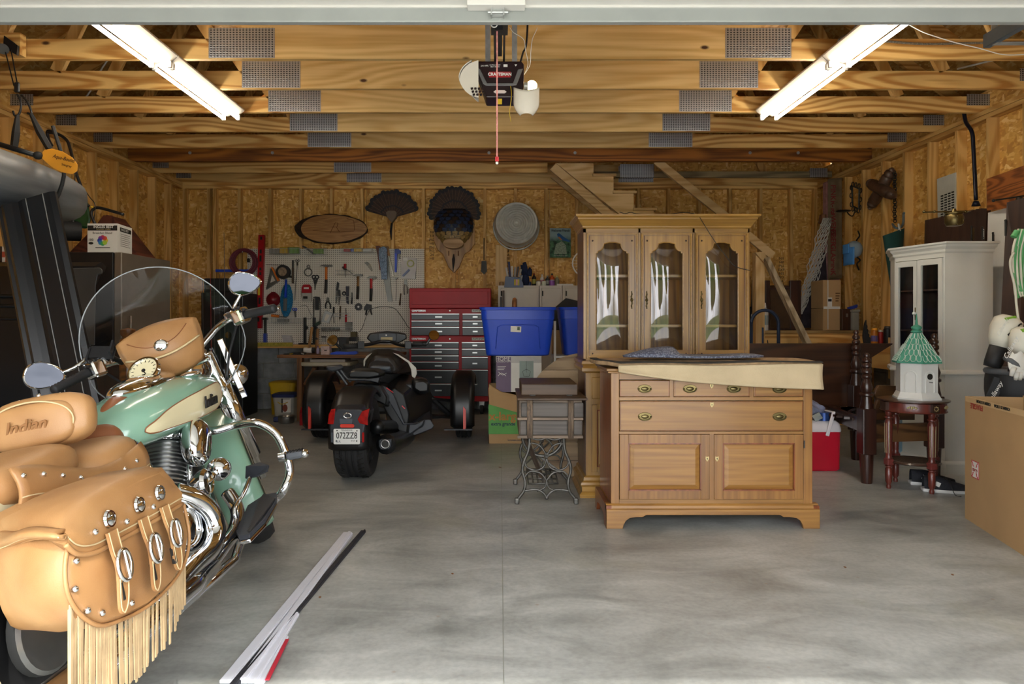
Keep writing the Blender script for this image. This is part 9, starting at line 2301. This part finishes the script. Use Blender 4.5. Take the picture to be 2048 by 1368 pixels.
text('Breakfast Blend', 0.026, facing(q(205), y-0.002, qz(466)), mat('grey_ink', '55504c', 0.7), cb_, w=True)
text('100', 0.03, facing(q(182), y-0.002, qz(480)), M_INK, cb_, w=True)
B().prism(circ(q(182), qz(486.5), 0.02, 14, ry=0.011), y-0.002, y).obj('seal', M_INK, cb_, w=True)
for k, c in enumerate(('d8c23a','c8502a','b02a4a','7a2a8a','2a3a9a','2a7ab0','3a9a5a','9ab83a')):
 a = 2*pi*k/8
 B().prism(circ(q(205.5)+0.026*math.cos(a), qz(481)+0.026*math.sin(a), 0.019, 10), y-0.002-0.0001*k, y).obj('wheel_petal', mat('petal'+c, c, 0.6), cb_, w=True)
B().bx(q(191), q(220), y-0.0015, y, qz(496), qz(494.5)).obj('strength_bar', M_INK, cb_, w=True)
dq = (sd-Vector((a1,y,0))).normalized(); mid = (sd+Vector((a1,y,0)))/2+Vector((0.002,-0.003,0))
B().bar(Vector((a1,y,qz(457)))+dq*0.05+Vector((0.002,-0.002,0)), Vector((a1,y,qz(457)))+dq*0.28+Vector((0.002,-0.002,0)), 0.002, 0.035).obj('side_band', M_INK, cb_, w=True)
text('INGLES BEST', 0.028, frame(mid+Vector((0.001,-0.001,qz(457))), dq, (0,0,1)), M_PAPER, cb_, w=True)
for k in range(7): B().bar(Vector((a1,y,qz(466+4*k)))+dq*0.06+Vector((0.001,-0.001,0)), Vector((a1,y,qz(466+4*k)))+dq*(0.26-0.01*(k % 3))+Vector((0.001,-0.001,0)), 0.001, 0.003).obj('print_line', M_INK, cb_, w=True)
t = thing('gable_box', 'red-brown gable roofed wooden box behind the coffee box', 'wooden box', (X_(208,6.15), 6.25, fzt))
B().prism([(X_(133,6.12),fzt+0.001),(X_(282,6.12),fzt+0.001),(X_(216,6.12),Z_(430,6.12))], 6.1, 6.4).obj('roof', wood('red_cedar', '6a3424', '401c12', 'Y', 0.6), t, w=True)
B().prism([(X_(196,6.09),Z_(447,6.09)),(X_(236,6.09),Z_(447,6.09)),(X_(224,6.09),Z_(431,6.09)),(X_(208,6.09),Z_(431,6.09))], 6.08, 6.1).obj('gable_cap', wood('red_cedar', '6a3424', '401c12', 'Y'), t, w=True)
t = thing('spreader', 'green garden spreader with black tube handles on the refrigerator', 'spreader', (X_(160,5.95), 5.95, fzt))
y = 5.9
M_DGR = mat('dark_green_plastic', '1f4a2a', 0.4)
B().loft([[P(a,c,y) for a, c in ((128,452),(133,420),(150,397),(176,402),(182,440),(176,458))], [P(a,c,y+0.25) for a, c in ((132,452),(137,420),(152,400),(176,404),(182,440),(176,458))]]).obj('hopper', M_DGR, t, w=True, bevel=0.02)
for pts in ([(150,457),(142,425),(148,412),(160,406),(178,412)], [(190,448),(183,430),(186,419),(200,416),(247,429)], [(113,268),(96,262),(97,278),(104,292)], [(96,265),(115,268),(133,280),(141,300),(152,345),(163,375),(172,402)]):
 B().tube(bez([P(a,c,y-0.02) for a, c in pts], 6), 0.013, 8).obj('handle_tube', M_BLACK, t, w=True, smooth=True)
B().sph(P(184,414,y-0.03), 0.012, 8, 6).obj('yellow_knob', M_YEL, t, w=True)
for pts in ([(146,375),(150,385),(155,395)], [(166,375),(180,395),(190,410),(188,440)], [(140,290),(146,320),(150,350),(148,372)]): B().tube(bez([P(a,c,y-0.05) for a, c in pts], 5), 0.004, 5).obj('cable', M_BLACK, t, w=True)
B().cyl(P(120,460,5.85), P(160,462,5.95), 0.09, n=18).obj('wheel', M_BLACKM, t, w=True, smooth=40)
o = B().bx(-3.92, -3.25, 5.7, 6.0, fzt, fzt+0.001)
ky = thing('kayak', 'grey kayak hoisted on straps under the left trusses', 'kayak', (-3.16, 3.6, 1.8))
M_KAY = NT('kayak_hull')
kn_ = M_KAY.n('TexNoise', {'Vector': M_KAY.coords((1,0.3,3)), 'Scale': 2.0, 'Detail': 4.0})
M_KAY.p(Base_Color=M_KAY.ramp(kn_, [(0.35, lin('3c424a')), (0.5, lin('6a6e72')), (0.65, lin('8e908c'))]).outputs[0], Roughness=0.4)
rings = []
for yy, hw, zb2, zt2 in ((2.2,0.02,2.05,2.10),(2.5,0.18,1.92,2.16),(3.0,0.30,1.84,2.2),(3.6,0.36,1.81,2.22),(4.2,0.35,1.82,2.21),(4.6,0.29,1.85,2.2),(4.85,0.22,1.88,2.18),(4.95,0.14,1.92,2.14)):
 rings.append([Vector((-3.16+hw*math.copysign(abs(math.cos(a))**0.8,math.cos(a)), yy, (zb2+zt2)/2+(zt2-zb2)/2*math.copysign(abs(math.sin(a))**0.7,math.sin(a)))) for a in [2*pi*k/24 for k in range(24)]])
B().loft(rings).obj('hull', M_KAY.mat, ky, w=True, smooth=50)
for yy in (3.1, 4.35):
 B().tube(bez([(-2.86,yy,2.42),(-2.79,yy,2.1),(-2.94,yy,1.81),(-3.16,yy,1.795),(-3.44,yy,1.82),(-3.53,yy,2.1),(-3.44,yy,2.42)], 6), 0.012, 6).obj('strap', M_BLACKM, ky, w=True)
hst = thing('kayak_hoist', 'black pulley hoist hanging from a bolted block on the left truss', 'hoist', P(30, 90, 4.6))
B().bx(X_(-6,4.65), X_(38,4.65), 4.66, 4.72, 3.0, 3.15).obj('mount_block', PINE_X, hst, w=True)
B().add([P(10,72,4.62), P(37,92,4.62), P(35,111,4.62), P(8,96,4.62)], [(0,1,2,3)]).obj('bracket', M_BLACK, hst, w=True, solid=0.02)
B().cyl(P(6,98,4.6), P(6,98,4.56), 0.035, n=14).obj('pulley', M_IRON, hst, w=True)
for a, c, e, f_ in ((10,100,28,172),(22,100,35,170)): B().cyl(P(a,c,4.58), P(e,f_,4.5), 0.004, n=6).obj('rope', M_BLACK, hst, w=True)
B().box(P(34,175,4.5),(0.035,0.02,0.07)).obj('lower_pulley', M_BLACK, hst, w=True, bevel=0.01)
for pts in ([(34,188),(40,200),(42,213),(38,228),(30,232),(26,222)], [(42,190),(52,200),(60,215),(63,228),(55,226)]): B().tube(bez([P(a,c,4.5) for a, c in pts], 5), 0.007, 6).obj('hook', M_BLACK, hst, w=True, smooth=True)
for pts in ([(35,230),(32,265),(28,295)], [(62,228),(80,265),(100,300)]): B().tube([P(a,c,4.48) for a, c in pts], [0.012,0.024,0.022], 6).obj('webbing', M_BLACKM, hst, w=True)
pd_ = thing('kayak_paddle', 'orange bladed kayak paddle with black shaft lying along the kayak', 'paddle', P(120, 345, 4.2))
B().tube([P(-40,277,4.2), P(80,313,4.2)], 0.016, 10).obj('shaft', M_BLACK, pd_, w=True, smooth=True)
B().sph(P(76,311,4.2), (0.03,0.025,0.025), 12, 8).obj('drip_ring', M_BLACKM, pd_, w=True, smooth=True)
bl = [(80,312),(88,300),(104,297),(125,303),(145,315),(156,330),(155,342),(145,349),(125,345),(105,336),(92,325)]
B().loft([[P(a,c,4.2) for a, c in bl], [P(a,c,4.215) for a, c in bl]]).obj('blade', mat('orange_blade', 'd8922a', 0.4), pd_, w=True, bevel=0.004)
text('Aqua-Bound', 0.034, frame(P(127,317,4.19), (1,0,-0.25), (0.25,0,1)), M_INK, pd_, w=True, shear=0.3, sx=0.8)
text('Stingray', 0.02, frame(P(133,331,4.19), (1,0,-0.25), (0.25,0,1)), M_INK, pd_, w=True)
sl = thing('sleigh_headboard', 'black sleigh bed headboard with scrolled top standing behind the motorcycle', 'headboard', (-3.4, 4.75, 0))
M_BLK = mat('black_lacquer', '101216', 0.35, var=0.2)
y = 4.6
B().prism([(4.6,0.05),(4.64,0.05),(4.64,1.2),(4.70,1.42),(4.76,1.5),(4.80,1.52),(4.82,1.56),(4.76,1.585),(4.68,1.55),(4.62,1.42),(4.6,1.2)], -4.1, X_(175,y), 'YZ').obj('panel', M_BLK, sl, w=True, smooth=40)
for py in (592, 612, 637): B().cyl((-4.1, y-0.004, Z_(py,y)), (X_(165,y), y-0.004, Z_(py,y)), 0.012, n=8).obj('moulding', M_BLK, sl, w=True, smooth=40)
B().loft([[P(a,c,4.58) for a, c in ((128,538),(150,536),(200,535),(206,540),(205,548),(196,550),(192,570),(190,690),(128,690))], [P(a,c,4.62) for a, c in ((128,538),(150,536),(200,535),(206,540),(205,548),(196,550),(192,570),(190,690),(128,690))]]).obj('scroll_end', mat('charcoal_lacquer', '3a3a3a', 0.4), sl, w=True, bevel=0.008)
B().bx(-3.0, -2.9, 4.55, 4.65, 0, 0.6).obj('leg', M_BLK, sl, w=True)
def lean(label, p0, p1, top, w_, prof):
 t = thing('fluted_post', label, 'post', p0, group='black leaning posts')
 d = (p1-p0); L_ = d.length; ax = d.normalized(); sd_ = ax.cross(Vector((0,1,0))).normalized(); up = sd_.cross(ax)
 q_ = lambda a, b_, s: p0+d*s+sd_*a+up*b_
 B().loft([[q_(a*w_, b_, s) for a, b_ in prof] for s in (0, 1)]).obj('board', M_BLK, t, w=True)
 for a in (-0.30, 0.02): B().tube([q_(a*w_,-0.034,0), q_(a*w_,-0.034,1)], 0.003, 5).obj('bead', mat('worn_edge', '7a7a78', 0.4), t, w=True)
 B().tube([q_(0.5*w_,-0.0,0), q_(0.5*w_,-0.0,1)], 0.014, 6).obj('raw_edge', mat('raw_edge', '6a5f44', 0.9, var=0.5, nscale=40), t, w=True)
 return t
pf = [(-0.5,0),(-0.5,-0.02),(-0.42,-0.032),(0.1,-0.032),(0.2,-0.02),(0.3,-0.03),(0.42,-0.045),(0.5,-0.03),(0.5,0)]
lean('black fluted post leaning left, nearer of the two', Vector((X_(205,3.5),3.5,0.0)), P(62,400,3.75), 0, 0.30, pf)
lean('black fluted post leaning left behind the first', Vector((X_(175,3.62),3.62,0.0)), P(45,408,3.87), 0, 0.26, pf)
t = thing('feed_box', 'red and white checkered feed box on the black furniture', 'box', P(12,525,4.9))
tch = NT('checker_print'); ck = tch.n('TexChecker', {'Vector': tch.coords((1,0.0,1)), 'Scale': 24.0}); ck.inputs['Color1'].default_value = lin('b0482a'); ck.inputs['Color2'].default_value = lin('d0c4b4')
tch.p(Base_Color=ck.outputs[0], Roughness=0.7)
B().bx(X_(-20,4.95), X_(28,4.95), 4.95, 5.15, 1.4, Z_(493,4.95)).obj('carton', tch.mat, t, w=True)
B().bx(X_(-20,4.95)-0.01, X_(4,4.95), 4.94, 4.95, 1.4, Z_(493,4.95)).obj('brown_panel', DK, t, w=True)
B().bx(-4.1, -3.2, 4.86, 5.3, 0, 1.4).obj('chest_below', M_BLK, t, w=True)
t = thing('wooden_footboard', 'brown turned wooden footboard seen through the windshield', 'footboard', (X_(255,4.3), 4.35, 0))
OAK = wood('honey_oak', '8a5226', '54300f', 'X', 0.35, coat=0.3)
y = 4.3
for px in (256, 345): B().lathe([(0.03,0),(0.045,0.02),(0.04,0.5),(0.05,0.9),(0.03,0.95),(0.05,0.98),(0.05,1.05),(0.03,1.07),(0.045,1.09),(0.045,1.12),(0.001,1.13)], 14, (X_(px,y), y, 0)).obj('turned_post', OAK, t, w=True, smooth=45)
B().prism([(X_(266,y),0.55),(X_(338,y),0.55),(X_(338,y),1.05),(X_(325,y),1.14),(X_(305,y),1.15),(X_(285,y),1.06),(X_(266,y),1.04)], y-0.015, y+0.015).obj('panel', OAK, t, w=True, bevel=0.004)
B().bx(X_(175,y), X_(250,y), y+0.05, y+0.08, 0.4, 1.0).obj('rail_panel', wood('dark_walnut', '4a2c1e', '28150d', 'Z'), t, w=True)
random.seed(2)
for k, (x, yy, h) in enumerate(((-14,-34,9), (-6,-40,11), (3,-38,8), (11,-42,12), (20,-36,9), (-24,-38,12))):
 t = thing('tree', ('short', 'tall', 'small', 'tallest', 'broad', 'far left')[k] + ' leafy tree beyond the driveway outside', 'tree', (x, yy, -0.06), group='trees beyond the driveway')
 B().cyl((0,0,0), (0,0,h*0.5), 0.25, 0.15, 8).obj('trunk', mat('bark', '4a3a2a', 0.9), t)
 b = B()
 for j in range(9): b.sph((random.uniform(-2,2), random.uniform(-2,2), h*0.4+random.uniform(0,h*0.5)), random.uniform(1.4,2.4), 8, 6)
 b.obj('crown', mat('tree_leaves', '3f6428', 0.9, var=0.5, nscale=3), t)
